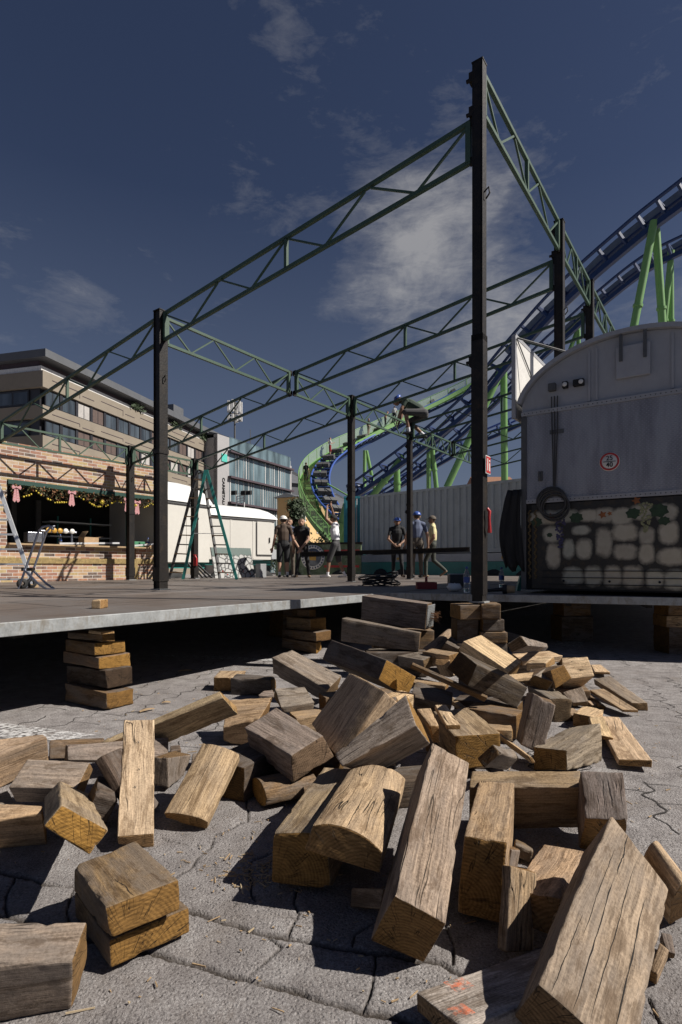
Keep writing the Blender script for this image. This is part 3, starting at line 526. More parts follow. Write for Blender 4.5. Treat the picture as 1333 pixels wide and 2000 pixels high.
's4':([-1.835,4.108,0.405],[0.9493,-0.0107,-0.0008,-0.3141],[[-205,-118,-43],[-208,-120,43],[-206,119,-47],[-206,119,47],[207,-119,-42],[205,-120,45],[208,120,-45],[206,119,42]]),
's5':([-1.836,4.043,0.484],[0.9672,-0.0086,0.0022,-0.254],[[-196,-53,-22],[-197,-53,21],[-196,53,-29],[-196,53,29],[198,-52,-25],[195,-54,28],[199,54,-30],[195,52,26]]),
's6':([-1.722,3.945,0.528],[0.9383,-0.0031,-0.009,-0.3456],[[-104,-44,-12],[-96,-37,12],[-104,44,-12],[-112,37,12],[101,-46,-10],[100,-48,10],[108,48,-11],[107,47,11]]),
't1':([-0.46,6.408,0.09],[0.9736,0.0824,0.0327,-0.2101],[[-228,-69,-55],[-224,-68,57],[-226,69,-59],[-226,69,59],[231,-68,-67],[223,-68,69],[229,72,-49],[221,64,45]]),
't2':([-0.409,6.428,0.203],[0.9229,0.0029,-0.0106,-0.3848],[[-301,-113,-51],[-303,-115,50],[-302,114,-57],[-302,114,57],[304,-112,-48],[299,-117,50],[302,114,-56],[304,116,54]]),
't3':([-0.415,6.519,0.324],[0.9185,0.0019,-0.0071,-0.3954],[[-224,-119,-69],[-222,-117,69],[-223,117,-71],[-223,117,71],[223,-117,-67],[221,-119,67],[223,118,-67],[224,119,67]]),
't4':([-0.407,6.481,0.446],[0.9237,0.0076,-0.0106,-0.3828],[[-110,-52,-44],[-110,-52,43],[-110,52,-44],[-110,52,44],[110,-51,-41],[109,-53,41],[110,51,-43],[111,53,42]])}
# ------------------------------------------------------------------ the timbers
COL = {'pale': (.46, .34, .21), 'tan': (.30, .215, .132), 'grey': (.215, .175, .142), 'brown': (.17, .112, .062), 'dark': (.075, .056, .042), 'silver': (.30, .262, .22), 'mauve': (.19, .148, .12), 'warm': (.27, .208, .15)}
# name: kind, colour, ochre of the ends, style, label
META = {
'plank_pale': ('plank', 'pale', .1, '', 'pale nailed plank leaning upright at the left of the heap'),
'orange_end': ('timber_block', 'tan', 1, '', 'tilted block with a bright orange sawn end'),
'grey_flat': ('timber_block', 'grey', .3, '', 'flat grey block lying behind the orange ended block'),
'far_left': ('timber_block', 'tan', .3, '', 'split pale topped log cut off by the left frame edge near the white paint'),
'green_board': ('plank', 'brown', .2, '', 'greenish brown board lying beside the white paint patch'),
'red_board': ('plank', 'mauve', .2, '', 'reddish board on edge passing behind the upright pale plank'),
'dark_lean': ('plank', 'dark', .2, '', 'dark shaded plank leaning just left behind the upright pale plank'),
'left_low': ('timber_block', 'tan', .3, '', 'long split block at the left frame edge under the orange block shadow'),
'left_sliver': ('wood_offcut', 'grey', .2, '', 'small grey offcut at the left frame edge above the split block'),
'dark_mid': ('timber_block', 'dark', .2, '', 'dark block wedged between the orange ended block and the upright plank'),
'corner_log': ('timber_block', 'mauve', .4, 'chip', 'big brown block in the bottom left corner of the photo'),
'pair_top': ('timber_block', 'brown', .45, 'chip', 'cracked upper block of the foreground pair with radial end splits'),
'pair_low': ('timber_block', 'brown', .6, '', 'lower block of the foreground pair under the cracked one'),
'round_log': ('timber_block', 'tan', .3, 'arch', 'rounded log slab leaning alone between upright plank and shaded hollow'),
'long_edge_plank': ('plank', 'pale', .1, '', 'long clean plank standing on edge with a splintered right end'),
'grey_big': ('timber_block', 'grey', .0, 'chip', 'big grey block tilted at heap centre with a blackened end'),
'crack_top': ('timber_block', 'tan', .2, 'chip', 'block with deep cracked pale top beside the splintered plank end'),
'pale_small': ('timber_block', 'pale', .3, '', 'small pale block at the rear left end of the heap'),
'dark_small': ('timber_block', 'dark', .3, 'chip', 'blackened split block touching the small pale block at the rear'),
'small_brown': ('timber_block', 'grey', .6, '', 'short block with brown shaded end above the big grey block'),
'sliver_a': ('wood_offcut', 'grey', .2, '', 'thin grey offcut in front of the blackened split block'),
'left_dark_long': ('timber_block', 'grey', .2, 'chip', 'long grey beam with dark ragged side at the upper left of the heap'),
'pale_tilted': ('timber_block', 'pale', .3, 'arch', 'broad freshly worn pale log leaning steeply at heap centre'),
'silver_big': ('timber_block', 'silver', .8, 'chip', 'large silver topped block with golden split underside'),
'back_sliver': ('wood_offcut', 'grey', .2, '', 'narrow grey offcut behind the silver topped block'),
'golden_end': ('timber_block', 'dark', 1, '', 'dark beam with a wide golden sawn end pointing right'),
'upper_dark': ('timber_block', 'mauve', .2, '', 'long dark beam second from the top of the heap'),
'nail_plate': ('timber_block', 'mauve', .1, '', 'topmost beam of the heap with a toothed metal plate on its end'),
'under_board': ('timber_block', 'grey', .2, 'chip', 'weathered board lying under the second highest beam'),
'half_round': ('timber_block', 'tan', .2, 'arch', 'half round pale block right of the second highest beam'),
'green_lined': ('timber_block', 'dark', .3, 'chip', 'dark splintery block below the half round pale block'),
'pale_top': ('timber_block', 'pale', .5, '', 'pale beam sloping down to the right on top of the heap rear'),
'dark_big': ('timber_block', 'dark', .1, '', 'big blackish beam sloping down in front of the pale rear beam'),
'brown_strip': ('wood_stick', 'brown', .3, '', 'narrow rust brown stick lying slantwise across the heap'),
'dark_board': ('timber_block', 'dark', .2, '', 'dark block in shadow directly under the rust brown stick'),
'thin_stick': ('wood_stick', 'tan', .2, '', 'long thin grey batten slanting down to the grey cube'),
'striped': ('timber_block', 'tan', .75, 'chip', 'block with vertical striped golden front and a small batten on top'),
'small_plank': ('wood_offcut', 'pale', .4, '', 'small clean batten offcut resting on the striped golden block'),
'broken_plank': ('plank', 'tan', .2, 'chip', 'broken splintered board end between silver topped and striped blocks'),
'lean_grey': ('timber_block', 'grey', .1, '', 'grey cracked block standing upright beside the grey cube'),
'dark_end': ('timber_block', 'grey', .0, 'chip', 'beam with a blackened end behind the upright grey cracked block'),
'grey_cube': ('timber_block', 'grey', .6, 'chip', 'large grey cube shaped block with brown front end at the right'),
'wedge_gold': ('timber_block', 'brown', .6, '', 'golden brown wedge near the right rear of the heap'),
'wedge_grey': ('timber_block', 'grey', .5, '', 'grey wedge leaning over the golden brown wedge'),
'pale_bright': ('timber_block', 'pale', .2, 'chip', 'brightest pale slab at the right end of the rear heap'),
'pale_long': ('plank', 'pale', .2, '', 'flat pale plank behind the brightest slab'),
'pale_chunk': ('wood_offcut', 'pale', .3, 'chip', 'broken pale chunk with dark front beside the brightest slab'),
'grey_back': ('plank', 'grey', .2, '', 'flat grey plank at the far rear of the heap'),
'far_small': ('timber_block', 'dark', .2, '', 'small dark block with a pale end at the farthest rear of the heap'),
'far_wedge': ('timber_block', 'dark', .2, '', 'dark tilted wedge in front of the farthest small block'),
'r_plank_pale': ('plank', 'pale', .2, '', 'short pale board flat on the paving behind the grey board'),
'r_board_grey': ('plank', 'grey', .2, '', 'long grey board flat on the paving at far right'),
'r_board_tan': ('plank', 'tan', .2, '', 'thin tan nailed board propped beside the long grey board'),
'r_board_red': ('plank', 'brown', .3, '', 'narrow reddish board under the thin tan board'),
'r_grey_block': ('timber_block', 'grey', .2, '', 'low grey block left of the thin tan board'),
'r_chip': ('wood_offcut', 'tan', .2, '', 'little offcut touching the low grey block'),
'r_orange_chip': ('wood_offcut', 'tan', .6, '', 'small orange tan offcut behind the grey cube'),
'r_board_pale': ('plank', 'pale', .45, '', 'thick pale board with bent nails on the paving at right'),
'r_board_step': ('plank', 'pale', .3, '', 'second pale board overlapping the thick nailed board'),
'centre_log': ('timber_block', 'warm', .55, 'chip', 'tall silver grey beam leaning towards the viewer at the centre'),
'arch_log': ('timber_block', 'tan', .35, 'arch', 'broad round topped log with cracked pale end at the centre'),
'arch_under': ('timber_block', 'tan', .6, '', 'square block supporting the round topped log'),
'ground_slat': ('wood_offcut', 'tan', .1, '', 'small pale slat flat on the paving beneath the round topped log'),
'right_post': ('timber_block', 'tan', .55, '', 'block with tall shaded brown end right of the silver grey beam'),
'cross_beam': ('timber_block', 'tan', .2, 'chip', 'horizontal beam lying across behind the foreground blocks at right'),
'right_upright': ('timber_block', 'grey', .6, '', 'grey block tilted at the right end of the horizontal beam'),
'giant_log': ('timber_block', 'warm', .1, 'chip', 'huge cracked beam filling the bottom right corner'),
'paint_log': ('timber_block', 'silver', .3, '', 'pale beam with orange paint marks at the bottom edge'),
'thin_upright': ('plank', 'tan', .2, '', 'short thin board standing upright beside the huge cracked beam'),
'mid_block': ('timber_block', 'tan', .3, 'chip', 'block half shaded by the huge cracked beam'),
'edge_block': ('timber_block', 'pale', .3, 'arch', 'warm pale block at the right frame edge behind the huge beam'),
'edge_small': ('wood_offcut', 'tan', .4, '', 'small wedge sticking out right of the huge beam'),
'edge_chip': ('wood_offcut', 'grey', .2, '', 'grey chip behind the small wedge right of the huge beam'),
'slat_behind': ('wood_offcut', 'mauve', .2, '', 'narrow slat standing behind the short upright board'),
'rail_piece': ('wood_offcut', 'brown', .2, '', 'short dark rail on the ground in the shaded gap behind the upright board'),
'slab_mid': ('wood_offcut', 'grey', .2, 'chip', 'flat grey offcut left of the grey cube beneath the batten'),
'chip_left': ('wood_offcut', 'brown', .4, '', 'brown chip on the paving behind the rounded log slab'),
'grey_hidden': ('timber_block', 'grey', .2, '', 'grey block mostly hidden behind the rounded log slab'),
'gold_flat': ('wood_offcut', 'pale', .4, '', 'thin golden offcut lying under the big blackish beam'),
'pale_pebble': ('wood_offcut', 'pale', .1, 'arch', 'small pale rounded offcut left of the big blackish beam'),
's1': ('timber_block', 'brown', .5, 'chip', 'bottom split block of the front left stack under the stage'),
's2': ('timber_block', 'dark', .0, '', 'blackened block second from bottom in the front left stack'),
's3': ('timber_block', 'brown', .9, '', 'golden middle block of the front left stack'),
's4': ('timber_block', 'brown', .8, '', 'wide golden block above the middle of the front left stack'),
's5': ('timber_block', 'brown', .35, '', 'narrow pale ended block near the top of the front left stack'),
's6': ('wood_offcut', 'pale', .2, '', 'thin shim on top of the front left stack'),
't1': ('timber_block', 'brown', .8, '', 'bottom block of the second stack under the stage'),
't2': ('timber_block', 'brown', .2, '', 'second block of the second stack with a pinkish end'),
't3': ('timber_block', 'tan', .6, '', 'wide golden ended block high in the second stack'),
't4': ('timber_block', 'brown', .3, '', 'small block on top of the second stack'),
}
G_HEAP, G_ST = 'timbers heaped on the paving', 'blocks stacked under the stage'
def grid(n, r):
    inner = [-1+2*(i+1)/(n+1) for i in range(n)]
    a = 1-r
    L = [-1, -1+r*.35, -a]+[x for x in inner if abs(x) < a-.02]+[a, 1-r*.35, 1]
    return L
def timber_mesh(name, cor, style, seed, res):
    c = [Vector(v)/1000 for v in cor]
    hx = sum((c[4+i]-c[i]).length for i in range(4))/8; hy = sum((c[i+2]-c[i]).length for i in (0, 1, 4, 5))/8; hz = sum((c[i+1]-c[i]).length for i in (0, 2, 4, 6))/8
    r = min(.0055, min(hx, hy, hz)*.35)
    gx, gy, gz = grid(int(res*2), r/hx), grid(res, r/hy), grid(res, r/hz)
    idx = {}; vs = []
    so = Vector((seed*3.1, seed*1.7, seed*.9))
    def vert(i, j, k):
        key = (i, j, k)
        if key in idx: return idx[key]
        p = Vector((gx[i]*hx, gy[j]*hy, gz[k]*hz)); h = (hx, hy, hz)
        rr = r*(1+.7*noise.noise(p*18+so))
        ck = noise.noise(p*19+so*2)-(.14 if style == 'chip' else .3)
        if ck > 0: rr = min(min(h)*.6, r*(1+9*ck+1.6*ck/(ck+.1)*noise.noise(p*70+so)+1.2*noise.noise(p*150+so)*min(1, ck*6)))
        rr = max(.002, rr)
        q = Vector([max(-(h[a]-rr), min(h[a]-rr, p[a])) for a in range(3)]); dd = p-q
        if dd.length > 1e-9: p = q+dd.normalized()*rr if (sum(1 for a in range(3) if abs(dd[a]) > 1e-9) > 1 or True) else p
        u, v, w_ = p.x/hx, p.y/hy, p.z/hz
        if style == 'arch' and w_ > 0: w_ -= w_*(.62*abs(v)**2.4)
        if style == 'round': w_ *= 1-.45*abs(v)**2.2; v *= 1-.1*abs(w_)
        s = Vector()
        for a in range(2):
            for b in range(2):
                for d_ in range(2):
                    wt = (1+(2*a-1)*u)/2*(1+(2*b-1)*v)/2*(1+(2*d_-1)*w_)/2; s += c[a*4+b*2+d_]*wt
        n0 = Vector((noise.noise(s*5+so), noise.noise(s*5+so+V(9, 1, 4)), noise.noise(s*5+so+V(3, 8, 2))))
        s += n0*min(.003, .03*min(hx, hy, hz)*2)
        s += Vector((noise.noise(s*40+so), noise.noise(s*40-so), noise.noise(s*40+so*2)))*min(.0011, .01*min(hy, hz)*2)
        idx[key] = len(vs); vs.append(tuple(s)); return idx[key]
    nx, ny, nz = len(gx)-1, len(gy)-1, len(gz)-1; fs = []
    for j in range(ny):
        for k in range(nz):
            fs.append((vert(0, j, k), vert(0, j, k+1), vert(0, j+1, k+1), vert(0, j+1, k))); fs.append((vert(nx, j, k), vert(nx, j+1, k), vert(nx, j+1, k+1), vert(nx, j, k+1)))
    for i in range(nx):
        for k in range(nz):
            fs.append((vert(i, 0, k), vert(i+1, 0, k), vert(i+1, 0, k+1), vert(i, 0, k+1))); fs.append((vert(i, ny, k), vert(i, ny, k+1), vert(i+1, ny, k+1), vert(i+1, ny, k)))
    for i in range(nx):
        for j in range(ny):
            fs.append((vert(i, j, 0), vert(i, j+1, 0), vert(i+1, j+1, 0), vert(i+1, j, 0))); fs.append((vert(i, j, nz), vert(i+1, j, nz), vert(i+1, j+1, nz), vert(i, j+1, nz)))
    me = bpy.data.meshes.new(name); me.from_pydata(vs, [], fs); me.polygons.foreach_set('use_smooth', [True]*len(fs)); me.update(); me.materials.append(M['timber']); return me
TIMBER = {}
for k_, (nm, (pos, q, cor)) in enumerate(TAB.items()):
    kind, colr, och, style, label = META[nm]
    near = pos[1] < 3.2
    me = timber_mesh(kind, cor, style, k_, 13 if near else 6)
    o = bpy.data.objects.new(kind, me); C.objects.link(o); o.location = pos; o.rotation_mode = 'QUATERNION'; o.rotation_quaternion = q
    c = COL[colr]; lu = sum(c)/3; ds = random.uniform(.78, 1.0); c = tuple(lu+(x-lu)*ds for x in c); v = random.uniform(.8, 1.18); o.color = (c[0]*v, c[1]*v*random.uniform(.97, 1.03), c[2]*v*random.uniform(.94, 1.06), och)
    tag(o, label, {'timber_block': 'wood block', 'plank': 'plank', 'wood_offcut': 'offcut', 'wood_stick': 'batten'}[kind], G_ST if nm[0] in 'st' and nm[1:].isdigit() else G_HEAP)
    TIMBER[nm] = o
def block(kind, label, c, size, yaw=0, tilt=0, colr='brown', och=.4, style='', group=G_ST, seed=50):
    hx, hy, hz = [s*500 for s in size]
    cor = [(a*hx, b*hy, d_*hz) for a in (-1, 1) for b in (-1, 1) for d_ in (-1, 1)]
    me = timber_mesh(kind, cor, style, seed, 5); o = bpy.data.objects.new(kind, me); C.objects.link(o); o.location = c; o.rotation_euler = (tilt, 0, yaw)
    o.color = (*COL[colr], och); return tag(o, label, 'wood block', group)
# nail plate on the topmost beam
def on_timber(nm):
    o = TIMBER[nm]; return o, o.matrix_basis.copy() if False else Matrix.LocRotScale(Vector(TAB[nm][0]), Quaternion(TAB[nm][1]), None)
def child_mesh(nm, name, mb, mat):    # mesh given in the timber's own frame
    return mb.build(name, mat, TIMBER[nm])
c = [Vector(v)/1000 for v in TAB['nail_plate'][2]]; mb = MB()
cen = (c[4]+c[5]+c[6]+c[7])/4; ay = (c[6]-c[4])*.8; az = (c[5]-c[4])*.86
mb.box(cen+V(.008, 0, 0), (.003, ay.length, az.length), (V(1, 0, 0), ay.normalized(), az.normalized()))
for i in range(10):
    for j in range(14): mb.box(cen+V(.012, 0, 0)+ay*((i+.5)/10-.5)+az*((j+.5)/14-.5), (.008, ay.length*.05, az.length*.03), (V(1, 0, 0), ay.normalized(), az.normalized()))
child_mesh('nail_plate', 'toothed_plate', mb, M['galvanised'])
mb = MB()
for i in range(26):
    p = cen+V(.012, ay.length*.35*(random.random()-.1), az.length*(random.random()-.5)*.5)
    mb.tube([p, p+V(.03+.03*random.random(), .03*(random.random()-.3), .03*(random.random()-.5)), p+V(.05+.05*random.random(), .06*(random.random()-.3), .06*(random.random()-.5))], .0015, 4)
child_mesh('nail_plate', 'dry_weed', mb, M['garland_rust'])
# bent nails
def nails(nm, spots, L=.035):
    c = [Vector(v)/1000 for v in TAB[nm][2]]; mb = MB(); out = []
    for u, v in spots:
        p = (c[1].lerp(c[5], u)).lerp(c[3].lerp(c[7], u), v)
        mb.tube([p-V(0, 0, .004), p+V(.002, .001, L*.5), p+V(.008*random.uniform(-1, 1), .006, L)], .0014, 5)
    child_mesh(nm, 'bent_nail', mb, M['old_steel'])
nails('r_board_pale', [(.62, .25), (.64, .5), (.62, .8)], .05); nails('r_board_tan', [(.2, .3), (.2, .7)], .03)
nails('plank_pale', [(.5, .45), (.35, .55), (.75, .5)], .008)
# orange paint marks on the bottom-edge beam
m = bpy.data.materials.new('orange_spray'); m.use_nodes = True; t = NT(m.node_tree); oc = t.n('TexCoord').outputs['Object']
p = t.n('BsdfPrincipled', {'Base Color': (.75, .17, .06), 'Roughness': .7, 'Alpha': t.ramp(t.noise(oc, 40, 5, .7), [(.45, 0.0), (.62, .75)])}); o = t.n('OutputMaterial'); t.put(o.inputs[0], p.outputs[0]); M['orange_spray'] = m
c = [Vector(v)/1000 for v in TAB['paint_log'][2]]
def topuv(c, u, v): return (c[1].lerp(c[5], u)).lerp(c[3].lerp(c[7], u), v)
for (u0, v0, du, dv) in [(.16, .62, .12, .3), (.02, .12, .1, .26)]:
    mb = MB(); mb.add([topuv(c, u0+a*du, v0+b*dv)+V(0, 0, .0065) for a, b in ((0, 0), (1, 0), (1, 1), (0, 1))], [(0, 1, 2, 3)])
    child_mesh('paint_log', 'paint_mark', mb, m)
# drying cracks along the big timbers, lying in the surface they split
from mathutils.bvhtree import BVHTree
M['crack'] = pmat('crack', (.012, .009, .007), .95)
def crack(nm, u0, v0, u1, v1, wd, seed):
    o = TIMBER[nm]; bv = BVHTree.FromPolygons([v.co for v in o.data.vertices], [p.vertices for p in o.data.polygons]); c = [Vector(v)/1000 for v in TAB[nm][2]]; n = 40; vs = []; side = (c[3]-c[1]).normalized()
    for i in range(n+1):
        f = i/n; q = topuv(c, u0+(u1-u0)*f, v0+(v1-v0)*f+.022*noise.noise(Vector((seed, f*3, 0)))+.008*noise.noise(Vector((seed, f*14, 5))))
        w_ = wd*min(1, 6*f, 6*(1-f))*(.6+.5*noise.noise(Vector((f*9, seed, 2)))); r_ = []
        for s_ in (-1, 1):
            p_ = q+side*w_*s_; h = bv.ray_cast(p_+V(0, 0, .1), V(0, 0, -1)); r_.append((h[0] if h[0] else p_)+V(0, 0, .0007))
        vs += r_
    mb = MB(); mb.add(vs, [(2*i, 2*i+1, 2*i+3, 2*i+2) for i in range(n)]); child_mesh(nm, 'drying_crack', mb, M['crack'])
for a_ in [('giant_log', .05, .22, .78, .26, .0022, 1), ('giant_log', .02, .45, .9, .5, .0014, 2), ('giant_log', .0, .62, .72, .68, .0018, 3), ('giant_log', .3, .78, .85, .8, .0012, 4), ('giant_log', .72, .66, 1.0, .7, .0024, 5), ('giant_log', .0, .86, .4, .86, .0012, 12),
           ('centre_log', .0, .55, .62, .5, .0012, 6), ('centre_log', .3, .72, .95, .7, .0009, 7), ('arch_log', .0, .55, .3, .52, .0014, 8), ('arch_log', .0, .3, .5, .34, .0009, 9), ('round_log', .05, .6, .9, .55, .0014, 10), ('pair_top', .0, .62, .45, .66, .0013, 11), ('lean_grey', .0, .5, .9, .52, .0016, 13), ('pale_top', .1, .5, .9, .55, .0016, 14), ('right_upright', .1, .5, .9, .5, .0012, 15)]: crack(*a_)
# stack under the corner post and stacks in the dark below the platform
px = V(1.286, 5.12, 0)
block('timber_block', 'block with white lit end right below the tall corner post', px+V(.09, .0, .585), (.17, .3, .14), math.radians(-8), colr='brown', och=.3, seed=61)
block('timber_block', 'brown block with lit top left below the tall corner post', px+V(-.12, .05, .575), (.2, .3, .13), math.radians(6), colr='brown', och=.5, seed=62)
block('timber_block', 'dark block in second layer under the tall corner post', px+V(.1, .05, .455), (.2, .28, .11), math.radians(3), colr='dark', och=.3, seed=63)
block('timber_block', 'dark standing block left in the stack under the tall corner post', px+V(-.12, .08, .375), (.2, .24, .26), math.radians(2), colr='dark', och=.2, seed=64)
block('timber_block', 'rust brown block in third layer under the tall corner post', px+V(.12, .04, .345), (.24, .3, .1), math.radians(-5), colr='brown', och=.5, seed=65)
block('timber_block', 'wide base block of the stack under the tall corner post', px+V(.0, .06, .145), (.46, .34, .29), 0, colr='dark', och=.2, seed=66)
q = at(1318, 1170, 6.4)
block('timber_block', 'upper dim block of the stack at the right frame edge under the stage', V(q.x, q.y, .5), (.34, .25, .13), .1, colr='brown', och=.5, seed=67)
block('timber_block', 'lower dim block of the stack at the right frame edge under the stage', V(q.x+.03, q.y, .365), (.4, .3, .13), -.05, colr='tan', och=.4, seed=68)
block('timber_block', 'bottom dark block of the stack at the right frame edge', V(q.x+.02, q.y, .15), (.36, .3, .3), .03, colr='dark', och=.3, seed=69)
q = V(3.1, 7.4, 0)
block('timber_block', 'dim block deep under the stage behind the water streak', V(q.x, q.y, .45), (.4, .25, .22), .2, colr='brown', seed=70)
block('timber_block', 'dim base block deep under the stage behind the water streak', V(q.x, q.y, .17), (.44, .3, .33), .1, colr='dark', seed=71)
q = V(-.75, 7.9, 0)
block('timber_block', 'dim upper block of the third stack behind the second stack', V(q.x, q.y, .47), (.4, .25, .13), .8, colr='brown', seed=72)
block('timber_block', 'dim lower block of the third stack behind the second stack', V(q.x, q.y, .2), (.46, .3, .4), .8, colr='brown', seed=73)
# the little block lying on the boards
q = V(-1.62, 3.95, DZ)
q = at(190, 1189, .34*F/(1189-HZ)); q.z = DZ
block('wood_offcut', 'small clean block lying alone on the stage boards', q+V(0, .05, .035), (.075, .125, .07), math.radians(-4), colr='pale', och=.2, group=None or 'loose blocks on the stage', seed=75)
block('timber_block', 'brown block half hidden behind the long thin batten', V(.9, 3.22, .1), (.3, .16, .13), -.6, colr='brown', och=.3, style='chip', group=G_HEAP, seed=76)
block('timber_block', 'rounded brown log end peeping out beneath the big grey block', V(-.24, 2.36, .055), (.24, .17, .1), .5, colr='brown', och=.9, style='round', group=G_HEAP, seed=77)
block('timber_block', 'dark reddish block in shadow under the big grey block', V(-.42, 2.52, .075), (.34, .2, .15), 1.1, colr='dark', och=.3, group=G_HEAP, seed=78)
# timbers at the bottom of the heap, carrying the ones above
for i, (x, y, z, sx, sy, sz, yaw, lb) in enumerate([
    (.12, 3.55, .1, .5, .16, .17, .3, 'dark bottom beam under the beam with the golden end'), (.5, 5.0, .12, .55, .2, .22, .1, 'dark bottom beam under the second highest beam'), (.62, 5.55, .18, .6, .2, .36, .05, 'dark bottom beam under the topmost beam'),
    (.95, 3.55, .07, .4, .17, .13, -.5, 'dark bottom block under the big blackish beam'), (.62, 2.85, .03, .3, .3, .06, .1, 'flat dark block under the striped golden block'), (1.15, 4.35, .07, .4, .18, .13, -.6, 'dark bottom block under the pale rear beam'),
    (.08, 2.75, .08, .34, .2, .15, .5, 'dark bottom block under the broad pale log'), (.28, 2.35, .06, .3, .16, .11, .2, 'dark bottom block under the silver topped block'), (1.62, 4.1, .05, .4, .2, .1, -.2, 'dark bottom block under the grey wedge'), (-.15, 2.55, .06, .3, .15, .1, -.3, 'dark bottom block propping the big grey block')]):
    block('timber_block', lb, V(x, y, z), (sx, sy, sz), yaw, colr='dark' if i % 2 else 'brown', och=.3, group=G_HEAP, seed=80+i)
for i, (x, y, z, sx, sy, sz, yaw, tl, cl, lb) in enumerate([
    (.52, 3.75, .2, .42, .07, .03, -.5, .1, 'tan', 'thin tan batten lying beside the rust brown stick'), (1.3, 3.95, .2, .3, .09, .03, .4, .12, 'pale', 'short pale slat on top of the heap near the grey wedge'),
    (.32, 3.2, .2, .26, .12, .09, 1.0, .1, 'pale', 'pale block tucked behind the silver topped block'), (.75, 3.0, .1, .35, .1, .06, -.2, .0, 'tan', 'tan slat in the gap behind the upright grey cracked block'),
    (1.0, 2.35, .03, .3, .08, .045, .1, 0, 'brown', 'brown slat on the paving between grey cube and horizontal beam'), (-.15, 3.35, .06, .3, .14, .1, .4, .05, 'tan', 'tan block in the gap behind the broad pale log'),
    (-.62, 2.75, .03, .24, .1, .05, .2, 0, 'grey', 'grey slat on the paving behind the rounded log slab'), (1.55, 3.45, .05, .24, .12, .08, .9, .05, 'pale', 'pale block end between the blackened beam and the nailed board'),
    (.86, 4.75, .2, .3, .13, .12, -.9, .1, 'tan', 'tan block at the heap rear below the half round pale block'), (1.45, 4.75, .1, .34, .14, .12, .3, .1, 'grey', 'grey block at the heap rear behind the pale rear beam')]):
    block('wood_offcut', lb, V(x, y, z), (sx, sy, sz), yaw, tl, colr=cl, och=.3, style='chip', group=G_HEAP, seed=110+i)
# splinters and sawdust strewn on the paving
mb = MB()
def splinter(p, L, a):
    d_ = V(math.cos(a), math.sin(a), random.uniform(-.06, .12)); s = V(-d_.y, d_.x, 0)*random.uniform(.0006, .0022); h = V(0, 0, random.uniform(.001, .004))
    mb.k = random.choice((0, 0, 1)); e = p+d_*L; mb.hexa([p-s*.5, p-s*.5+h, p+s*.5, p+s*.5+h, e-s, e-s+h, e+s, e+s+h])
for i in range(620):
    u = random.random()
    if u < .22: p = gnd(random.gauss(490, 35), random.gauss(1705, 22))
    elif u < .4: p = gnd(random.gauss(430, 160), random.gauss(1700, 90))
    elif u < .62: p = gnd(random.uniform(150, 560), random.uniform(1290, 1480))
    elif u < .8: p = gnd(random.uniform(0, 1300), random.uniform(1560, 1990))
    else: p = gnd(random.uniform(880, 1330), random.uniform(1380, 1700))
    if not (0.8 < p.y < 8): continue
    p.z = fz(p)+.003; splinter(p, min(.06, .004+random.expovariate(1/.009)), random.uniform(0, 6.28))
o = mb.build('wood_splinters', [M['plain_wood'], pmat('pale_splinter', (.42, .33, .21), .8)]); o['kind'] = 'stuff'
for i, (x, y, L, wd, a, lb) in enumerate([(287, 1390, .11, .03, .9, 'orange tan bark chip on the paving front of the left stack'), (325, 1375, .06, .03, .3, 'short wood chip on the paving right of the left stack'), (362, 1312, .12, .035, .35, 'long curled bark chip at the stage shadow edge')]):
    p = gnd(x, y); mb = MB(); d_ = V(math.cos(a), math.sin(a), 0); s = V(-d_.y, d_.x, 0)
    ps = []
    for k in range(6):
        f_ = k/5-.5; ps.append(p+d_*L*f_+UP*(.008+.012*(1-4*f_*f_)*.5))
    vs = []
    for k, q in enumerate(ps):
        w_ = wd*(.5-.25*abs(k-2.5)/2.5)
        vs += [q-s*w_, q-s*w_+UP*.006, q+s*w_, q+s*w_+UP*.006]
    mb.add(vs, [(4*k+a_, 4*k+b_, 4*k+4+b_, 4*k+4+a_) for k in range(5) for a_, b_ in ((0, 1), (1, 3), (3, 2), (2, 0))]+[(0, 2, 3, 1), (20, 21, 23, 22)])
    tag(mb.build('bark_chip', M['plain_wood']), lb, 'wood chip', 'bark chips on the paving')
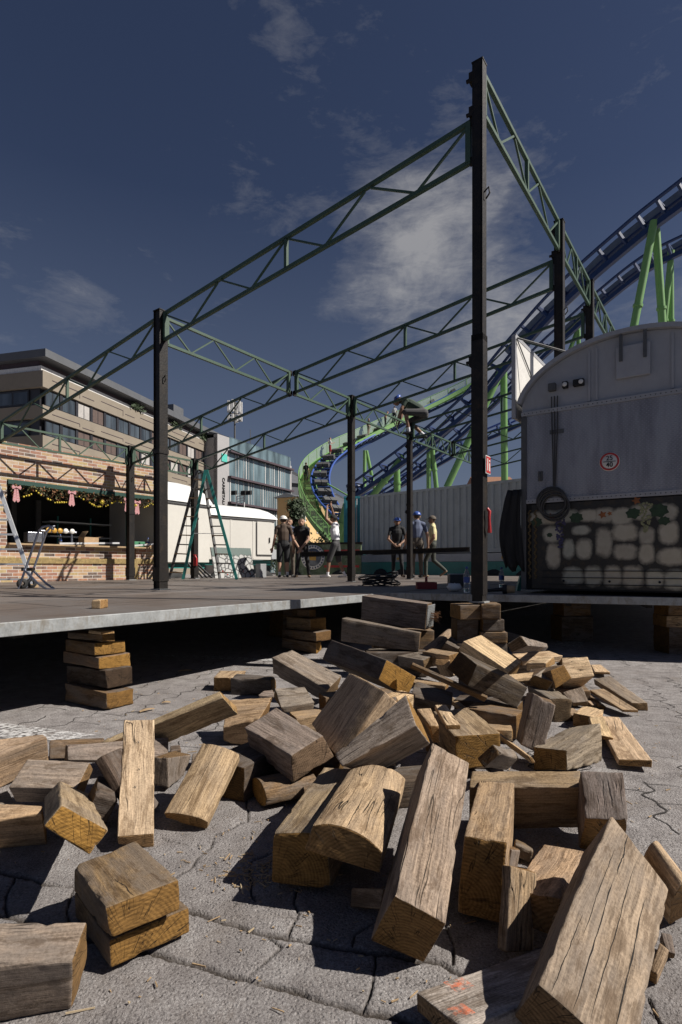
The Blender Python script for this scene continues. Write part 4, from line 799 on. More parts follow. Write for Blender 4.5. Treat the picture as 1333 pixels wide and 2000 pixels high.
# ------------------------------------------------------------------ steel hall frame
A0 = V(1.286, 5.12, 0); TL, CL = 4.75, 5.095
SS = [0, 2.89, 4.82, 7.43, 9.95, 12.6]
ZA, ZB, ZC, ZR = 5.17, 4.574, 3.80, 5.64
def gp(row, k):
    off = {'A': 0, 'B': TL, 'C': TL+CL}[row]
    return A0+R2*SS[k]+T2*off
def post(label, p, z0, z1, wd=.135, extras=True):
    root = thing('steel_post', label, 'post', (p.x, p.y, z0), 'upright posts of the hall frame')
    mb = MB(); ax = (R2, T2, UP); c = p+UP*(z0+z1)/2; h = z1-z0
    mb.box(c+T2*(wd/2-.006), (wd, .012, h), ax); mb.box(c-T2*(wd/2-.006), (wd, .012, h), ax); mb.box(c, (.012, wd-.026, h-.002), ax)
    mb.box(c-R2*.03, (.05, wd-.03, h-.01), ax)
    part(mb, 'column', M['black_steel'], root)
    mb = MB(); mb.box(p+UP*(z0+.007), (wd*1.35, wd*1.5, .014), ax)
    part(mb, 'base_plate', M['galvanised'], root)
    mb = MB(); mb.box(p+UP*(z1+.005), (wd*1.1, wd*1.1, .012), ax); part(mb, 'cap_plate', M['black_steel'], root)
    if extras:
        for zz in (z0+h*.45, z1-.42, z1-.1):
            mb = MB(); mb.box(p+UP*zz+T2*(wd/2+.02), (.07, .04, .09), ax); mb.tube([p+UP*zz+T2*(wd/2+.04), p+UP*zz+T2*(wd/2+.075)], .017, 8)
            part(mb, 'bolt_lug', M['black_steel'], root)
        zz = z0+h*.76; mb = MB(); q = p-T2*(wd/2)+UP*zz
        mb.tube([q, q-T2*.04+UP*.03, q-T2*.05-UP*.03, q-T2*.015-UP*.07], .008, 6); part(mb, 'hook', M['black_steel'], root)
        for k_ in range(2):
            zz = z0+h*(.03+.44*k_); mb = MB(); mb.box(p+UP*(zz+(h*.225 if k_ == 0 and wd < .105 else .1)), (wd*1.14, wd*1.14, h*.48 if k_ == 0 and wd < .105 else (.2 if k_ == 0 else .06)), ax); part(mb, 'sleeve', M['black_steel'], root)
    return root
PA = post('tall black corner post nearest the viewer carrying a small red sign', gp('A', 0), .659, 5.66, .10)
post('second tall black post in the right row beyond the nearest one', gp('A', 1), .66, 5.66, .115)
post('third tall black post in the right row above the wagon roof', gp('A', 2), .66, 5.66, .115)
post('farthest tall post of the right row just showing above the wagon roof', gp('A', 3), .66, 5.66, .115)
post('large black post on the left standing in front of the brick kiosk', gp('B', 0), DZ, ZB+.06, .14)
post('thin post in the middle of the stage near the man in the white tank top', gp('B', 2), DZ, ZB+.06, .12)
post('thin post that the crouching man is perched on', gp('B', 3), DZ, ZB-.12, .115)
post('short dark post left of the large left post before the kiosk counter', gp('C', 1), DZ, ZC+.06, .14)
post('dark post behind the green stepladder', gp('C', 2), DZ, ZC+.06, .14)
def truss(label, p, q, dep=.37, n=4, cw=.04, mid=True, group='green roof trusses'):
    p = Vector(p); q = Vector(q); root = thing('roof_truss', label, 'truss', tuple(p), group)
    dirn = (q-p).normalized(); L = (q-p).length; e = .085
    p = p+dirn*e; q = q-dirn*e; lo = V(0, 0, -dep)
    mb = MB(); mb.bar(p, q, cw, cw); part(mb, 'top_chord', M['green_steel'], root)
    mb = MB(); mb.bar(p+lo, q+lo, cw, cw); part(mb, 'bottom_chord', M['green_steel'], root)
    for a in (p+dirn*.02, q-dirn*.02):
        mb = MB(); mb.bar(a+lo, a, .05, .05); part(mb, 'end_strut', M['green_steel'], root)
    if mid:
        a = p.lerp(q, .5); mb = MB(); mb.bar(a+lo*.98, a+lo*.02, .04, .04); part(mb, 'middle_strut', M['green_steel'], root)
    for i in range(n):
        a = p.lerp(q, (i+.0)/n+.008); b = p.lerp(q, (i+.5)/n); c = p.lerp(q, (i+1)/n-.008)
        mb = MB(); mb.bar(a+lo*.08, b+lo*.95-dirn*.02, .021, .021); part(mb, 'brace', M['green_steel'], root)
        mb = MB(); mb.bar(b+lo*.95+dirn*.02, c+lo*.08, .021, .021); part(mb, 'brace', M['green_steel'], root)
    for a in (p-dirn*.03, q+dirn*.03):
        for zz in (0, -dep):
            mb = MB(); mb.box(a+UP*zz, (.07, .03, .07), (dirn, dirn.cross(UP).normalized(), UP)); part(mb, 'end_plate', M['black_steel'], root)
    return root
def zz(p, z): return V(p.x, p.y, z)
truss('sloping truss from the nearest tall post down to the large left post', zz(gp('A', 0), ZA), zz(gp('B', 0), ZB))
truss('sloping truss from the large left post out past the left frame edge', zz(gp('B', 0), ZB), zz(gp('C', 0), ZC))
truss('long sloping truss from the second tall post to the middle cross truss', zz(gp('A', 1), ZA), zz(gp('B', 1), ZB))
truss('sloping truss from the middle cross truss down to the short dark kiosk post', zz(gp('B', 1), ZB), zz(gp('C', 1), ZC))
truss('sloping truss from the third tall post to the thin middle post', zz(gp('A', 2), ZA), zz(gp('B', 2), ZB))
truss('sloping truss from the thin middle post down to the post behind the stepladder', zz(gp('B', 2), ZB), zz(gp('C', 2), ZC))
truss('sloping truss from the farthest tall post to the crouching man', zz(gp('A', 3), ZA), zz(gp('B', 3), ZB))
truss('distant truss right of the crouching man with a looped open end', zz(gp('A', 4), ZA), zz(gp('B', 4), ZB))
truss('farthest truss right of the nearest post low above the container', zz(gp('A', 5), ZA), zz(gp('B', 5), ZB))
truss('steep looking ridge truss from the nearest tall post to the second', zz(gp('A', 0), ZR), zz(gp('A', 1), ZR), .38, 3)
truss('ridge truss between the second and third tall posts', zz(gp('A', 1), ZR), zz(gp('A', 2), ZR), .38, 3)
truss('ridge truss from the third tall post ending over the wagon roof', zz(gp('A', 2), ZR), zz(gp('A', 3), ZR), .38, 4)
truss('level cross truss from the large left post to the middle joint', zz(gp('B', 0), ZB), zz(gp('B', 1), ZB), n=3, mid=False)
truss('level cross truss from the middle joint to the thin middle post', zz(gp('B', 1), ZB), zz(gp('B', 2), ZB), n=2, mid=False)
truss('level cross truss that the crouching man leans over', zz(gp('B', 2), ZB), zz(gp('B', 3), ZB), n=3, mid=False)
truss('level cross truss running right from the crouching man', zz(gp('B', 3), ZB), zz(gp('B', 4), ZB))
truss('level cross truss passing behind the nearest tall post', zz(gp('B', 4), ZB), zz(gp('B', 5), ZB))
truss('low truss in front of the kiosk fascia at the left edge', zz(gp('C', 0)-R2*.5, ZC), zz(gp('C', 1), ZC))
truss('low truss between the short kiosk post and the post behind the stepladder', zz(gp('C', 1), ZC), zz(gp('C', 2), ZC))
# red marks on truss ends, sign and strap on the nearest post
ax = (R2, T2, UP); P0 = gp('A', 0)
nrm = -T2
sg = thing('warning_sign', 'small red and white sign fixed to the nearest tall post', 'sign', tuple(P0+nrm*.08+UP*1.93))
def face_quad(mb, c, ux, uy, w_, h_, off=0):
    n_ = ux.cross(uy); c = Vector(c)+n_*off
    return mb.add([c-ux*w_/2-uy*h_/2, c+ux*w_/2-uy*h_/2, c+ux*w_/2+uy*h_/2, c-ux*w_/2+uy*h_/2], [(0, 1, 2, 3)])
sc_ = P0+nrm*.082+UP*1.93
mb = MB(); mb.box(sc_, (.115, .005, .165), ax); part(mb, 'plate', M['white_paint'], sg)
mb = MB(); mb.box(sc_+nrm*.0045, (.1, .004, .148), ax); part(mb, 'red_field', M['red_paint'], sg)
mb = MB()
mb.box(sc_+nrm*.008-R2*.026, (.018, .003, .11), ax); part(mb, 'white_strip', M['white_paint'], sg)
mb = MB()
mb.box(sc_+nrm*.008+R2*.022-UP*.02, (.022, .003, .075), ax); mb.lathe(sc_+nrm*.008+R2*.022+UP*.034, [(0, -.002), (.012, -.002), (.012, .002), (0, .002)], 10, (R2, UP, T2)); part(mb, 'white_symbol', M['white_paint'], sg)
st = P0+nrm*.078
mb = MB(); mb.tube([st+UP*1.53, st+UP*1.5+nrm*.02, st+UP*1.44+nrm*.012+R2*.01, st+UP*1.36+nrm*.02, st+UP*1.31+nrm*.012+R2*.02], [.012, .016, .013, .016, .02], 8)
tag(mb.build('red_strap', M['red_paint']), 'red strap end hanging on the nearest tall post at chest height', 'strap')
# ------------------------------------------------------------------ brick kiosk on the left
K0 = V(-7.14, 11.13, 0); NK = -T2      # facade runs along R2, faces NK
def kp(u, n, z): return K0+R2*u+NK*n+UP*z
rotk = math.atan2(R2.y, R2.x)
kio = thing('brick_kiosk', 'festival kiosk with mixed brick cladding and an open serving hatch', 'kiosk', tuple(K0), rotz=rotk)
def lk(u, n, z): return V(u, -n, z)    # kiosk-local
def kpart(mb, name, mat, parent=None, bevel=0):
    return mb.build(name, mat, parent or kio, bevel)
def kbox(u0, u1, n0, n1, z0, z1): return MB().box(((u0+u1)/2, -(n0+n1)/2, (z0+z1)/2), (u1-u0, abs(n1-n0), z1-z0))
kpart(kbox(-3, 4.25, -.12, 0, 2.80, 3.58), 'fascia', M['brick'])
kpart(kbox(-3, .36, -.12, 0, .66, 2.80), 'side_pier', M['brick'])
kpart(kbox(.36, 3.3, -.12, 0, .66, 1.05), 'counter_base', M['brick'])
kpart(kbox(3.42, 4.25, -.12, 0, .66, 1.05), 'counter_base', M['brick'])
kpart(kbox(.36, 3.3, -.16, -.04, 1.17, 1.44), 'counter_front', M['brick'])
kpart(kbox(3.42, 4.25, -.16, -.04, 1.17, 1.44), 'counter_front', M['brick'])
kpart(kbox(-3, 3.3, -.1, .03, 1.052, 1.168), 'wooden_rail', M['wood_trim'])
kpart(kbox(3.42, 4.25, -.1, .03, 1.052, 1.168), 'wooden_rail', M['wood_trim'])
kpart(kbox(3.302, 3.418, -.1, .035, .66, 1.168), 'wooden_trim', M['wood_trim'])
kpart(kbox(.365, 4.2, -.7, .1, 1.442, 1.478), 'counter_top', M['plain_wood'])
kpart(kbox(.37, 4.22, -.3, .04, 2.705, 2.797), 'green_beam', M['dark_green'])
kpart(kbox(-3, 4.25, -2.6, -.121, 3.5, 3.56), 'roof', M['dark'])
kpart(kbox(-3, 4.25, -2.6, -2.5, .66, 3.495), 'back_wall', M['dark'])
kpart(kbox(4.2, 4.25, -2.49, -.122, .66, 3.495), 'end_wall', M['trailer_cream'])
mb = MB(); mb.tube([lk(3.12, .02, 1.48), lk(3.12, .02, 2.7)], .028, 8); kpart(mb, 'green_pole', M['teal'])
for zs in (1.75, 2.12):
    kpart(kbox(2.2, 3.9, -2.3, -1.9, zs, zs+.03), 'shelf', M['aluminium'])
for us in (2.5, 3.4):
    mb = MB(); mb.bar(lk(us, -2.1, 1.4), lk(us, -2.1, 2.3), .04, .04); kpart(mb, 'shelf_upright', M['teal'])
for us in (.9, 1.5, 2.1): kpart(kbox(us, us+.12, -2.49, -2.4, .7, 2.7), 'wall_panel', M['old_steel'])
# garland
gar = thing('garland', 'autumn garland with gingham bows hanging along the kiosk hatch', 'garland', tuple(kp(0, .06, 2.7)))
lv = MB(); rs = random.Random(3)
def swag(u): 
    ph = ((u-.4) % .95)/.95; return 2.68-.06-.2*math.sin(ph*math.pi)**1.2 if False else 2.60-.2*abs(math.cos((u-.4)/.95*math.pi))
for i in range(900):
    u = rs.uniform(.38, 4.15); top = 2.7; b = swag(u); zc = b+(top-b)*rs.random()**.8
    c = kp(u, .06+rs.uniform(0, .12), zc); a = V(rs.uniform(-1, 1), rs.uniform(-1, 1), rs.uniform(-1, 1)).normalized(); b2_ = a.cross(V(rs.uniform(-1, 1), rs.uniform(-1, 1), rs.uniform(-1, 1))).normalized(); s = rs.uniform(.018, .045)
    lv.k = 0 if rs.random() < .65 else 1
    lv.add([c-a*s, c+b2_*s*.5, c+a*s, c-b2_*s*.5], [(0, 1, 2, 3)])
part(lv, 'leaves', [M['garland_leaf'], M['garland_rust']], gar)
be = MB()
for i in range(75):
    u = .42+i*.05
    if rs.random() < .75: be.ball(kp(u, .16, swag(u)-.01+rs.uniform(-.015, .015)), rs.uniform(.016, .026), 6)
part(be, 'berry_chain', M['berry'], gar)
for u in (2.35, 3.25): 
    mb = MB(); c = kp(u, .2, swag(u)+.1)
    for i in range(12): mb.prism([c+R2*.02*math.cos(i/12*6.28-.25)+UP*.02*math.sin(i/12*6.28-.25), c+R2*.07*math.cos(i/12*6.28)+UP*.07*math.sin(i/12*6.28), c+R2*.02*math.cos(i/12*6.28+.25)+UP*.02*math.sin(i/12*6.28+.25)], NK*.01)
    mb.ball(c, .03, 8); part(mb, 'sunflower', M['berry'], gar)
m = bpy.data.materials.new('gingham'); m.use_nodes = True; t = NT(m.node_tree); oc = t.n('TexCoord').outputs['Object']
ch = t.n('TexChecker', {'Color1': (.42, .11, .13), 'Color2': (.52, .36, .35), 'Scale': 60.0}); t.put(ch.inputs['Vector'], oc); p = t.n('BsdfPrincipled', {'Base Color': ch.outputs[0], 'Roughness': .85}); o = t.n('OutputMaterial'); t.put(o.inputs[0], p.outputs[0]); M['gingham'] = m
for i, (u, z) in enumerate([(.45, 2.62), (1.62, 2.64), (3.0, 2.62), (3.28, 2.58), (3.88, 2.52)]):
    mb = MB(); c = kp(u, .2, z)
    for s_ in (-1, 1):
        mb.prism([c, c+R2*.075*s_+UP*.05, c+R2*.095*s_, c+R2*.075*s_-UP*.04], NK*.03)
        mb.prism([c+R2*.005*s_, c+R2*.035*s_-UP*.02, c+R2*.07*s_-UP*.27, c+R2*.03*s_-UP*.31, c+R2*.0*s_-UP*.26], NK*.012)
    mb.ball(c+NK*.015, .026, 8); part(mb, 'gingham_bow', M['gingham'], gar)
# things on the counter
bx = thing('cardboard_box', 'open cardboard box on the kiosk counter', 'box', tuple(kp(2.28, -.25, 1.478)))
c = kp(2.28, -.25, 1.478); ax = (R2, T2, UP)
mb = MB(); mb.box(c+UP*.1, (.36, .26, .2), ax); part(mb, 'body', M['cardboard'], bx)
mb = MB(); q = c+UP*.2+R2*.18; mb.prism([q-T2*.13, q+T2*.13, q+T2*.13+R2*.12+UP*.03, q-T2*.13+R2*.12+UP*.03], (0, 0, .004)); q = c+UP*.2-R2*.18
mb2 = MB(); mb2.prism([q-T2*.13, q+T2*.13, q+T2*.13+R2*.1+UP*.14, q-T2*.13+R2*.1+UP*.14], (0, 0, .004)); part(mb, 'flap', M['cardboard'], bx); part(mb2, 'flap', M['cardboard'], bx)
tp = thing('beer_tap', 'beer tap rail with round amber and white badges on the kiosk counter', 'beer tap', tuple(kp(1.4, -.1, 1.478)))
mb = MB(); mb.tube([kp(1.05, -.12, 1.77), kp(1.9, -.12, 1.77)], .03, 8)
for u in (1.15, 1.8): mb.tube([kp(u, -.12, 1.478), kp(u, -.12, 1.76)], .025, 8)
part(mb, 'rail', M['chrome'], tp)
for i, u in enumerate((1.25, 1.38, 1.51, 1.64, 1.79)):
    mb = MB(); mb.lathe(kp(u, -.08, 1.79), [(0, .012), (.055, .012), (.06, 0), (.055, -.012), (0, -.012)], 16, (R2, UP, NK)); part(mb, 'badge', M['beer_gold'] if i < 3 else M['white_paint'], tp)
mb = MB(); mb.box(kp(.95, -.15, 1.62), (.3, .2, .22), ax); tag(mb.build('steel_basin', M['chrome'], bevel=.01), 'small steel basin left of the beer taps on the counter', 'basin')
for i, (u, n_, L, a, lb) in enumerate([(2.2, .0, 1.5, .12, 'long aluminium bar lying across the kiosk counter'), (3.75, .02, 1.0, -.2, 'shorter aluminium bar lying at the right end of the kiosk counter')]):
    mb = MB(); mb.bar(kp(u-L/2, n_, 1.5+a*.0), kp(u+L/2, n_-.05, 1.5+abs(a)*.5), .04, .04); tag(mb.build('metal_bar', M['aluminium']), lb, 'bar')
mb = MB(); mb.box(kp(3.55, -.2, 1.55), (.34, .24, .14), ax); tag(mb.build('crate', pmat('crate_green', (.05, .2, .1), .6), bevel=.008), 'green crate on the counter beside the green pole', 'crate')
mb = MB(); mb.box(kp(3.85, -.1, 1.53), (.3, .2, .1), ax); tag(mb.build('cardboard_box', M['cardboard'], bevel=.004), 'low cardboard box right of the green crate', 'box')
def bottle(p, h=.3, r=.04, label=None, cap='blue_cap', group=None):
    root = thing('water_bottle', label, 'bottle', tuple(p), group)
    mb = MB(); mb.lathe(p, [(0, 0), (r*.9, 0), (r, .01), (r, h*.3), (r*.93, h*.33), (r, h*.36), (r, h*.62), (r*.85, h*.72), (r*.38, h*.88), (r*.36, h*.93), (0, h*.93)], 14); part(mb, 'body', M['clear_plastic'], root)
    mb = MB(); mb.lathe(p, [(r*1.015, h*.38), (r*1.015, h*.6)], 14); part(mb, 'paper_label', M['coaster_rail'], root)
    mb = MB(); mb.lathe(p, [(0, h), (r*.42, h), (r*.42, h*.93)], 10); part(mb, 'cap', M['coaster_rail'], root)
    return root
bottle(kp(3.95, -.3, 1.478), .26, .045, 'plastic bottle standing on the kiosk counter at right')
bottle(kp(1.62, -.28, 1.478), .24, .035, 'small bottle below the beer tap badges')
# ------------------------------------------------------------------ ladders and sack truck
def rail_ladder(root, p0, p1, side, w0, w1, n, mat, rung, name='ladder_side', rr=.022, sides=(1, -1), rh=.03, r0=.5):
    p0, p1 = Vector(p0), Vector(p1)
    for s_ in sides:
        mb = MB(); mb.bar(p0+side*w0/2*s_, p1+side*w1/2*s_, .03, .06, up=side); part(mb, name, mat, root)
    for i in range(n):
        f = (i+r0)/n; c = p0.lerp(p1, f); w_ = w0+(w1-w0)*f
        mb = MB(); mb.bar(c-side*w_/2, c+side*w_/2, .045, rh); part(mb, 'rung', rung, root)
al = thing('aluminium_ladder', 'silver aluminium ladder leaning at the left frame edge', 'ladder', (-4.6, 8.6, DZ))
q0 = at(66, 1140, 8.9); q0.z = DZ; q1 = at(-8, 890, 9.3)
sd = V(.97, .1, 0).normalized()
rail_ladder(al, q0-sd*.42, q1-sd*.42+V(0, 0, .0), sd, .84, .6, 9, M['aluminium'], M['aluminium'])
sl = thing('stepladder', 'tall green wooden stepladder standing before the white trailer', 'stepladder', tuple(gp('C', 2)-T2*.6))
Yl = 14.2; 
def lad(x, y, Y): 
    q = at(x, y, Y); 
    return q
top = at(401, 922, 14.2); top2 = at(388, 922, 14.6)
fa, fb = at(358, 1138, 13.9), at(463, 1133, 13.7); ga, gb = at(331, 1134, 14.6), at(430, 1131, 14.5)
for q in (fa, fb, ga, gb): q.z = DZ
def leg(a, b, mat): 
    mb = MB(); mb.bar(a, b, .035, .07); return mb
# right-hand half: two long rails meeting at the top, with rungs; left half a propping frame with rungs
tA, tB = top+V(-.08, 0, 0), top+V(.08, 0, 0)
part(leg(at(404, 918, 13.7), fb, 0), 'rail', M['teal'], sl); part(leg(at(396, 920, 14.5), gb, 0), 'rail', M['old_steel'], sl)
part(leg(at(402, 918, 13.9), fa, 0), 'rail', M['teal'], sl); part(leg(at(386, 918, 14.6), ga, 0), 'rail', M['old_steel'], sl)
for (a0_, a1_, b0_, b1_) in ((at(404, 918, 13.7), fb, at(396, 920, 14.5), gb), (at(402, 918, 13.9), fa, at(386, 918, 14.6), ga)):
    for i in range(1, 12):
        f = i/11.7; mb = MB(); mb.bar(a0_.lerp(a1_, f), b0_.lerp(b1_, f), .05, .03); part(mb, 'rung', M['plain_wood'] if i % 2 else M['old_steel'], sl)
mb = MB(); mb.tube([fa.lerp(at(402, 918, 13.9), .42), fb.lerp(at(404, 918, 13.7), .42)], .008, 5); part(mb, 'spreader', M['aluminium'], sl)
hk = thing('hand_truck', 'chrome tube sack truck parked in front of the kiosk counter', 'hand truck', tuple(at(70, 1150, 8.2)))
def hq(x, y, Y): return at(x, y, Y)
for dx, dY in ((0, 0), (16, .35)):
    mb = MB(); mb.tube([hq(36+dx, 1152-dx*.2, 8.1+dY), hq(56+dx, 1095, 8.2+dY), hq(75+dx, 1040, 8.3+dY), hq(84+dx, 1029, 8.3+dY), hq(97+dx*.6, 1027, 8.3+dY), hq(104, 1034, 8.35+dY)], .017, 8); part(mb, 'tube_frame', M['chrome'], hk)
    mb = MB(); mb.tube([hq(47+dx, 1112, 8.15+dY), hq(75+dx, 1140, 8.0+dY), hq(92+dx, 1151, 7.95+dY), hq(108+dx*.3, 1151, 7.95+dY)], .017, 8); part(mb, 'skid', M['chrome'], hk)
mb = MB(); mb.bar(hq(45, 1112, 8.2), hq(66, 1112, 8.5), .05, .05); part(mb, 'axle', M['black_steel'], hk)
for dx in (0, 18):
    mb = MB(); c = hq(44+dx, 1142, 8.15+dx*.02); mb.lathe(V(c.x, c.y, DZ+.077), [(.03, -.02), (.075, -.02), (.075, .02), (.03, .02)], 14, (R2, UP, T2)); part(mb, 'wheel', M['rubber'], hk)
# ------------------------------------------------------------------ white trailers behind the ladder
def caravan(label, p, d_, L, wid, z0, z1, zr, group='white showman trailers', door=None, rib=2, wheel_u=(.5,)):
    d_ = d_.normalized(); n_ = V(d_.y, -d_.x, 0)
    root = thing('white_trailer', label, 'trailer', tuple(p), group)
    ax = (d_, n_, UP); back = -n_
    mb = MB(); mb.box(p+d_*L/2+back*wid/2+UP*(z0+z1)/2, (L, wid, z1-z0), ax); part(mb, 'body', M['trailer_cream'], root, .01)
    # barrel roof with rounded ends
    mb = MB(); n = 14; rings = []
    for u, k in ((-.12, .0), (-.1, .35), (-.02, .66), (.12, .86), (.35, .97), (.7, 1.0), (L-.7, 1.0), (L-.35, .97), (L-.12, .86), (L+.02, .66), (L+.1, .35), (L+.12, .0)):
        h = (zr-z1)*k
        rings.append([p+d_*u+back*(wid/2)+n_*((wid/2+.07)*math.cos(math.pi*i/n))+UP*(z1+.012+h*math.sin(math.pi*i/n)**.75) for i in range(n+1)])
    vs = [v for r in rings for v in r]; m_ = n+1
    mb.add(vs, [(a*m_+i, a*m_+i+1, (a+1)*m_+i+1, (a+1)*m_+i) for a in range(len(rings)-1) for i in range(n)], True); part(mb, 'roof', M['trailer_roof'], root)
    mb = MB(); mb.box(p+d_*L/2+n_*.02+UP*(z1-.03), (L+.1, .04, .06), ax); part(mb, 'eave_trim', M['old_steel'], root)
    for i in range(rib):
        mb = MB(); mb.box(p+d_*L*(i+1)/(rib+1)+n_*.004+UP*(z0+z1)/2, (.05, .012, z1-z0-.1), ax); part(mb, 'seam', M['trailer_cream'], root)
    if door:
        u0, u1 = door; mb = MB(); c = p+d_*(u0+u1)/2+n_*.012; zc0, zc1 = z0+.18, z1-.1
        mb.box(c+UP*(zc0+zc1)/2, (u1-u0, .03, zc1-zc0), ax); dr = part(mb, 'door', M['trailer_cream'], root, .008)
        mb = MB(); mb.box(p+d_*(u0-.012)+n_*.03+UP*(zc0+zc1)/2, (.02, .02, zc1-zc0), ax); mb.box(p+d_*(u0+u1)/2+n_*.03+UP*(zc0-.012), (u1-u0, .02, .02), ax); part(mb, 'door_gap', M['old_steel'], root)
        mb = MB(); mb.box(p+d_*(u1-.12)+n_*.04+UP*(zc0+.9*(zc1-zc0)*.5), (.03, .04, .18), ax); sub(mb, 'handle', M['black_steel'], dr)
        mb = MB(); mb.box(p+d_*(u1+.1)+n_*.01+UP*(z0+.2), (.22, .02, .34), ax); part(mb, 'vent_grille', M['grey_paint'], root)
    mb = MB(); mb.box(p+d_*L/2+back*wid/2+UP*(z0-.1), (L-.1, wid-.3, .16), ax); part(mb, 'chassis', M['teal'], root)
    for wu in wheel_u:
        c = p+d_*L*wu+back*.12+UP*.42
        mb = MB(); mb.lathe(c, [(.25, -.1), (.4, -.1), (.42, -.06), (.42, .06), (.4, .1), (.25, .1)], 20, (d_, UP, n_)); wh = part(mb, 'wheel', M['rubber'], root)
        mb = MB(); mb.lathe(c, [(0, .09), (.1, .1), (.12, .05), (.25, .06), (.25, .09)], 16, (d_, UP, n_)); sub(mb, 'rim', M['grey_paint'], wh)
    return root
p1 = at(318, 1098, 15.6); p1.z = 0; p2 = at(409, 1098, 17.2); p2.z = 0
def hz(y, Y): return HC+(HZ-y)/F*Y
caravan('nearer white trailer behind the green stepladder with shadow of the ladder on it', p1, p2-p1, (p2-p1).length, 2.3, hz(1098, 15.6), hz(978, 15.8), hz(934, 16.2), wheel_u=(.3,), rib=1)
p1 = at(404, 1093, 17.6); p1.z = 0; p2 = at(536, 1093, 19.6); p2.z = 0; L2 = (p2-p1).length
caravan('longer white round roofed trailer with a door at its right end', p1, p2-p1, L2, 2.3, hz(1093, 18.6), hz(1010, 18.4), hz(982, 18.2), door=(L2*.72, L2*.955), wheel_u=(.2, .87))
def stonemat(name, scale, dark, stones, width=.08):
    m = bpy.data.materials.new(name); m.use_nodes = True; t = NT(m.node_tree); oc = t.n('TexCoord').outputs['Object']
    v = t.n('TexVoronoi', {'Scale': scale, 'Randomness': .75}, feature='DISTANCE_TO_EDGE'); t.put(v.inputs['Vector'], oc); v2 = t.n('TexVoronoi', {'Scale': scale, 'Randomness': .75}); t.put(v2.inputs['Vector'], oc)
    c = t.mix(.4, t.ramp(v2.outputs['Color'], stones), t.ramp(t.noise(oc, scale*6, 5, .7), [(.3, stones[0][1]), (.7, stones[-1][1])]))
    c = t.mix(t.ramp(v.outputs['Distance'], [(width*.5, 1.0), (width, 0.0)]), c, dark)
    p = t.n('BsdfPrincipled', {'Base Color': c, 'Roughness': .6}); o = t.n('OutputMaterial'); t.put(o.inputs[0], p.outputs[0]); M[name] = m
stonemat('painted_cobbles', 6.5, (.02, .02, .02), [(0, (.3, .31, .3)), (.5, (.42, .42, .4)), (1, (.36, .35, .32))], .1)
pn = thing('scenery_board', 'painted scenery panel of white cobbles under green grass leaning on the trailer', 'panel', tuple(at(455, 1131, 15.6)))
c0, c1 = at(421, 1131, 15.2), at(499, 1130, 16.0); c0.z = c1.z = DZ; lean = V(-.2, .22, .98).normalized(); H_ = .9
mb = MB(); mb.prism([c0, c1, c1+lean*H_, c0+lean*H_], T2*.03); part(mb, 'board', M['painted_cobbles'], pn)
mb = MB(); rs = random.Random(5); off = -T2*.008
n = 60; vs = []
for i in range(n+1):
    b = c0.lerp(c1, i/n); vs += [b+lean*H_*.995+off, b+lean*H_*(.8-.1*rs.random())+off]
mb.add(vs, [(2*i, 2*i+2, 2*i+3, 2*i+1) for i in range(n)]); part(mb, 'painted_grass', M['dark_green'], pn)
for f, h_ in ((.3, .1), (.5, .14), (.72, .2), (.88, .12), (.2, .2)):
    mb = MB(); c = c0.lerp(c1, f)+lean*h_+off; mb.lathe(c, [(0, 0), (.022, .004), (0, .005)], 8, (R2, lean, -T2)); part(mb, 'painted_flower', M['red_paint'], pn)
mb = MB(); c = at(510, 1131, 16.2); c.z = DZ; mb.box(c+UP*.2, (.24, .2, .4), (R2, T2, UP))
for i in range(5): mb.box(c-T2*.104+R2*(i*.048-.096)+UP*.2, (.02, .012, .38), (R2, T2, UP))
tag(mb.build('grey_crate', M['grey_paint']), 'grey slatted crate right of the painted cobble panel', 'crate')
pf = gp('C', 2)-T2*.09-R2*.05
mb = MB(); mb.lathe(V(pf.x, pf.y, 1.0), [(0, .0), (.05, 0), (.055, .02), (.055, .2), (.03, .26), (.02, .27), (.02, .3), (0, .3)], 12)
mb.box(V(pf.x, pf.y, 1.29), (.1, .03, .02)); tag(mb.build('fire_extinguisher', M['red_paint']), 'small red extinguisher hanging on the post behind the stepladder', 'extinguisher')
mb = MB()
for i in range(4):
    a = at(388+i*9, 1133, 15.2); a.z = DZ; mb.bar(a, a+V(-.35-.05*i, .2, .42), .03, .05)
o = mb.build('plank_bundle', M['old_steel']); tag(o, 'dark slats leaning under the nearer white trailer', 'slats')
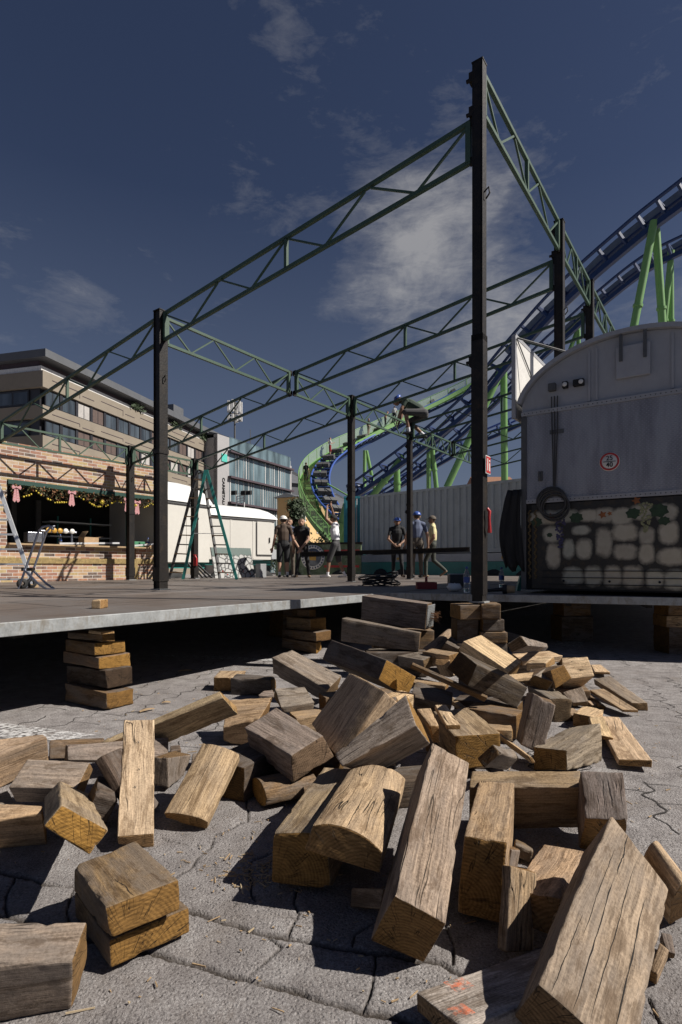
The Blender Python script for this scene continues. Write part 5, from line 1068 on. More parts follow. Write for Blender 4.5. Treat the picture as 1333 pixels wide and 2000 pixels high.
# ------------------------------------------------------------------ container trailers behind the stage
c1 = at(1024, 1078, 19.3); c0 = at(704, 1080, 24.3); c0.z = c1.z = 0
cd = (c1-c0).normalized(); cn = V(cd.y, -cd.x, 0); cL = (c1-c0).length+2.5
def frame_box(root, p, d_, n_, L, wid, z0, z1, mat, trim, name='side_panel', pitch=.28):
    # corrugated long side as one folded sheet, plus frame rails, roof and far sides
    ax = (d_, n_, UP); mb = MB(); vs = []; u = .08; prof = []
    while u < L-.08:
        for du, dn in ((0, 0), (pitch*.3, 0), (pitch*.42, -.05), (pitch*.8, -.05), (pitch*.92, 0)): prof.append((min(u+du, L-.08), dn))
        u += pitch
    for a, dn in prof: vs += [p+d_*a+n_*dn+UP*(z0+.14), p+d_*a+n_*dn+UP*(z1-.1)]
    mb.add(vs, [(2*i, 2*i+2, 2*i+3, 2*i+1) for i in range(len(prof)-1)]); part(mb, name, mat, root)
    mb = MB(); mb.box(p+d_*L/2-n_*(wid/2+.06)+UP*(z0+z1)/2, (L-.02, wid-.12, z1-z0-.02), ax); part(mb, 'body', mat, root)
    for zc, h in ((z0+.07, .14), (z1-.05, .1)):
        mb = MB(); mb.box(p+d_*L/2-n_*.03+UP*zc, (L, .08, h), ax); part(mb, 'frame_rail', trim, root)
    for u in (.04, L-.04):
        mb = MB(); mb.box(p+d_*u-n_*.03+UP*(z0+z1)/2, (.08, .085, z1-z0-.24), ax); part(mb, 'corner_post', trim, root)
con = thing('shipping_container', 'long grey corrugated container on a trailer behind the stage', 'container', tuple(c0))
frame_box(con, c0, cd, cn, cL, 2.3, 1.5, 4.08, M['container_grey'], M['container_grey'])
wag = thing('flatbed_trailer', 'teal flatbed trailer with grey band carrying the grey container', 'trailer', tuple(c0))
ax = (cd, cn, UP)
mb = MB(); mb.box(c0+cd*cL/2-cn*1.1+UP*1.32, (cL+1, 2.3, .3), ax); part(mb, 'bed', M['grey_paint'], wag)
mb = MB(); mb.box(c0+cd*cL/2-cn*1.08+UP*.88, (cL+1, 2.3, .56), ax); part(mb, 'skirt', M['teal'], wag)
for u in (1.2, 2.3, cL-3.6, cL-2.4):
    c = c0+cd*u+cn*.02+UP*.45; mb = MB(); mb.lathe(c, [(.2, -.1), (.42, -.12), (.45, 0), (.42, .1), (.2, .08), (.1, .04), (0, .05)], 18, (cd, UP, cn)); part(mb, 'wheel', M['rubber'], wag)
for x, y in ((745, 1091), (985, 1085)):
    f = (at(x, y, 22 if x < 800 else 19.8)-c0).dot(cd); mb = MB(); mb.box(c0+cd*f+cn*.07+UP*1.3, (.12, .03, .09), ax); part(mb, 'reflector', M['beer_gold'], wag)
tc_ = thing('shipping_container', 'narrow teal container end standing left of the grey container', 'container', tuple(at(675, 1118, 24.6)))
p = at(672, 1100, 24.7); p.z = 0; d2 = V(1, -.08, 0).normalized(); n2_ = V(d2.y, -d2.x, 0)
frame_box(tc_, p, d2, n2_, .82, 4.5, .9, 4.12, M['container_teal'], M['container_teal'], 'door_panel', .36)
mb = MB()
for u in (.25, .58): mb.bar(p+d2*u+n2_*.05+UP*1.0, p+d2*u+n2_*.05+UP*4.0, .035, .035)
part(mb, 'lock_rod', M['grey_paint'], tc_)
# painted wagon board with the round emblem
em = thing('painted_wagon', 'painted fairground wagon board with a white ringed round emblem', 'wagon', tuple(at(625, 1120, 24)))
a = at(540, 1122, 23.5); b = at(706, 1122, 22.5); a.z = b.z = 0; d3 = (b-a).normalized(); n3 = V(d3.y, -d3.x, 0); ax = (d3, n3, UP); L3 = (b-a).length
m = pmat('meadow_paint', (.10, .14, .07), .6, 0, .7, 2.2, .05, 20, .5, (.35, .38, .36)); 
mb = MB(); mb.box(a+d3*L3/2+UP*1.15, (L3, .12, 1.5), ax); part(mb, 'board', m, em)
mb = MB(); mb.box(a+d3*L3/2+n3*.03+UP*1.93, (L3+.1, .16, .08), ax); part(mb, 'top_rail', M['black_steel'], em)
for zc in (1.62, .98):
    mb = MB(); mb.box(a+d3*(L3*.78)+n3*.07+UP*zc, (L3*.4, .03, .09), ax); part(mb, 'red_bar', M['red_paint'], em)
ec = a+d3*((at(612, 1085, 23)-a).dot(d3))+n3*.075+UP*1.36
mb = MB(); mb.lathe(ec, [(0, .0), (.52, .0), (.52, .02), (.38, .024), (0, .024)], 32, (d3, UP, n3)); part(mb, 'emblem_ring', M['white_paint'], em)
mb = MB(); mb.lathe(ec, [(0, .03), (.37, .03), (.37, .02)], 32, (d3, UP, n3)); part(mb, 'emblem_field', M['coaster_panel'], em)
mb = MB(); mb.box(ec+n3*.04+UP*.02, (.3, .02, .3), ax)
for i in range(3): mb.prism([ec+n3*.032+d3*(i*.11-.15)+UP*.17, ec+n3*.032+d3*(i*.11-.07)+UP*.17, ec+n3*.032+d3*(i*.11-.11)+UP*.26], n3*.018)
part(mb, 'emblem_crest', M['beer_gold'], em)
mb = MB()
for i in range(24):
    t_ = i/24*6.283; mb.box(ec+n3*.028+d3*.45*math.cos(t_)+UP*.45*math.sin(t_), (.05, .008, .07), (d3*math.sin(t_)-UP*math.cos(t_), n3, d3*math.cos(t_)+UP*math.sin(t_)))
part(mb, 'emblem_lettering', M['coaster_blue'], em)
for u in (.8, L3-.9):
    c = a+d3*u+UP*.42; mb = MB(); mb.lathe(c, [(.0, .08), (.2, .1), (.4, .12), (.42, 0), (.4, -.1), (0, -.1)], 16, (d3, UP, n3)); part(mb, 'wheel', M['rubber'], em)
# ------------------------------------------------------------------ vineyard painted wagon on the right
W0 = V(2.27, 6.9, 0); wu = V(.824, -.566, 0); wv = V(.566, .824, 0); wn = -wv
wg = thing('showman_wagon', 'grey round roofed wagon with tread plate end and painted stone wall below', 'wagon', tuple(W0))
def wp(u, n, z): return W0+wu*u+wn*n+UP*z
ax = (wu, wv, UP); WW = 2.4
def arch(u): return 2.87+.75*math.sqrt(max(0, 1-((u-1.2)/1.22)**2))
us = [WW*(1-math.cos(math.pi*i/36))/2 for i in range(37)]
mb = MB(); poly = [wp(u, 0, 2.87) for u in (0, WW)]; poly = [wp(0, 0, 2.6), wp(WW, 0, 2.6)]+[wp(u, 0, arch(u)) for u in reversed(us)]
mb.prism(poly, wv*6); part(mb, 'upper_body', M['panel_grey'], wg)
mb = MB(); mb.box(wp(WW/2, -3, 1.25), (WW, 6, 1.09), ax); part(mb, 'lower_body', M['dark'], wg)
mb = MB(); vs = []
for u in us:
    z = arch(u); k = (u-1.2)/1.26; nx = V(0, 0, 1)*(1-abs(k)**2*.6)+wu*k*1.0; nx.normalize()
    q = wp(u, 0, z); vs += [q+wn*.07+nx*.005, q+wn*.07+nx*.055, q-wn*6.1+nx*.055, q-wn*6.1+nx*.005]
mb.add(vs, [(4*i+a_, 4*i+4+a_, 4*i+4+(a_+1) % 4, 4*i+(a_+1) % 4) for i in range(len(us)-1) for a_ in range(4)], False); part(mb, 'roof', M['panel_grey'], wg)
# tread plate
m = bpy.data.materials.new('tread_plate'); m.use_nodes = True; t = NT(m.node_tree); oc = t.n('TexCoord').outputs['Object']
r_ = t.map(oc, rot=(0, 0, -math.atan2(wu.y, wu.x))); s_ = t.n('SeparateXYZ'); t.put(s_.inputs[0], r_)
def tri(a, b, k): return t.m('SINE', t.m('MULTIPLY', t.m('ADD', t.m('MULTIPLY', a, 1.0), t.m('MULTIPLY', b, k)), 150.0))
h = t.m('MULTIPLY', t.m('MAXIMUM', tri(s_.outputs[0], s_.outputs[2], 1.0), 0.0), t.m('MAXIMUM', tri(s_.outputs[0], s_.outputs[2], -1.0), 0.0))
st_ = t.noise(t.map(oc, (2, 2, .3)), 3, 5, .65); c = t.ramp(st_, [(.35, (.22, .215, .23)), (.6, (.34, .335, .35))]); c = t.mix(t.m('MULTIPLY', h, .4), c, (.5, .5, .52))
p = t.n('BsdfPrincipled', {'Base Color': c, 'Roughness': .42, 'Metallic': .55, 'Normal': t.n('Bump', {'Strength': .6, 'Distance': .008, 'Height': h})}); o = t.n('OutputMaterial'); t.put(o.inputs[0], p.outputs[0])
mb = MB(); mb.box(wp(WW/2+.02, .012, 2.335), (WW-.08, .02, 1.05), ax); part(mb, 'tread_plate_panel', m, wg)
for zc, h_ in ((2.885, .05), (1.795, .05)):
    mb = MB(); mb.box(wp(WW/2, .02, zc), (WW, .04, h_), ax); part(mb, 'trim_strip', M['panel_grey'], wg)
mb = MB(); mb.box(wp(.03, .02, 1.78), (.06, .05, 2.14), ax); part(mb, 'corner_edge', M['old_steel'], wg)
for u in (.78, .86, 1.62):
    mb = MB(); mb.box(wp(u, .008, (2.92+arch(u)-.05)/2), (.025, .016, arch(u)-2.98), ax); part(mb, 'upright_rib', M['panel_grey'], wg)
mb = MB(); mb.box(wp(1.24, .03, 3.3), (.34, .04, .36), ax); vt = part(mb, 'roof_hatch', M['panel_grey'], wg, .006)
for u in (1.12, 1.36):
    mb = MB(); mb.box(wp(u, .058, 3.46), (.035, .015, .3), ax); sub(mb, 'hinge_strap', M['old_steel'], vt)
for u, k in ((.37, 0), (.52, 1), (.64, 1), (.7, 1)):
    mb = MB(); mb.box(wp(u, .035, 3.16), (.085 if k == 0 else .06, .07, .09 if k == 0 else .075), ax); lp = part(mb, 'wall_socket', M['old_steel'] if k == 0 else M['dark'], wg, .006)
    if k and u != .64: mb = MB(); mb.lathe(wp(u, .072, 3.16), [(0, .004), (.024, .004), (.027, 0)], 14, (wu, UP, wn)); sub(mb, 'socket_lid', M['white_paint'], lp)
mb = MB()
for zc in (2.885, 1.795):
    for i in range(48): mb.lathe(wp(.04+i*.049, .041, zc), [(0, .004), (.006, .003), (.007, 0)], 6, (wu, UP, wn))
rv = part(mb, 'rivets', M['old_steel'], wg); rv['kind'] = 'stuff'
for u in (.42, 2.0):
    mb = MB(); mb.box(wp(u, .028, 2.62), (.16, .012, .05), ax); part(mb, 'hinge', M['old_steel'], wg)
mb = MB(); mb.box(wp(.23, .03, 2.1), (.05, .02, .12), ax); mb.tube([wp(.23, .04, 2.14), wp(.23, .07, 2.12), wp(.23, .07, 2.06), wp(.23, .04, 2.04)], .008, 6); part(mb, 'latch', M['old_steel'], wg)
# painted stone wall: individually outlined stones on a dark board
mb = MB(); mb.box(wp(WW/2+.06, .012, 1.24), (WW-.13, .02, 1.03), ax); part(mb, 'painted_wall', pmat('dark_paint', (.018, .016, .013), .5, 0, .5, 8, .05, 30, .6, (.07, .045, .02)), wg)
m = bpy.data.materials.new('painted_stone'); m.use_nodes = True; t = NT(m.node_tree); oc = t.n('TexCoord').outputs['Object']; at2 = t.n('Attribute', attribute_name='tone')
c = t.mix(t.noise(oc, 9, 5, .65, .4), t.ramp(at2.outputs['Fac'], [(0, (.20, .175, .13)), (.5, (.36, .31, .22)), (1, (.21, .24, .20))]), (.50, .46, .37)); rim = t.n('Attribute', attribute_name='rim'); c = t.mix(t.ramp(t.m('ADD', rim.outputs['Fac'], t.m('MULTIPLY', t.m('SUBTRACT', t.noise(oc, 16, 4, .6), .5), .5)), [(.62, 0.0), (1.02, 1.0)]), c, (.03, .026, .02)); p = t.n('BsdfPrincipled', {'Base Color': c, 'Roughness': .5}); o = t.n('OutputMaterial'); t.put(o.inputs[0], p.outputs[0]); M['painted_stone'] = m
# stones given on the wagon end: u centre, z centre, width, height
ST = [(68, 1.59, 60, .17), (108, 1.6, 44, .16), (150, 1.59, 40, .15), (182, 1.58, 42, .18), (215, 1.56, 46, .2), (254, 1.6, 44, .18), (303, 1.58, 40, .2),
      (80, 1.38, 34, .2), (112, 1.2, 22, .24), (142, 1.2, 30, .24), (180, 1.27, 30, .34), (222, 1.38, 48, .2), (222, 1.16, 44, .18), (264, 1.33, 30, .2), (264, 1.14, 30, .24), (307, 1.36, 38, .26), (312, 1.1, 52, .2),
      (82, 1.12, 26, .3), (120, .88, 40, .22), (160, .88, 34, .24), (198, .88, 34, .25), (237, .88, 40, .25), (280, .86, 36, .2), (320, .85, 44, .22), (136, 1.42, 34, .12)]
vs, fs, tone, rads = [], [], [], []
def px2u(x):
    k = (1000+x-666.5)/F; return (k*6.9-2.27)/(.824+k*.566)
rs = random.Random(11)
for k_, (x, zc, wd, hh) in enumerate(ST):
    wd *= 1.2; hh *= 1.14
    u0, u1 = px2u(x-wd/2), px2u(x+wd/2); uc, hw = (u0+u1)/2, (u1-u0)/2; n = 20; o0 = len(vs); tn = rs.random()
    ex = rs.uniform(.62, .85)
    for ring, rr_, dn in ((0, 1.0, .023), (1, .72, .0236), (2, .0, .0240)):
        for i in range(n if rr_ else 1):
            a_ = 2*math.pi*i/n; cx = math.copysign(abs(math.cos(a_))**ex, math.cos(a_)); sx = math.copysign(abs(math.sin(a_))**ex, math.sin(a_))
            vs.append(tuple(wp(uc+hw*cx*rr_*(1+.05*math.sin(3*a_+tn*9)), dn+.0, zc+hh/2*sx*rr_)-W0)); tone.append(tn); rads.append(rr_)
    for i in range(n): fs.append((o0+i, o0+(i+1) % n, o0+n+(i+1) % n, o0+n+i)); fs.append((o0+n+i, o0+n+(i+1) % n, o0+2*n))
me = bpy.data.meshes.new('painted_stones'); me.from_pydata(vs, [], fs); me.materials.append(M['painted_stone']); at_ = me.attributes.new('tone', 'FLOAT', 'POINT'); at_.data.foreach_set('value', tone); at_ = me.attributes.new('rim', 'FLOAT', 'POINT'); at_.data.foreach_set('value', rads); me.update()
o = bpy.data.objects.new('painted_stones', me); C.objects.link(o); o.parent = wg
def grapes(x, z0, z1, wd, mat, n):
    mb = MB(); g = random.Random(int(x))
    for i in range(n):
        f = g.random(); u = px2u(x)+(g.random()-.5)*wd*(1-.75*f); mb.lathe(wp(u, .026+.0004*i/n*4, z1+(z0-z1)*f), [(0, .003), (.008, .0035), (.0135, 0)], 8, (wu, UP, wn))
    part(mb, 'painted_grapes', mat, wg)
grapes(96, 1.22, 1.66, .17, pmat('grape_blue', (.035, .03, .09), .3, 0, .5, 60), 60); grapes(262, 1.38, 1.7, .16, pmat('grape_green', (.22, .22, .11), .3, 0, .6, 60), 60)
mb = MB()
for x, z, s_ in ((127, 1.58, .09), (238, 1.6, .09), (288, 1.62, .11), (50, 1.55, .08), (75, 1.38, .04), (298, 1.5, .07)):
    c = wp(px2u(x), .027, z); pts = []
    for i in range(14):
        a_ = i/14*6.283; r = s_*(1 if i % 2 else .78)*(1-.2*math.sin(a_)); pts.append(c+wu*r*math.cos(a_)*.9+UP*r*math.sin(a_)*.75)
    mb.add(pts, [tuple(range(14))])
part(mb, 'painted_vine_leaves', pmat('vine_green', (.02, .045, .015), .5, 0, .5, 20), wg)
mb = MB()
for x, z, s_ in ((178, 1.59, .05), (244, 1.73, .05), (78, 1.6, .05), (192, 1.6, .03)):
    c = wp(px2u(x), .0285, z); mb.add([c+wu*s_*(1 if i % 2 else .5)*math.cos(i/10*6.283)+UP*s_*(1 if i % 2 else .5)*math.sin(i/10*6.283) for i in range(10)], [tuple(range(10))])
part(mb, 'painted_autumn_leaves', pmat('autumn_orange', (.28, .09, .02), .5, 0, .5, 20), wg)
mb = MB(); g = random.Random(2)
for k in range(2):
    for i in range(50):
        z = .85+i*.017; mb.box(wp(.1+.07*k+.012*math.sin(i*1.3), .03, z), (.022, .006, .014), ax)
part(mb, 'painted_corn_border', pmat('corn_gold', (.10, .06, .012), .5, 0, .7, 40), wg)
for z in (.94, .86, .78):
    mb = MB(); mb.box(wp(WW/2+.1, .03, z), (WW-.3, .012, .008), ax); part(mb, 'board_seam', M['dark'], wg)
for u in (.5, 1.0, 1.5, 2.0):
    mb = MB(); mb.lathe(wp(u, .034, .82), [(0, .004), (.012, .004), (.014, 0)], 8, (wu, UP, wn)); part(mb, 'bolt', M['dark'], wg)
# speed sign 25/40
sg = thing('speed_sign', 'round speed plate reading 25 over 40 with a red ring on the wagon', 'sign', tuple(wp(1.0, .03, 2.195)))
sc = wp(1.0, .026, 2.195); fx = (wu, UP, wn)
mb = MB(); mb.lathe(sc, [(0, .006), (.106, .006), (.108, .0)], 40, fx); part(mb, 'plate', M['white_paint'], sg)
mb = MB(); mb.lathe(sc, [(.082, .006), (.082, .0095), (.102, .0095), (.102, .006)], 40, fx); part(mb, 'red_ring', M['red_paint'], sg)
mb = MB(); mb.box(sc+wn*.009, (.13, .005, .007), (wu, wn, UP)); part(mb, 'divider_line', M['dark'], sg)
def text(s, pos, size, xax, zax, mat, parent, name='lettering', ext=.002):
    cu = bpy.data.curves.new(name, 'FONT'); cu.body = s; cu.size = size; cu.extrude = ext; cu.align_x = 'CENTER'; cu.align_y = 'CENTER'; cu.offset = size*.008
    tmp = bpy.data.objects.new('t', cu); C.objects.link(tmp); dg = bpy.context.evaluated_depsgraph_get(); me = bpy.data.meshes.new_from_object(tmp.evaluated_get(dg)); bpy.data.objects.remove(tmp)
    yax = zax.cross(xax); Mx = Matrix((xax, zax, xax.cross(zax))).transposed().to_4x4(); Mx.translation = Vector(pos)-parent.location
    me.transform(Mx); me.materials.clear(); me.materials.append(mat); o = bpy.data.objects.new(name, me); C.objects.link(o); o.parent = parent; return o
text('25', sc+wn*.01+UP*.038, .074, wu, UP, M['dark'], sg, 'number'); text('40', sc+wn*.01-UP*.038, .074, wu, UP, M['dark'], sg, 'number')
# open roof flap, coiled cable and hanging black cloth
fl = thing('roof_flap', 'pale raised flap panel at the left eave of the grey wagon', 'flap', tuple(wp(-.06, 0, 2.85)))
q = wp(-.08, .0, 0); far = q+wv*2.2
mb = MB(); mb.prism([q+UP*2.86, far+UP*2.9, far+UP*3.95, q+UP*3.88], -wu*.03); part(mb, 'panel', M['white_paint'], fl)
for a_, b_ in ((q+UP*2.86, q+UP*3.9), (q+UP*3.9, far+UP*3.97)):
    mb = MB(); mb.bar(a_-wu*.02, b_-wu*.02, .05, .05); part(mb, 'frame', M['panel_grey'], fl)
mb = MB(); mb.tube([q+UP*3.87+wu*.02, wp(1.0, -.9, 3.55)], .012, 6); part(mb, 'stay', M['old_steel'], fl)
mb = MB(); mb.tube([q+UP*3.86+wu*.015, q+wv*1.5+UP*3.2+wu*.015], .008, 6); part(mb, 'brace_wire', M['old_steel'], fl)
cc = wp(.39, .06, 1.78); cb = thing('cable_coil', 'thick grey cable coil hanging on the end of the grey wagon', 'cable', tuple(cc))
mb = MB(); g = random.Random(4); M['grey_cable'] = pmat('grey_cable', (.05, .048, .045), .6)
for k in range(9):
    r = .17-.012*g.random()*k*.6; ph = g.uniform(0, .5); pts = []
    for i in range(25):
        a_ = i/24*6.283; pts.append(cc+wu*(r*math.cos(a_)+.02*(g.random()-.5)*.3+.012*(k-4)*.5)+UP*(r*1.0*math.sin(a_)-.01*k)+wn*(.012*(k % 3)))
    mb.tube(pts, .009, 6)
part(mb, 'loops', M['grey_cable'], cb)
for k in range(3):
    mb = MB(); mb.tube([wp(.36+.035*k, .03, 3.05), wp(.37+.03*k, .04, 2.6), wp(.385+.015*k, .045, 2.2), wp(.39+.01*k, .06, 1.93)], .007, 6); part(mb, 'cord', M['grey_cable'], cb)
mb = MB(); vs = []; nU, nZ = 12, 10
for j in range(nZ+1):
    for i in range(nU+1):
        f = j/nZ; u = (i/nU-.5)*(.2+.14*math.sin(f*2.6)); vs.append(wp(-.07+u*.8-.06*math.sin(f*3), .06+.022*math.sin(i*1.1+f*3+math.sin(i*2.3))*(.5+f), 1.95-.98*f+.05*math.sin(i*.9)*f))
mb.add(vs, [(j*(nU+1)+i, j*(nU+1)+i+1, (j+1)*(nU+1)+i+1, (j+1)*(nU+1)+i) for j in range(nZ) for i in range(nU)], True)
o = mb.build('black_cloth', M['dark']); sm = o.modifiers.new('s', 'SOLIDIFY'); sm.thickness = .02; tag(o, 'black cloth hanging at the left corner of the grey wagon', 'cloth')

# ------------------------------------------------------------------ buildings
Bn = 45.0; bo = at(84, 690, Bn); bo.z = 0; bd = V(.26, .965, 0).normalized(); bnrm = V(bd.y, -bd.x, 0); bl = 30.0
ob = thing('office_building', 'tan concrete office block with dark window bands and grey metal roof edge', 'building', tuple(bo))
ax = (bd, bnrm, UP); bw = 16.0
def bz(yc): return HC+(HZ-(660+yc/2.962))*Bn/F
def band(name, z0, z1, out, mat):
    mb = MB(); mb.box(bo+bd*bl/2-bnrm*(bw/2)+bnrm*out/2+UP*(z0+z1)/2, (bl+out, bw+out, z1-z0), ax); return part(mb, name, mat, ob)
zt = [bz(v) for v in (70, 115, 160, 185, 280, 385, 460, 560)]
band('roof_edge', zt[1], zt[0], .5, M['roof_grey']); band('setback_storey', zt[3]-.5, zt[1]-.003, -.8, M['purple_band']); band('white_parapet_strip', zt[3]+.003, zt[3]+.45, -.3, M['white_panel'])
band('core', 0, zt[3]-.51, -.6, M['window_frame'])
lv = [(zt[3], zt[4]), (zt[5], zt[6]), (zt[7], zt[7]-1.05), (zt[7]-3.75, zt[7]-4.8), (zt[7]-7.4, 0)]
for a_, b_ in lv: band('concrete_band', min(a_, b_), max(a_, b_), 0, M['concrete_tan'])
g = random.Random(9)
wb = [(zt[4], zt[5]), (zt[6], zt[7]), (zt[7]-1.05, zt[7]-3.75+.0), (zt[7]-4.8, zt[7]-7.4)]
for bi, (zA, zB) in enumerate(wb[:3]):
    zA, zB = max(zA, zB), min(zA, zB); zA -= .05; u = .5
    for i in range(16):
        u = .5+i*1.85; mb = MB(); c = bo+bd*(u+.75)-bnrm*.25+UP*(zA+zB)/2
        mb.box(c, (1.5, .1, zA-zB-.1), ax); fr = part(mb, 'window', M['window_frame'], ob)
        mt = g.choice(['pane', 'pane', 'pane', 'curtain', 'shutter', 'shutter']) if i > 1 else 'pane'
        mb = MB()
        for s_ in (-.37, .37): mb.box(c+bd*s_+bnrm*.056, (.66, .02, zA-zB-.25), ax)
        sub(mb, 'pane', M[mt], fr)
    for i in range(15):
        mb = MB(); mb.box(bo+bd*(2.175+i*1.85)-bnrm*.2+UP*(zA+zB)/2, (.3, .15, zA-zB), ax); part(mb, 'pier', M['window_frame'], ob)
for bi, (zA, zB) in enumerate(wb[:3]):
    for k in range(3):
        c = bo-bnrm*(3.2+k*4.6)-bd*.02+UP*(zA+zB)/2
        mb = MB(); mb.box(c+bd*.25, (.1, 3.2, abs(zA-zB)-.2), ax); fr = part(mb, 'window', M['window_frame'], ob)
        mb = MB()
        for s_ in (-.8, .8): mb.box(c+bnrm*s_+bd*.19, (.02, 1.4, abs(zA-zB)-.5), ax)
        sub(mb, 'pane', M['pane'], fr)
# relief joints in the concrete bands
for (a_, b_) in lv[:3]:
    zA, zB = max(a_, b_), min(a_, b_); mb = MB()
    for i in range(5):
        u = 1.0+i*6; h0, h1 = zB+.25, zA-.55
        mb.box(bo+bd*(u+1.6)+bnrm*.01+UP*h1, (3.2, .03, .05), ax); mb.box(bo+bd*(u+3.2)+bnrm*.01+UP*(h0+h1)/2, (.05, .03, h1-h0), ax); mb.box(bo+bd*(u+4.3)+bnrm*.01+UP*(h1-.25), (1.5, .03, .05), ax)
    part(mb, 'relief_joint', M['purple_band'], ob)
mb = MB()
for i in range(75): mb.box(bo+bd*(i*.4-.1)+bnrm*.27+UP*(zt[0]+zt[1])/2, (.03, .05, zt[0]-zt[1]-.06), ax)
part(mb, 'standing_seams', M['roof_grey'], ob)
mb = MB(); mb.box(bo+bd*22-bnrm*2+UP*(zt[0]+.8), (2.2, 2, 1.6), ax); part(mb, 'roof_box', M['roof_grey'], ob)
g = random.Random(1); pls = {u: MB() for u in (12.5, 20, 26.5, 29)}
for i in range(260):
    uc_ = g.choice((12.5, 20, 26.5, 29)); u = uc_+g.gauss(0, .5); mb = pls[uc_]; c = bo+bd*u+bnrm*(.05+g.uniform(-.2, .2))+UP*(zt[3]+g.uniform(.05, .7)); a_ = V(g.uniform(-1, 1), g.uniform(-1, 1), g.uniform(-1, 1)).normalized(); b_ = a_.orthogonal().normalized()*.16; a_ *= .2
    mb.add([c-a_, c+b_, c+a_, c-b_], [(0, 1, 2, 3)])
for mb in pls.values(): part(mb, 'balcony_foliage', M['leaf_dark'], ob)
# glass fronted building
Gn = 70.0; go = at(424, 838, Gn); go.z = 0; gd = V(.443, .897, 0).normalized(); gn_ = V(gd.y, -gd.x, 0); gl = 18.0; zg = hz(838, Gn)
gb_ = thing('glass_building', 'glass fronted building with grey stone pier and dark sloping floor ledges', 'building', tuple(go)); ax = (gd, gn_, UP)
mb = MB(); mb.box(go+gd*gl/2-gn_*6+UP*(zg-1)/2, (gl, 11.9, zg-1), ax); part(mb, 'core', M['facade_grey'], gb_)
mb = MB(); mb.box(go+gd*1.2-gn_*.2+UP*(zg-.6)/2, (2.4, .6, zg-.6), ax); part(mb, 'stone_pier', M['facade_grey'], gb_)
mb = MB(); mb.box(go+gd*(gl-.25)-gn_*.2+UP*(zg-1.8)/2, (.5, .6, zg-1.8), ax); part(mb, 'end_pier', M['facade_grey'], gb_)
fl_h = 3.35; n_f = 5
for k in range(n_f):
    z1_ = zg-2.6-k*fl_h; z0_ = z1_-fl_h+.35
    mb = MB(); mb.box(go+gd*(gl/2+1)+gn_*.02+UP*(z0_+z1_)/2, (gl-2.6, .12, z1_-z0_), ax); part(mb, 'glass_band', M['facade_glass'], gb_)
    mb = MB(); mb.box(go+gd*(gl/2+1)+gn_*.3+UP*(z1_+.17), (gl-2.2, .7, .25), ax); part(mb, 'ledge', M['purple_band'], gb_)
    g = random.Random(k)
    for i in range(24):
        if g.random() < .75:
            mb = MB(); mb.box(go+gd*(2.6+i*.58)+gn_*.1+UP*(z0_+z1_)/2, (.05 if g.random() < .7 else .12, .08, z1_-z0_), ax)
            part(mb, 'mullion', M['white_panel'], gb_)
mb = MB(); mb.box(go+gd*(gl/2+1)+gn_*.02+UP*(zg-1.35), (gl-2.6, .12, 1.75), ax); part(mb, 'top_glass_band', M['facade_glass'], gb_)
mb = MB(); mb.prism([go+gn_*.1+UP*(zg-.55), go-gn_*4+UP*(zg+.6), go-gn_*9+UP*(zg-.5)], gd*(gl-.2)); part(mb, 'roof', M['roof_grey'], gb_)
text('CARMETALI', go+gd*1.15+gn_*.13+UP*(hz(957, Gn)), .66, -UP, gd, M['dark'], gb_, 'vertical_lettering', .05)
mb = MB(); mb.box(go+gd*1.3+gn_*.15+UP*hz(891, Gn), (1.1, .1, 1.0), ax); part(mb, 'teal_sign_plate', pmat('teal_sign', (.1, .5, .42), .4), gb_)
mb = MB(); mb.tube([go+gd*10-gn_*2+UP*zg, go+gd*10-gn_*2+UP*(zg+2.4)], .05, 6); part(mb, 'roof_rod', M['old_steel'], gb_)
an = thing('antenna_mast', 'cluster of white mobile antennas on the glass building roof', 'antenna', tuple(at(459, 830, 74)))
q = at(459, 835, 74)
mb = MB(); mb.tube([V(q.x, q.y, zg-1), at(459, 785, 74)], .12, 8); part(mb, 'mast', M['old_steel'], an)
for k in range(6):
    a_ = k/6*6.283+.4; c = q+V(.85*math.cos(a_), .85*math.sin(a_), 0)
    for z0_, z1_ in ((hz(822, 74), hz(812, 74)), (hz(807, 74), hz(784, 74))): mb = MB(); mb.box(V(c.x, c.y, (z0_+z1_)/2), (.32, .3, z1_-z0_)); part(mb, 'antenna_panel', M['white_panel'], an, .03)
for z_ in (hz(810, 74), hz(790, 74), hz(820, 74)):
    mb = MB(); mb.lathe(V(q.x, q.y, z_), [(.75, -.06), (.85, -.06), (.85, .06), (.75, .06), (.75, -.06)], 12); part(mb, 'ring_mount', M['old_steel'], an)
fm = thing('floodlight_mast', 'small floodlight mast rising behind the longer white trailer', 'lamp', tuple(at(470, 985, 26)))
q = at(470, 985, 26)
mb = MB()
for s_ in (-.18, .18): mb.tube([V(q.x+s_, q.y, 0), V(q.x+s_, q.y, hz(963, 26))], .03, 6)
for k in range(5): mb.bar(V(q.x-.18, q.y, hz(985-5*k, 26)), V(q.x+.18, q.y, hz(982-5*k, 26)), .03, .03)
part(mb, 'lattice', M['white_panel'], fm)
for s_ in (-.28, .18, .42):
    mb = MB(); mb.box(V(q.x+s_, q.y-.1, hz(963, 26)), (.26, .2, .2), (V(.9, -.3, 0), V(.3, .9, .2).normalized(), UP)); part(mb, 'floodlight', M['dark'], fm, .02)
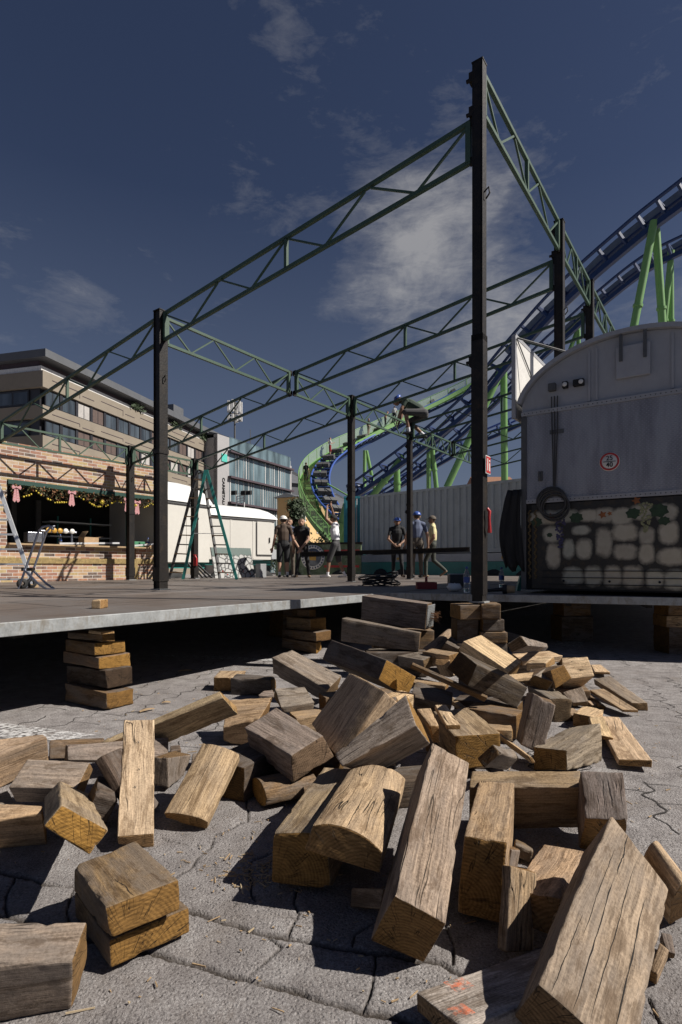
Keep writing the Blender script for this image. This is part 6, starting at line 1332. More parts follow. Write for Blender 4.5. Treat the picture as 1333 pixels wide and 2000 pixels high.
def house(label, x0, x1, ytop, yeave, Y0, Y1, wall, roof, dep=8, wins=(), ridge='gable', name='house'):
    a = at(x0, 1100, Y0); b = at(x1, 1100, Y1); a.z = b.z = 0; d_ = (b-a).normalized(); n_ = V(d_.y, -d_.x, 0); L = (b-a).length; ze = hz(yeave, (Y0+Y1)/2); zt_ = hz(ytop, (Y0+Y1)/2+dep*.4)
    root = thing(name, label, 'house', tuple(a)); ax = (d_, n_, UP)
    mb = MB(); mb.box(a+d_*L/2-n_*dep/2+UP*ze/2, (L, dep, ze), ax); part(mb, 'wall', wall, root)
    mb = MB(); e = .4
    v0 = [a-d_*e+n_*e+UP*ze, a+d_*(L+e)+n_*e+UP*ze, a+d_*(L+e)-n_*(dep+e)+UP*ze, a-d_*e-n_*(dep+e)+UP*ze]
    k = dep*.35 if ridge == 'hip' else 0
    v1 = [a+d_*k-n_*dep/2+UP*zt_, a+d_*(L-k)-n_*dep/2+UP*zt_]
    mb.add([*v0, *v1], [(0, 1, 5, 4), (2, 3, 4, 5), (3, 0, 4), (1, 2, 5), (3, 2, 1, 0)]); part(mb, 'roof', roof, root)
    for u, z, w_, h_ in wins:
        c = a+d_*u+n_*.03+UP*z; mb = MB(); mb.box(c, (w_, .1, h_), ax); fr = part(mb, 'window', M['white_panel'], root)
        mb = MB(); mb.box(c+n_*.055, (w_*.7, .02, h_*.8), ax); sub(mb, 'pane', M['pane'], fr)
    return root
house('warm yellow house with white windows behind the tree', 577, 668, 975, 982, 66, 78, M['yellow_wall'], M['roof_grey'], 2.5, [(2.0, 7.4, 1.0, 1.9), (6.0, 6.2, 1.0, 2.0), (9.5, 6.0, 1.0, 2.0), (2.0, 3.6, 1.0, 1.9), (6.0, 2.8, 1.0, 2.0), (9.5, 2.6, 1.0, 2.0)])
house('dark mansard roofed house beside the glass building', 562, 606, 918, 945, 90, 92, M['roof_grey'], M['roof_grey'], 8, [(1.0, 12.2, .8, .9), (2.3, 12.2, .8, .9)], 'hip')
house('grey hip roofed house beyond the curved coaster track', 640, 704, 962, 993, 82, 84, M['facade_grey'], M['roof_grey'], 9, [(2, 6.5, 1, 1.5)], 'hip')
house('pale low house beyond the container at the far right', 930, 1010, 930, 950, 95, 95, M['concrete_tan'], pmat('rust_roof', (.25, .12, .07), .8), 8, [])
# trees
def tree(label, base, h, cr, n, group=None, conic=.5):
    root = thing('leafy_tree', label, 'tree', tuple(base), group); g = random.Random(int(h*100)); mb = MB()
    mb.tube([base, base+UP*h*.4+V(.05, 0, 0), base+UP*h*.92], [.16, .11, .03], 8)
    for k in range(9):
        z = h*(.3+.06*k); a_ = k*2.4; mb.tube([base+UP*z, base+UP*(z+.35)+V(math.cos(a_), math.sin(a_), 0)*cr*.5*(1-k*.07), base+UP*(z+.9)+V(math.cos(a_), math.sin(a_), 0)*cr*.8*(1-k*.08)], [.05, .035, .012], 5)
    part(mb, 'trunk', M['bark'], root); mb = MB(); cl = []
    for k in range(46):
        f = g.random(); rr_ = cr*(1-f*conic*1.7)*math.sqrt(g.random()); a_ = g.uniform(0, 6.283); cl.append((base+UP*h*(.24+.76*f)+V(math.cos(a_), math.sin(a_), 0)*max(.1, rr_), g.uniform(.28, .6)*cr*.5))
    for i in range(n):
        c, r = g.choice(cl); q = c+V(g.gauss(0, 1), g.gauss(0, 1), g.gauss(0, .8))*r*.55; a_ = V(g.uniform(-1, 1), g.uniform(-1, 1), g.uniform(-1, 1)).normalized(); b_ = a_.orthogonal().normalized(); s_ = g.uniform(.05, .12)
        mb.add([q-a_*s_, q+b_*s_*.55, q+a_*s_, q-b_*s_*.55], [(0, 1, 2, 3)])
    part(mb, 'crown', M['leaf_dark'], root)
q = at(577, 1100, 33); q.z = 0; tree('dark leafy conical tree between the white trailer and the yellow house', q, hz(978, 33), 1.35, 5200, conic=.52)
q = at(545, 1100, 36); q.z = 0; tree('lower bushy tree partly behind the man in the white helmet', q, hz(1040, 36), 1.6, 2600, conic=.3)
q = at(640, 1100, 37); q.z = 0; tree('small bush behind the foot of the green coaster stairs', q, hz(1043, 37), 1.4, 1500, conic=.3)
# ------------------------------------------------------------------ roller coaster
def path(pts, n=8):
    P = [at(*p) for p in pts]; out = []
    for i in range(len(P)-1):
        p0, p1_, p2_, p3 = P[max(0, i-1)], P[i], P[i+1], P[min(len(P)-1, i+2)]
        for k in range(n):
            t_ = k/n; out.append(.5*((2*p1_)+(p2_-p0)*t_+(2*p0-5*p1_+4*p2_-p3)*t_*t_+(3*p1_-p0-3*p2_+p3)*t_**3))
    out.append(P[-1]); return out
def frames(P):
    fr = []
    for i in range(len(P)):
        t_ = (P[min(i+1, len(P)-1)]-P[max(i-1, 0)]).normalized(); s_ = t_.cross(UP); s_.normalize(); fr.append((P[i], t_, s_, s_.cross(t_)))
    return fr
def sweep(mb, fr, prof):
    vs = []; m_ = len(prof)
    for p_, t_, s_, u_ in fr: vs += [p_+s_*a_+u_*b_ for a_, b_ in prof]
    return mb.add(vs, [(i*m_+k, i*m_+(k+1) % m_, (i+1)*m_+(k+1) % m_, (i+1)*m_+k) for i in range(len(fr)-1) for k in range(m_)])
def rect(a0_, a1_, b0_, b1_): return [(a0_, b0_), (a1_, b0_), (a1_, b1_), (a0_, b1_)]
def track(label, pts, gauge=.55, spine=(.12, .2), panel=None, cars=False, every=3, rail_mat='coaster_rail', n=8, drop=.55):
    root = thing('coaster_track', label, 'track', tuple(at(*pts[0])), 'roller coaster tracks'); P = path(pts, n); fr = frames(P)
    for s_ in (-1, 1):
        mb = MB(); mb.tube([f[0]+f[2]*gauge*s_ for f in fr], .085, 8); part(mb, 'rail', M[rail_mat], root)
    mb = MB(); sweep(mb, fr, rect(-spine[0], spine[0], -drop-spine[1], -drop+.05)); part(mb, 'spine', M['coaster_blue'], root)
    for f in fr[::every]:
        mb = MB(); mb.bar(f[0]-f[2]*gauge, f[0]-f[3]*drop, .12, .14); mb.bar(f[0]+f[2]*gauge, f[0]-f[3]*drop, .12, .14); mb.bar(f[0]-f[2]*gauge, f[0]+f[2]*gauge, .12, .12, up=f[3])
        part(mb, 'cross_tie', M['coaster_blue'], root)
    if panel:
        h0, h1 = panel
        for i in range(int(len(fr)*.5), len(fr)-1, 6):
            seg = fr[i:i+7]; mb = MB(); sweep(mb, seg, rect(-gauge-.32, -gauge-.26, h0, h1)); part(mb, 'side_panel', M['coaster_panel'], root)
    if cars:
        for f in fr[2::5]:
            for s_ in (-.28, .28):
                mb = MB(); mb.box(f[0]+f[3]*.22+f[2]*s_, (.5, .45, .35), (f[2], f[1], f[3])); part(mb, 'friction_fin', M['old_steel'], root)
    return root
track('main blue lift track with grey side panels rising to the top right', [(690, 951, 37), (705, 940, 36.5), (770, 893, 35), (845, 836, 33.5), (919, 772, 32), (985, 690, 30.5), (1060, 605, 29), (1150, 518, 27), (1240, 440, 25.5), (1333, 368, 24), (1440, 285, 22.5)], panel=(-.35, .6), n=7, drop=.62, rail_mat='coaster_blue', spine=(.13, .22))
track('second blue track lower behind the main lift track', [(700, 985, 45), (790, 925, 43), (880, 850, 41), (960, 775, 39), (1046, 690, 37), (1110, 632, 35.5), (1180, 570, 34), (1255, 512, 32.5), (1333, 470, 31), (1440, 420, 30)], panel=(-.3, .5), n=7, rail_mat='coaster_blue')
track('bright blue lower track crossing behind the thin posts', [(700, 975, 49), (740, 957, 48), (800, 925, 46.5), (860, 890, 45), (917, 857, 44), (980, 830, 43), (1040, 803, 42), (1110, 780, 41)], n=8)
track('curved blue loop track with brake fins beside the green stairs', [(700, 1035, 40), (668, 1010, 41), (645, 985, 42), (630, 958, 43.5), (626, 930, 45.5), (638, 903, 48), (664, 882, 51), (704, 860, 54), (752, 836, 57), (805, 808, 59), (868, 778, 60), (935, 745, 60)], gauge=.75, cars=True, n=8, every=2)
# green stair walkway
wk = thing('coaster_stairs', 'bright green curved maintenance stairs with mesh railing along the coaster', 'stairs', tuple(at(640, 1052, 40)))
P = path([(655, 1058, 40), (632, 1030, 41), (612, 1000, 42.5), (601, 968, 44), (600, 940, 46), (616, 912, 48.5), (650, 886, 51), (700, 861, 54), (760, 832, 56.5), (815, 806, 58), (880, 775, 59), (940, 742, 59)], 8); fr = frames(P)
sgn = -1 if fr[40][2].x > 0 else 1
mb = MB(); 
for i, f in enumerate(fr[:-1]):
    for k in range(2):
        q = f[0].lerp(fr[i+1][0], k/2); h_ = V(f[2].x, f[2].y, 0); tt_ = V(f[1].x, f[1].y, 0)
        tt_ = tt_.normalized() if tt_.length > .01 else V(0, 1, 0); mb.box(q, (1.2, .32, .05), (h_, tt_, UP))
part(mb, 'treads', M['coaster_green'], wk)
for s_ in (-1, 1):
    mb = MB(); sweep(mb, fr, rect(.62*s_-.04, .62*s_+.04, -.22, .14)); part(mb, 'stringer', M['coaster_green'], wk)
m = bpy.data.materials.new('rail_mesh'); m.use_nodes = True; t = NT(m.node_tree)
p = t.n('BsdfPrincipled', {'Base Color': (.42, .55, .36), 'Roughness': .5}); tr = t.n('BsdfTransparent'); ms = t.n('MixShader'); t.put(ms.inputs[0], .42); t.put(ms.inputs[1], tr); t.put(ms.inputs[2], p); o = t.n('OutputMaterial'); t.put(o.inputs[0], ms.outputs[0]); M['rail_mesh'] = m
for s_, fr_ in ((sgn, fr), (-sgn, fr[:26])):
    mb = MB(); vs = []
    for f in fr_: vs += [f[0]+f[2]*.64*s_+UP*.1, f[0]+f[2]*.64*s_+UP*1.1]
    mb.add(vs, [(2*i, 2*i+2, 2*i+3, 2*i+1) for i in range(len(fr_)-1)]); part(mb, 'mesh_panel', m, wk)
    mb = MB(); mb.tube([f[0]+f[2]*.64*s_+UP*1.12 for f in fr_], .035, 6); part(mb, 'handrail', M['coaster_green'], wk)
    for f in fr_[::4]:
        mb = MB(); mb.tube([f[0]+f[2]*.64*s_, f[0]+f[2]*.64*s_+UP*1.12], .035, 6); part(mb, 'rail_post', M['coaster_green'], wk)
# supports
def support(label, segs, r=.2):
    root = thing('coaster_support', label, 'support', tuple(at(*segs[0][0])), 'green supports of the roller coaster')
    for a, b in segs:
        a, b = at(*a), at(*b)
        mb = MB(); mb.tube([a, b], r, 12); part(mb, 'leg', M['coaster_green'], root)
        mb = MB(); t_ = (b-a).normalized(); mb.tube([a.lerp(b, .5)-t_*.06, a.lerp(b, .5)+t_*.06], r*1.25, 12); part(mb, 'flange', M['coaster_green'], root)
    return root
support('thick pair of green legs under the main track above the wagon roof', [((1278, 432, 24.8), (1215, 760, 25.2)), ((1281, 440, 25.2), (1303, 760, 26))], .17)
support('thinner green leg pair at the far right under the second track', [((1312, 490, 31.5), (1285, 760, 32)), ((1310, 490, 31.6), (1312, 760, 32.5))], .16)
support('long slanted bright green leg crossing behind the nearest post', [((985, 712, 31), (873, 952, 32)), ((984, 715, 31.5), (986, 950, 32.5))], .2)
support('green leg pair just left of the long slanted leg', [((838, 850, 41.5), (838, 985, 42)), ((842, 850, 41.5), (856, 985, 42))], .18)
support('bright slanted green leg beside the thin middle post', [((788, 892, 35), (715, 985, 36)), ((775, 905, 35.5), (777, 980, 36))], .21)
support('green leg pair under the loop track', [((713, 880, 54), (712, 985, 54)), ((716, 880, 54), (738, 985, 55))], .17)
support('green strut from the loop track down to the teal container', [((640, 945, 43), (680, 968, 42))], .06)
support('green legs behind the wagon flap', [((1130, 640, 36), (1085, 760, 36.5)), ((1130, 645, 36), (1132, 760, 36.5))], .13)
support('broad green base frame behind the man in the white tank top', [((680, 985, 33), (660, 1060, 33.5)), ((690, 1000, 33), (672, 1060, 33.5))], .3)
# ------------------------------------------------------------------ people
SK = {}
def smat(name, c, rough=.8): 
    if name not in SK: SK[name] = pmat(name, c, rough, 0, .2, 12, .1, 80)
    return SK[name]
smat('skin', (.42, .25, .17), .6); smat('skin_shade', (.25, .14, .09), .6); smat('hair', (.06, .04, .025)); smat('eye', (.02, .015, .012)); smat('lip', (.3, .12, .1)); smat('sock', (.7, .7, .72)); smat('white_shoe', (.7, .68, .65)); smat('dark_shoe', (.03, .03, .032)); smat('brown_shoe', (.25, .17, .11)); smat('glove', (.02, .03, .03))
def capsule(mb, a, b, ra, rb, n=10, fl=1.0, side=None):
    a, b = Vector(a), Vector(b); t_ = (b-a); L = t_.length; t_ = t_.normalized() if L > 1e-6 else UP
    s_ = (side-t_*side.dot(t_)).normalized() if side is not None else t_.orthogonal().normalized(); u_ = t_.cross(s_)
    prof = [(-1.0, 0, 0)]; rings = []
    for k in (85, 60, 30, 0): r = math.radians(k); rings.append((a-t_*ra*math.sin(r), ra*math.cos(r)))
    rings.append((a.lerp(b, .5), (ra+rb)/2))
    for k in (0, 30, 60, 85): r = math.radians(k); rings.append((b+t_*rb*math.sin(r), rb*math.cos(r)))
    vs = []; 
    for c, r in rings: vs += [c+s_*r*math.cos(2*math.pi*k/n)+u_*r*fl*math.sin(2*math.pi*k/n) for k in range(n)]
    m_ = len(rings); fs = [(i*n+k, i*n+(k+1) % n, (i+1)*n+(k+1) % n, (i+1)*n+k) for i in range(m_-1) for k in range(n)]+[tuple(range(n-1, -1, -1)), tuple((m_-1)*n+k for k in range(n))]
    mb.add(vs, fs)
def person(label, loc, yaw, pose, cols, h=1.76, hat=None, hatcol=None, shorts=False, sleeve='short', voxel=.011, group=None, hair=True):
    """pose: joints in the person's frame (x right, y forward, z up), for a 1.76 m body. cols: shirt, trousers, shoe, skin"""
    J = dict(pel=(0, 0, .96), wai=(0, 0, 1.1), che=(0, .01, 1.3), nec=(0, 0, 1.47), hea=(0, .025, 1.63), shL=(-.185, 0, 1.42), elL=(-.24, -.02, 1.13), haL=(-.25, .06, .88), shR=(.185, 0, 1.42), elR=(.24, -.02, 1.13), haR=(.25, .06, .88),
             hiL=(-.095, 0, .93), knL=(-.105, .02, .5), anL=(-.11, -.02, .09), toL=(-.125, .16, .04), hiR=(.095, 0, .93), knR=(.105, .02, .5), anR=(.11, -.02, .09), toR=(.125, .16, .04))
    J.update(pose); k_ = h/1.76; J = {a: Vector(b)*k_ for a, b in J.items()}
    shirt, trous, shoe, skin = cols; mats = [SK[skin], shirt, trous, SK[shoe], SK['hair'], SK['eye'], SK['lip'], SK['sock']]
    root = thing('person', label, 'person', tuple(loc), group, yaw)
    mb = MB(); seg = []
    side = (J['shR']-J['shL']).normalized(); hs_ = (J['hiR']-J['hiL']).normalized()
    def S(a, b, ra, rb, mat, fl=1.0, sd=None): capsule(mb, a, b, ra*k_, rb*k_, 10, fl, sd); seg.append((Vector(a), Vector(b), ra*k_, rb*k_, mat))
    S(J['pel'], J['wai'], .155, .14, 2, .72, hs_); S(J['wai'], J['che'], .15, .168, 1, .76, side); S(J['che'], J['nec'].lerp(J['che'], .25), .172, .13, 1, .7, side)
    S(J['shL'].lerp(J['nec'], .3), J['shL'], .07, .062, 1); S(J['shR'].lerp(J['nec'], .3), J['shR'], .07, .062, 1)
    S(J['nec']-UP*.03, J['nec'].lerp(J['hea'], .55), .055, .052, 0)
    fw = (J['hea']-J['nec']); hd_ = V(0, 1, 0); 
    if 'look' in pose: hd_ = Vector(pose['look']).normalized()
    hc = J['hea']; S(hc+UP*.035*k_-hd_*.012, hc-UP*.045*k_+hd_*.012, .092, .07, 0, 1.08, hd_.cross(UP))
    S(hc+hd_*.085*k_+UP*.0, hc+hd_*.102*k_-UP*.025*k_, .012, .017, 0)
    sx = hd_.cross(UP).normalized()
    for s_ in (-1, 1): S(hc+sx*.088*s_*k_+UP*.01, hc+sx*.09*s_*k_-UP*.03, .014, .011, 0)
    for sd in 'LR':
        sh, el, ha = J['sh'+sd], J['el'+sd], J['ha'+sd]; am = 1 if sleeve == 'short' else 0
        S(sh, sh.lerp(el, .6), .058, .05, am); S(sh.lerp(el, .55), el, .046, .041, 0); S(el, el.lerp(ha, .5), .043, .037, 0); S(el.lerp(ha, .5), ha, .037, .027, 0)
        t_ = (ha-el).normalized(); sd_ = t_.cross(V(0, 1, 0)) if abs(t_.y) < .9 else t_.cross(UP); sd_.normalize(); nf = t_.cross(sd_)
        S(ha+t_*.02*k_, ha+t_*.075*k_, .031, .036, 0, .5, sd_)
        for i, L in enumerate((.062, .075, .07, .055)):
            o = sd_*(i-1.5)*.019*k_; b0_ = ha+t_*.085*k_+o; b1_ = b0_+t_*L*.55*k_+nf*.012*k_; S(b0_, b1_, .0095, .009, 0); S(b1_, b1_+t_*L*.4*k_+nf*.028*k_, .009, .008, 0)
        b0_ = ha+t_*.03*k_-sd_*.03*k_; b1_ = b0_+t_*.035*k_-sd_*.025*k_+nf*.01*k_; S(b0_, b1_, .012, .011, 0); S(b1_, b1_+t_*.03*k_+nf*.012*k_, .01, .009, 0)
        hi, kn, an_, to = J['hi'+sd], J['kn'+sd], J['an'+sd], J['to'+sd]
        S(hi, kn, .092 if not shorts else .1, .064 if not shorts else .085, 2); lm = 0 if shorts else 2
        S(kn, kn.lerp(an_, .4), .058, .06 if not shorts else .054, lm); S(kn.lerp(an_, .4), an_, .056 if not shorts else .052, .05 if not shorts else .037, lm)
        if shorts: S(an_, an_.lerp(kn, .28), .042, .044, 7)
        hl = an_-(to-an_).normalized()*.05*k_; hl.z = an_.z-.04*k_; S(hl, to, .042, .04, 3, .8, UP.cross((to-an_).normalized()))
    o = mb.build('body', mats, root); rm = o.modifiers.new('r', 'REMESH'); rm.mode = 'VOXEL'; rm.voxel_size = voxel*k_
    sm = o.modifiers.new('s', 'SMOOTH'); sm.factor = .4; sm.iterations = 2
    dg = bpy.context.evaluated_depsgraph_get(); me = bpy.data.meshes.new_from_object(o.evaluated_get(dg)); o.modifiers.clear(); o.data = me
    me.materials.clear(); [me.materials.append(x) for x in mats]
    nf_ = len(me.polygons); cen = np.empty(nf_*3); me.polygons.foreach_get('center', cen); cen = cen.reshape(-1, 3); best = np.full(nf_, 9.0); mi = np.zeros(nf_, int)
    for a, b, ra, rb, mt in seg:
        a_, b_ = np.array(a), np.array(b); ab = b_-a_; L = (ab@ab)+1e-9; tt = np.clip(((cen-a_)@ab)/L, 0, 1); dd = np.linalg.norm(cen-a_-tt[:, None]*ab, axis=1)-(ra+(rb-ra)*tt); m_ = dd < best-.0015; best[m_] = dd[m_]; mi[m_] = mt
    hd = np.array(hd_); up = np.array(UP); h0 = np.array(hc); rel = cen-h0; sxx = np.array(sx)
    inh = np.linalg.norm(rel, axis=1) < .16*k_
    if hair: mi[inh & (((rel@hd) < -.02*k_) & (rel[:, 2] > -.05*k_) | (rel[:, 2] > .07*k_))] = 4
    for s_ in (-1, 1): mi[inh & (np.linalg.norm(rel-(hd*.08+up*.012+sxx*.034*s_)*k_, axis=1) < .019*k_)] = 5
    mi[inh & (np.abs(rel[:, 2]+.058*k_) < .009*k_) & (np.abs(rel@sxx) < .026*k_) & ((rel@hd) > .04*k_)] = 6
    if shorts is False and sleeve == 'none': pass
    me.polygons.foreach_set('material_index', mi.astype(np.int32)); me.polygons.foreach_set('use_smooth', [True]*nf_); me.update()
    if hat:
        mb = MB(); top_ = hc+UP*.035*k_-hd_*.008; r = .112*k_
        fr_ = (hd_, -sx, UP); prof = [(r*1.0, .0)]+[(r*math.cos(a_), r*.95*math.sin(a_)) for a_ in (.2, .5, .8, 1.1, 1.35, 1.5)]+[(0, r*.95)]
        mb.lathe(top_, prof, 18, fr_)
        if hat == 'hard': mb.lathe(top_, [(r, .0), (r*1.16, -.004), (r*1.16, .006), (r, .012)], 18, fr_)
        mb.prism([top_+hd_*r*.85-sx*r*.75, top_+hd_*r*1.35-sx*r*.6, top_+hd_*r*1.75-UP*.012, top_+hd_*r*1.35+sx*r*.6, top_+hd_*r*.85+sx*r*.75], UP*.008)
        mb.build('hard_hat' if hat == 'hard' else 'cap', hatcol, root)
    return root
tee = lambda n, c: pmat(n, c, .85, 0, .15, 8, .15, 60)
blk = tee('black_tee', (.014, .014, .015)); brn = tee('brown_tee', (.075, .05, .035)); wht = tee('white_tank', (.75, .75, .78)); blu = tee('blue_tee', (.10, .12, .19)); yel = tee('yellow_tee', (.62, .55, .30)); grn = tee('green_tee', (.035, .055, .04))
dkt = tee('black_trousers', (.02, .02, .022)); grt = tee('grey_shorts', (.06, .058, .06)); kht = tee('khaki_trousers', (.11, .09, .07)); olv = tee('olive_trousers', (.05, .055, .045)); wtee = tee('pale_tee', (.6, .6, .6)); rds = tee('red_shorts', (.3, .02, .03)); tan_ = tee('tan_trousers', (.3, .24, .18))
def onst(x, Y): q = at(x, 1100, Y); q.z = DZ; return q
G = 'men working on the stage'
person('man in a brown tee and white helmet seen from behind on the left', onst(554, 15.6), math.radians(8), dict(haL=(-.3, .12, .86), haR=(.3, .2, .83), elR=(.27, .0, 1.12)), (brn, dkt, 'dark_shoe', 'skin'), hat='hard', hatcol=M['white_paint'], shorts=True, group=G)
person('man in a blue tee mostly hidden behind the man with the white helmet', onst(566, 16.4), math.radians(170), {}, (blu, kht, 'dark_shoe', 'skin'), group=G)
person('man in black clothes facing the camera and gripping the steel beam', onst(590, 15.8), math.radians(178), dict(haL=(.0, .3, .82), elL=(-.2, .14, 1.08), haR=(.02, .31, .8), elR=(.22, .12, 1.08), che=(0, .05, 1.28), nec=(0, .08, 1.44), hea=(0, .12, 1.58), shL=(-.18, .06, 1.39), shR=(.18, .06, 1.39), anL=(-.2, -.05, .09), toL=(-.24, .12, .04), knL=(-.16, .03, .5), anR=(.16, 0, .09), toR=(.2, .17, .04)), (blk, dkt, 'brown_shoe', 'skin'), group=G)
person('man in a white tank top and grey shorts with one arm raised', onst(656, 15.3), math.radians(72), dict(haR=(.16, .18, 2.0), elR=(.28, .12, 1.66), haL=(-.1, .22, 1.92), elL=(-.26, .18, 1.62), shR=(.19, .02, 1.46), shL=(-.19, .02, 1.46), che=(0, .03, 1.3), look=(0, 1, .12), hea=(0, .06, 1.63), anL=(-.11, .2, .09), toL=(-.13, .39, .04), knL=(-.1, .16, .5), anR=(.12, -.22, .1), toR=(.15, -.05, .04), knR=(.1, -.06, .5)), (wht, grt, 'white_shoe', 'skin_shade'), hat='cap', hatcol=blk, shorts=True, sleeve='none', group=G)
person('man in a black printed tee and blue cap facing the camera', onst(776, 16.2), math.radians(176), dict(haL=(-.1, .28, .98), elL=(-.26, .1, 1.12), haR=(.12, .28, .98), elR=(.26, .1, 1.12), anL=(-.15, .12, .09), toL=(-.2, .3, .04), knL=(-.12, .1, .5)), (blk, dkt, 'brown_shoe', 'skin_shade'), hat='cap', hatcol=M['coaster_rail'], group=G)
person('man in a blue grey tee and khaki trousers standing with his back turned', onst(815, 15.2), math.radians(6), dict(haL=(-.31, .05, .86), elL=(-.28, -.02, 1.12), haR=(.31, .05, .86), elR=(.28, -.02, 1.12)), (blu, kht, 'dark_shoe', 'skin'), h=1.84, hat='cap', hatcol=M['coaster_rail'], group=G)
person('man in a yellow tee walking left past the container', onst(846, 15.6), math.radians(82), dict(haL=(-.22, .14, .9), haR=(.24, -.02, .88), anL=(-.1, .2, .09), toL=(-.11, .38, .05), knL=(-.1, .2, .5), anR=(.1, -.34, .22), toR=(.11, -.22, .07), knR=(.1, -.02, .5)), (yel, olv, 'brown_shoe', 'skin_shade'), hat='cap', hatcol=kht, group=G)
# the crouching man on the post top
pe = gp('B', 3); 
person('man in a green tee and blue cap crouching high up on the frame', (pe.x+.1, pe.y, ZB-.24), math.radians(84), dict(pel=(0, -.24, .50), wai=(0, -.14, .62), che=(0, .09, .75), nec=(0, .27, .83), hea=(0, .41, .84), look=(0, .85, -.5), shL=(-.2, .19, .79), shR=(.2, .19, .79), elL=(-.24, .3, .58), haL=(-.16, .4, .32), elR=(.24, .28, .58), haR=(.18, .38, .3),
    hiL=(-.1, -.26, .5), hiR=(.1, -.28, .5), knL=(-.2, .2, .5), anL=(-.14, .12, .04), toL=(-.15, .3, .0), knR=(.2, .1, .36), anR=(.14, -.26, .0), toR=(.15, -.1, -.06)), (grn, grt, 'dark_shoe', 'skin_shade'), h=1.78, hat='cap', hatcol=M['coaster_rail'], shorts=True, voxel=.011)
def oncoast(x, yfeet, Y): return at(x, yfeet, Y)
G = 'people on the coaster stairs'
person('person in dark clothes standing on the lowest bend of the coaster stairs', oncoast(598, 944, 46), math.radians(-20), {}, (blk, dkt, 'dark_shoe', 'skin'), voxel=.016, group=G)
person('person in a pale tee and red shorts climbing the coaster stairs', oncoast(645, 892, 50.5), math.radians(-75), dict(haR=(.15, .3, 1.25), elR=(.26, .05, 1.15), haL=(-.28, -.1, 1.5), elL=(-.36, -.06, 1.3)), (wtee, rds, 'dark_shoe', 'skin'), shorts=True, voxel=.016, group=G)
person('person in brown and tan clothes on the coaster stairs behind the truss', oncoast(720, 851, 55), math.radians(-60), {}, (brn, tan_, 'dark_shoe', 'skin'), voxel=.016, group=G)
person('shirtless person leaning on the coaster stair rail', oncoast(753, 835, 56.5), math.radians(-80), dict(che=(0, .1, 1.28), nec=(0, .18, 1.43), hea=(0, .24, 1.56), shL=(-.18, .16, 1.38), shR=(.18, .16, 1.38)), (SK['skin'], dkt, 'dark_shoe', 'skin'), voxel=.016, group=G)
person('topmost person in a pale tee on the coaster stairs', oncoast(771, 826, 57.5), math.radians(-10), {}, (wtee, dkt, 'dark_shoe', 'skin'), voxel=.016, group=G)
# carried steel beam
a = at(588, 1088, 15.35); b = at(918, 1078, 15.0)
mb = MB(); d_ = (b-a).normalized(); mb.bar(a, b, .13, .012); mb.bar(a+UP*.13, b+UP*.13, .13, .012); mb.bar(a+UP*.006+UP*.06, b+UP*.066, .012, .11)
tag(mb.build('steel_girder', M['black_steel']), 'long black steel beam being carried across the rear of the stage', 'beam')
# ------------------------------------------------------------------ small things on the stage
q = at(745, 1144, DZ and (HC-DZ)*F/(1144-HZ)); q.z = DZ
mb = MB(); g = random.Random(8)
for k in range(10):
    r = .2+.1*g.random(); ph = g.uniform(-.3, .3)+(3.14 if k % 2 else 0); tl = .18*(k/10); c = V(q.x+g.uniform(-.08, .08), q.y+g.uniform(-.08, .08), DZ+.02+.012*k)
    mb.tube([c+V(r*1.15*math.cos(i/20*6.283+ph), r*math.sin(i/20*6.283+ph), .03*math.sin(i/20*6.283*2+ph)+max(0, tl)*r*math.cos(i/20*6.283+ph)+max(0, tl)*r) for i in range(21)], .012, 6)
tag(mb.build('cable_heap', M['cable']), 'heap of coiled black cable lying on the stage', 'cable')
q = at(833, 1150, (HC-DZ)*F/(1150-HZ)); q.z = DZ
tb = thing('tool_tray', 'dark red plastic tool tray with a handle on the stage', 'tool tray', tuple(q))
mb = MB(); mb.prism([q+V(-.13, -.08, .0), q+V(.13, -.08, 0), q+V(.13, .08, 0), q+V(-.13, .08, 0)], (0, 0, .012))
for a_, b_ in ((V(-.14, -.085, .05), V(.14, -.085, .05)), (V(-.14, .085, .05), V(.14, .085, .05))): mb.bar(q+a_, q+b_, .012, .1)
for a_, b_ in ((V(-.14, -.085, .05), V(-.14, .085, .05)), (V(.14, -.085, .05), V(.14, .085, .05))): mb.bar(q+a_, q+b_, .012, .098)
part(mb, 'tray', M['plastic_red'], tb)
mb = MB(); mb.bar(q+V(0, -.07, .06), q+V(0, .07, .06), .012, .11); mb.tube([q+V(0, -.06, .1), q+V(0, -.05, .17), q+V(0, .05, .17), q+V(0, .06, .1)], .012, 6); part(mb, 'handle', M['plastic_red'], tb)
q = at(888, 1155, (HC-DZ)*F/(1155-HZ)); q.z = DZ
mb = MB(); mb.ball(q+UP*.05, .075, 14, (1.25, .9, .7)); me_o = mb.build('plastic_bag', M['trailer_roof'])
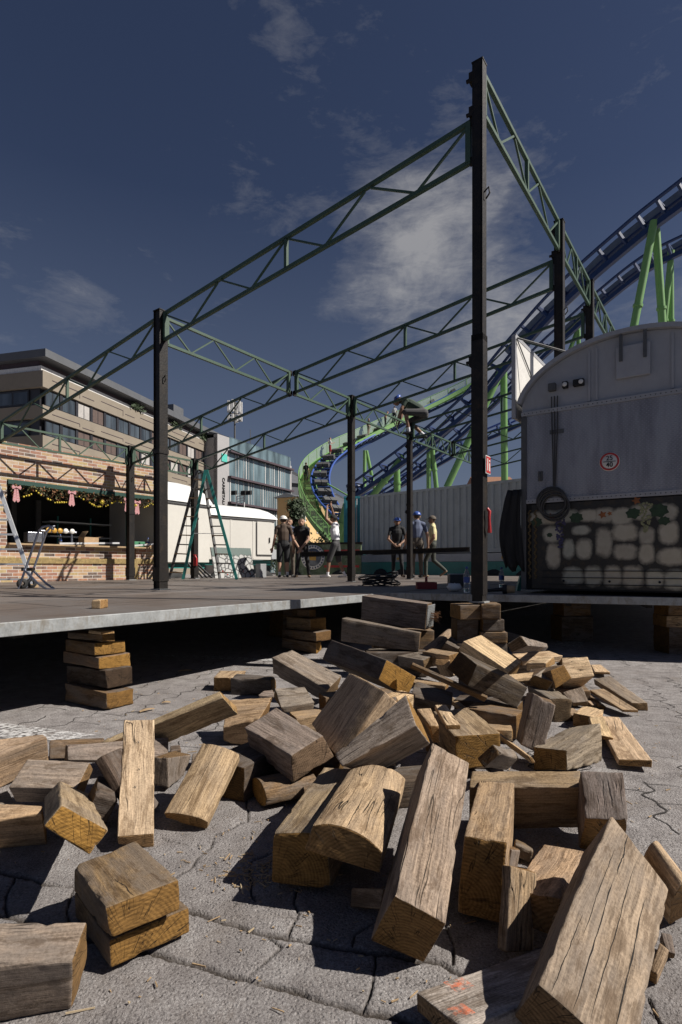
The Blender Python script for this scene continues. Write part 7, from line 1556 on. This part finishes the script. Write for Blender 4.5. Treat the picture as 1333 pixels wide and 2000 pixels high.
for v in me_o.data.vertices: 
    p_ = Vector(v.co)-q; v.co = q+p_*(1+.35*noise.noise(p_*28)+.15*noise.noise(p_*60))+UP*.0
    v.co.z = max(v.co.z, DZ+.002)
tag(me_o, 'crumpled white plastic bag on the stage edge', 'bag')
q = at(897, 1146, (HC-DZ)*F/(1146-HZ)); q.z = DZ
bx = thing('metal_box', 'grey metal box standing behind the white plastic bag', 'box', tuple(q))
mb = MB(); mb.box(q+V(0, .1, .1), (.3, .22, .19)); part(mb, 'body', M['old_steel'], bx, .006)
mb = MB(); mb.box(q+V(0, .1, .203), (.31, .23, .016)); part(mb, 'lid', M['grey_paint'], bx, .004)
q = at(912, 1157, 7.05); q.z = DZ; bottle(q, .33, .042, 'water bottle standing left of the nearest tall post')
q = at(980, 1146, 8.6); q.z = DZ; bottle(q, .32, .042, 'water bottle standing right of the nearest tall post')
q0 = at(948, 1160, 6.85); q0.z = DZ+.03; q1 = at(985, 1154, 6.75); q1.z = DZ+.055; q2 = at(1006, 1155, 6.7); q2.z = DZ+.055
ml = thing('mallet', 'black mallet with pale wooden face lying on the stage edge', 'mallet', tuple(q0))
mb = MB(); mb.tube([q0, q1], [.018, .026], 10); part(mb, 'handle', M['cable'], ml)
mb = MB(); mb.tube([q1-(q2-q1)*.12, q1+(q2-q1)*.3], .058, 14); part(mb, 'head', M['cable'], ml)
mb = MB(); mb.tube([q1+(q2-q1)*.3, q2], [.05, .042], 14); part(mb, 'face', M['plain_wood'], ml)
q = at(1017, 1150, 7.5); q.z = DZ
mb = MB(); mb.prism([q+V(-.05, 0, 0), q+V(.0, 0, 0), q+V(.07, 0, .22), q+V(.0, 0, .2)], V(0, .06, 0)); tag(mb.build('teal_bracket', M['teal']), 'teal steel bracket standing beside the wagon corner', 'bracket')
q = at(60, 1148, (HC-DZ)*F/(1148-HZ)); q.z = DZ
mb = MB(); mb.box(q+UP*.03, (.2, .1, .055), (R2, T2, UP)); o = mb.build('wood_offcut', M['plain_wood'], bevel=.004); tag(o, 'flat wood offcut on the stage by the sack truck', 'offcut', 'loose blocks on the stage')
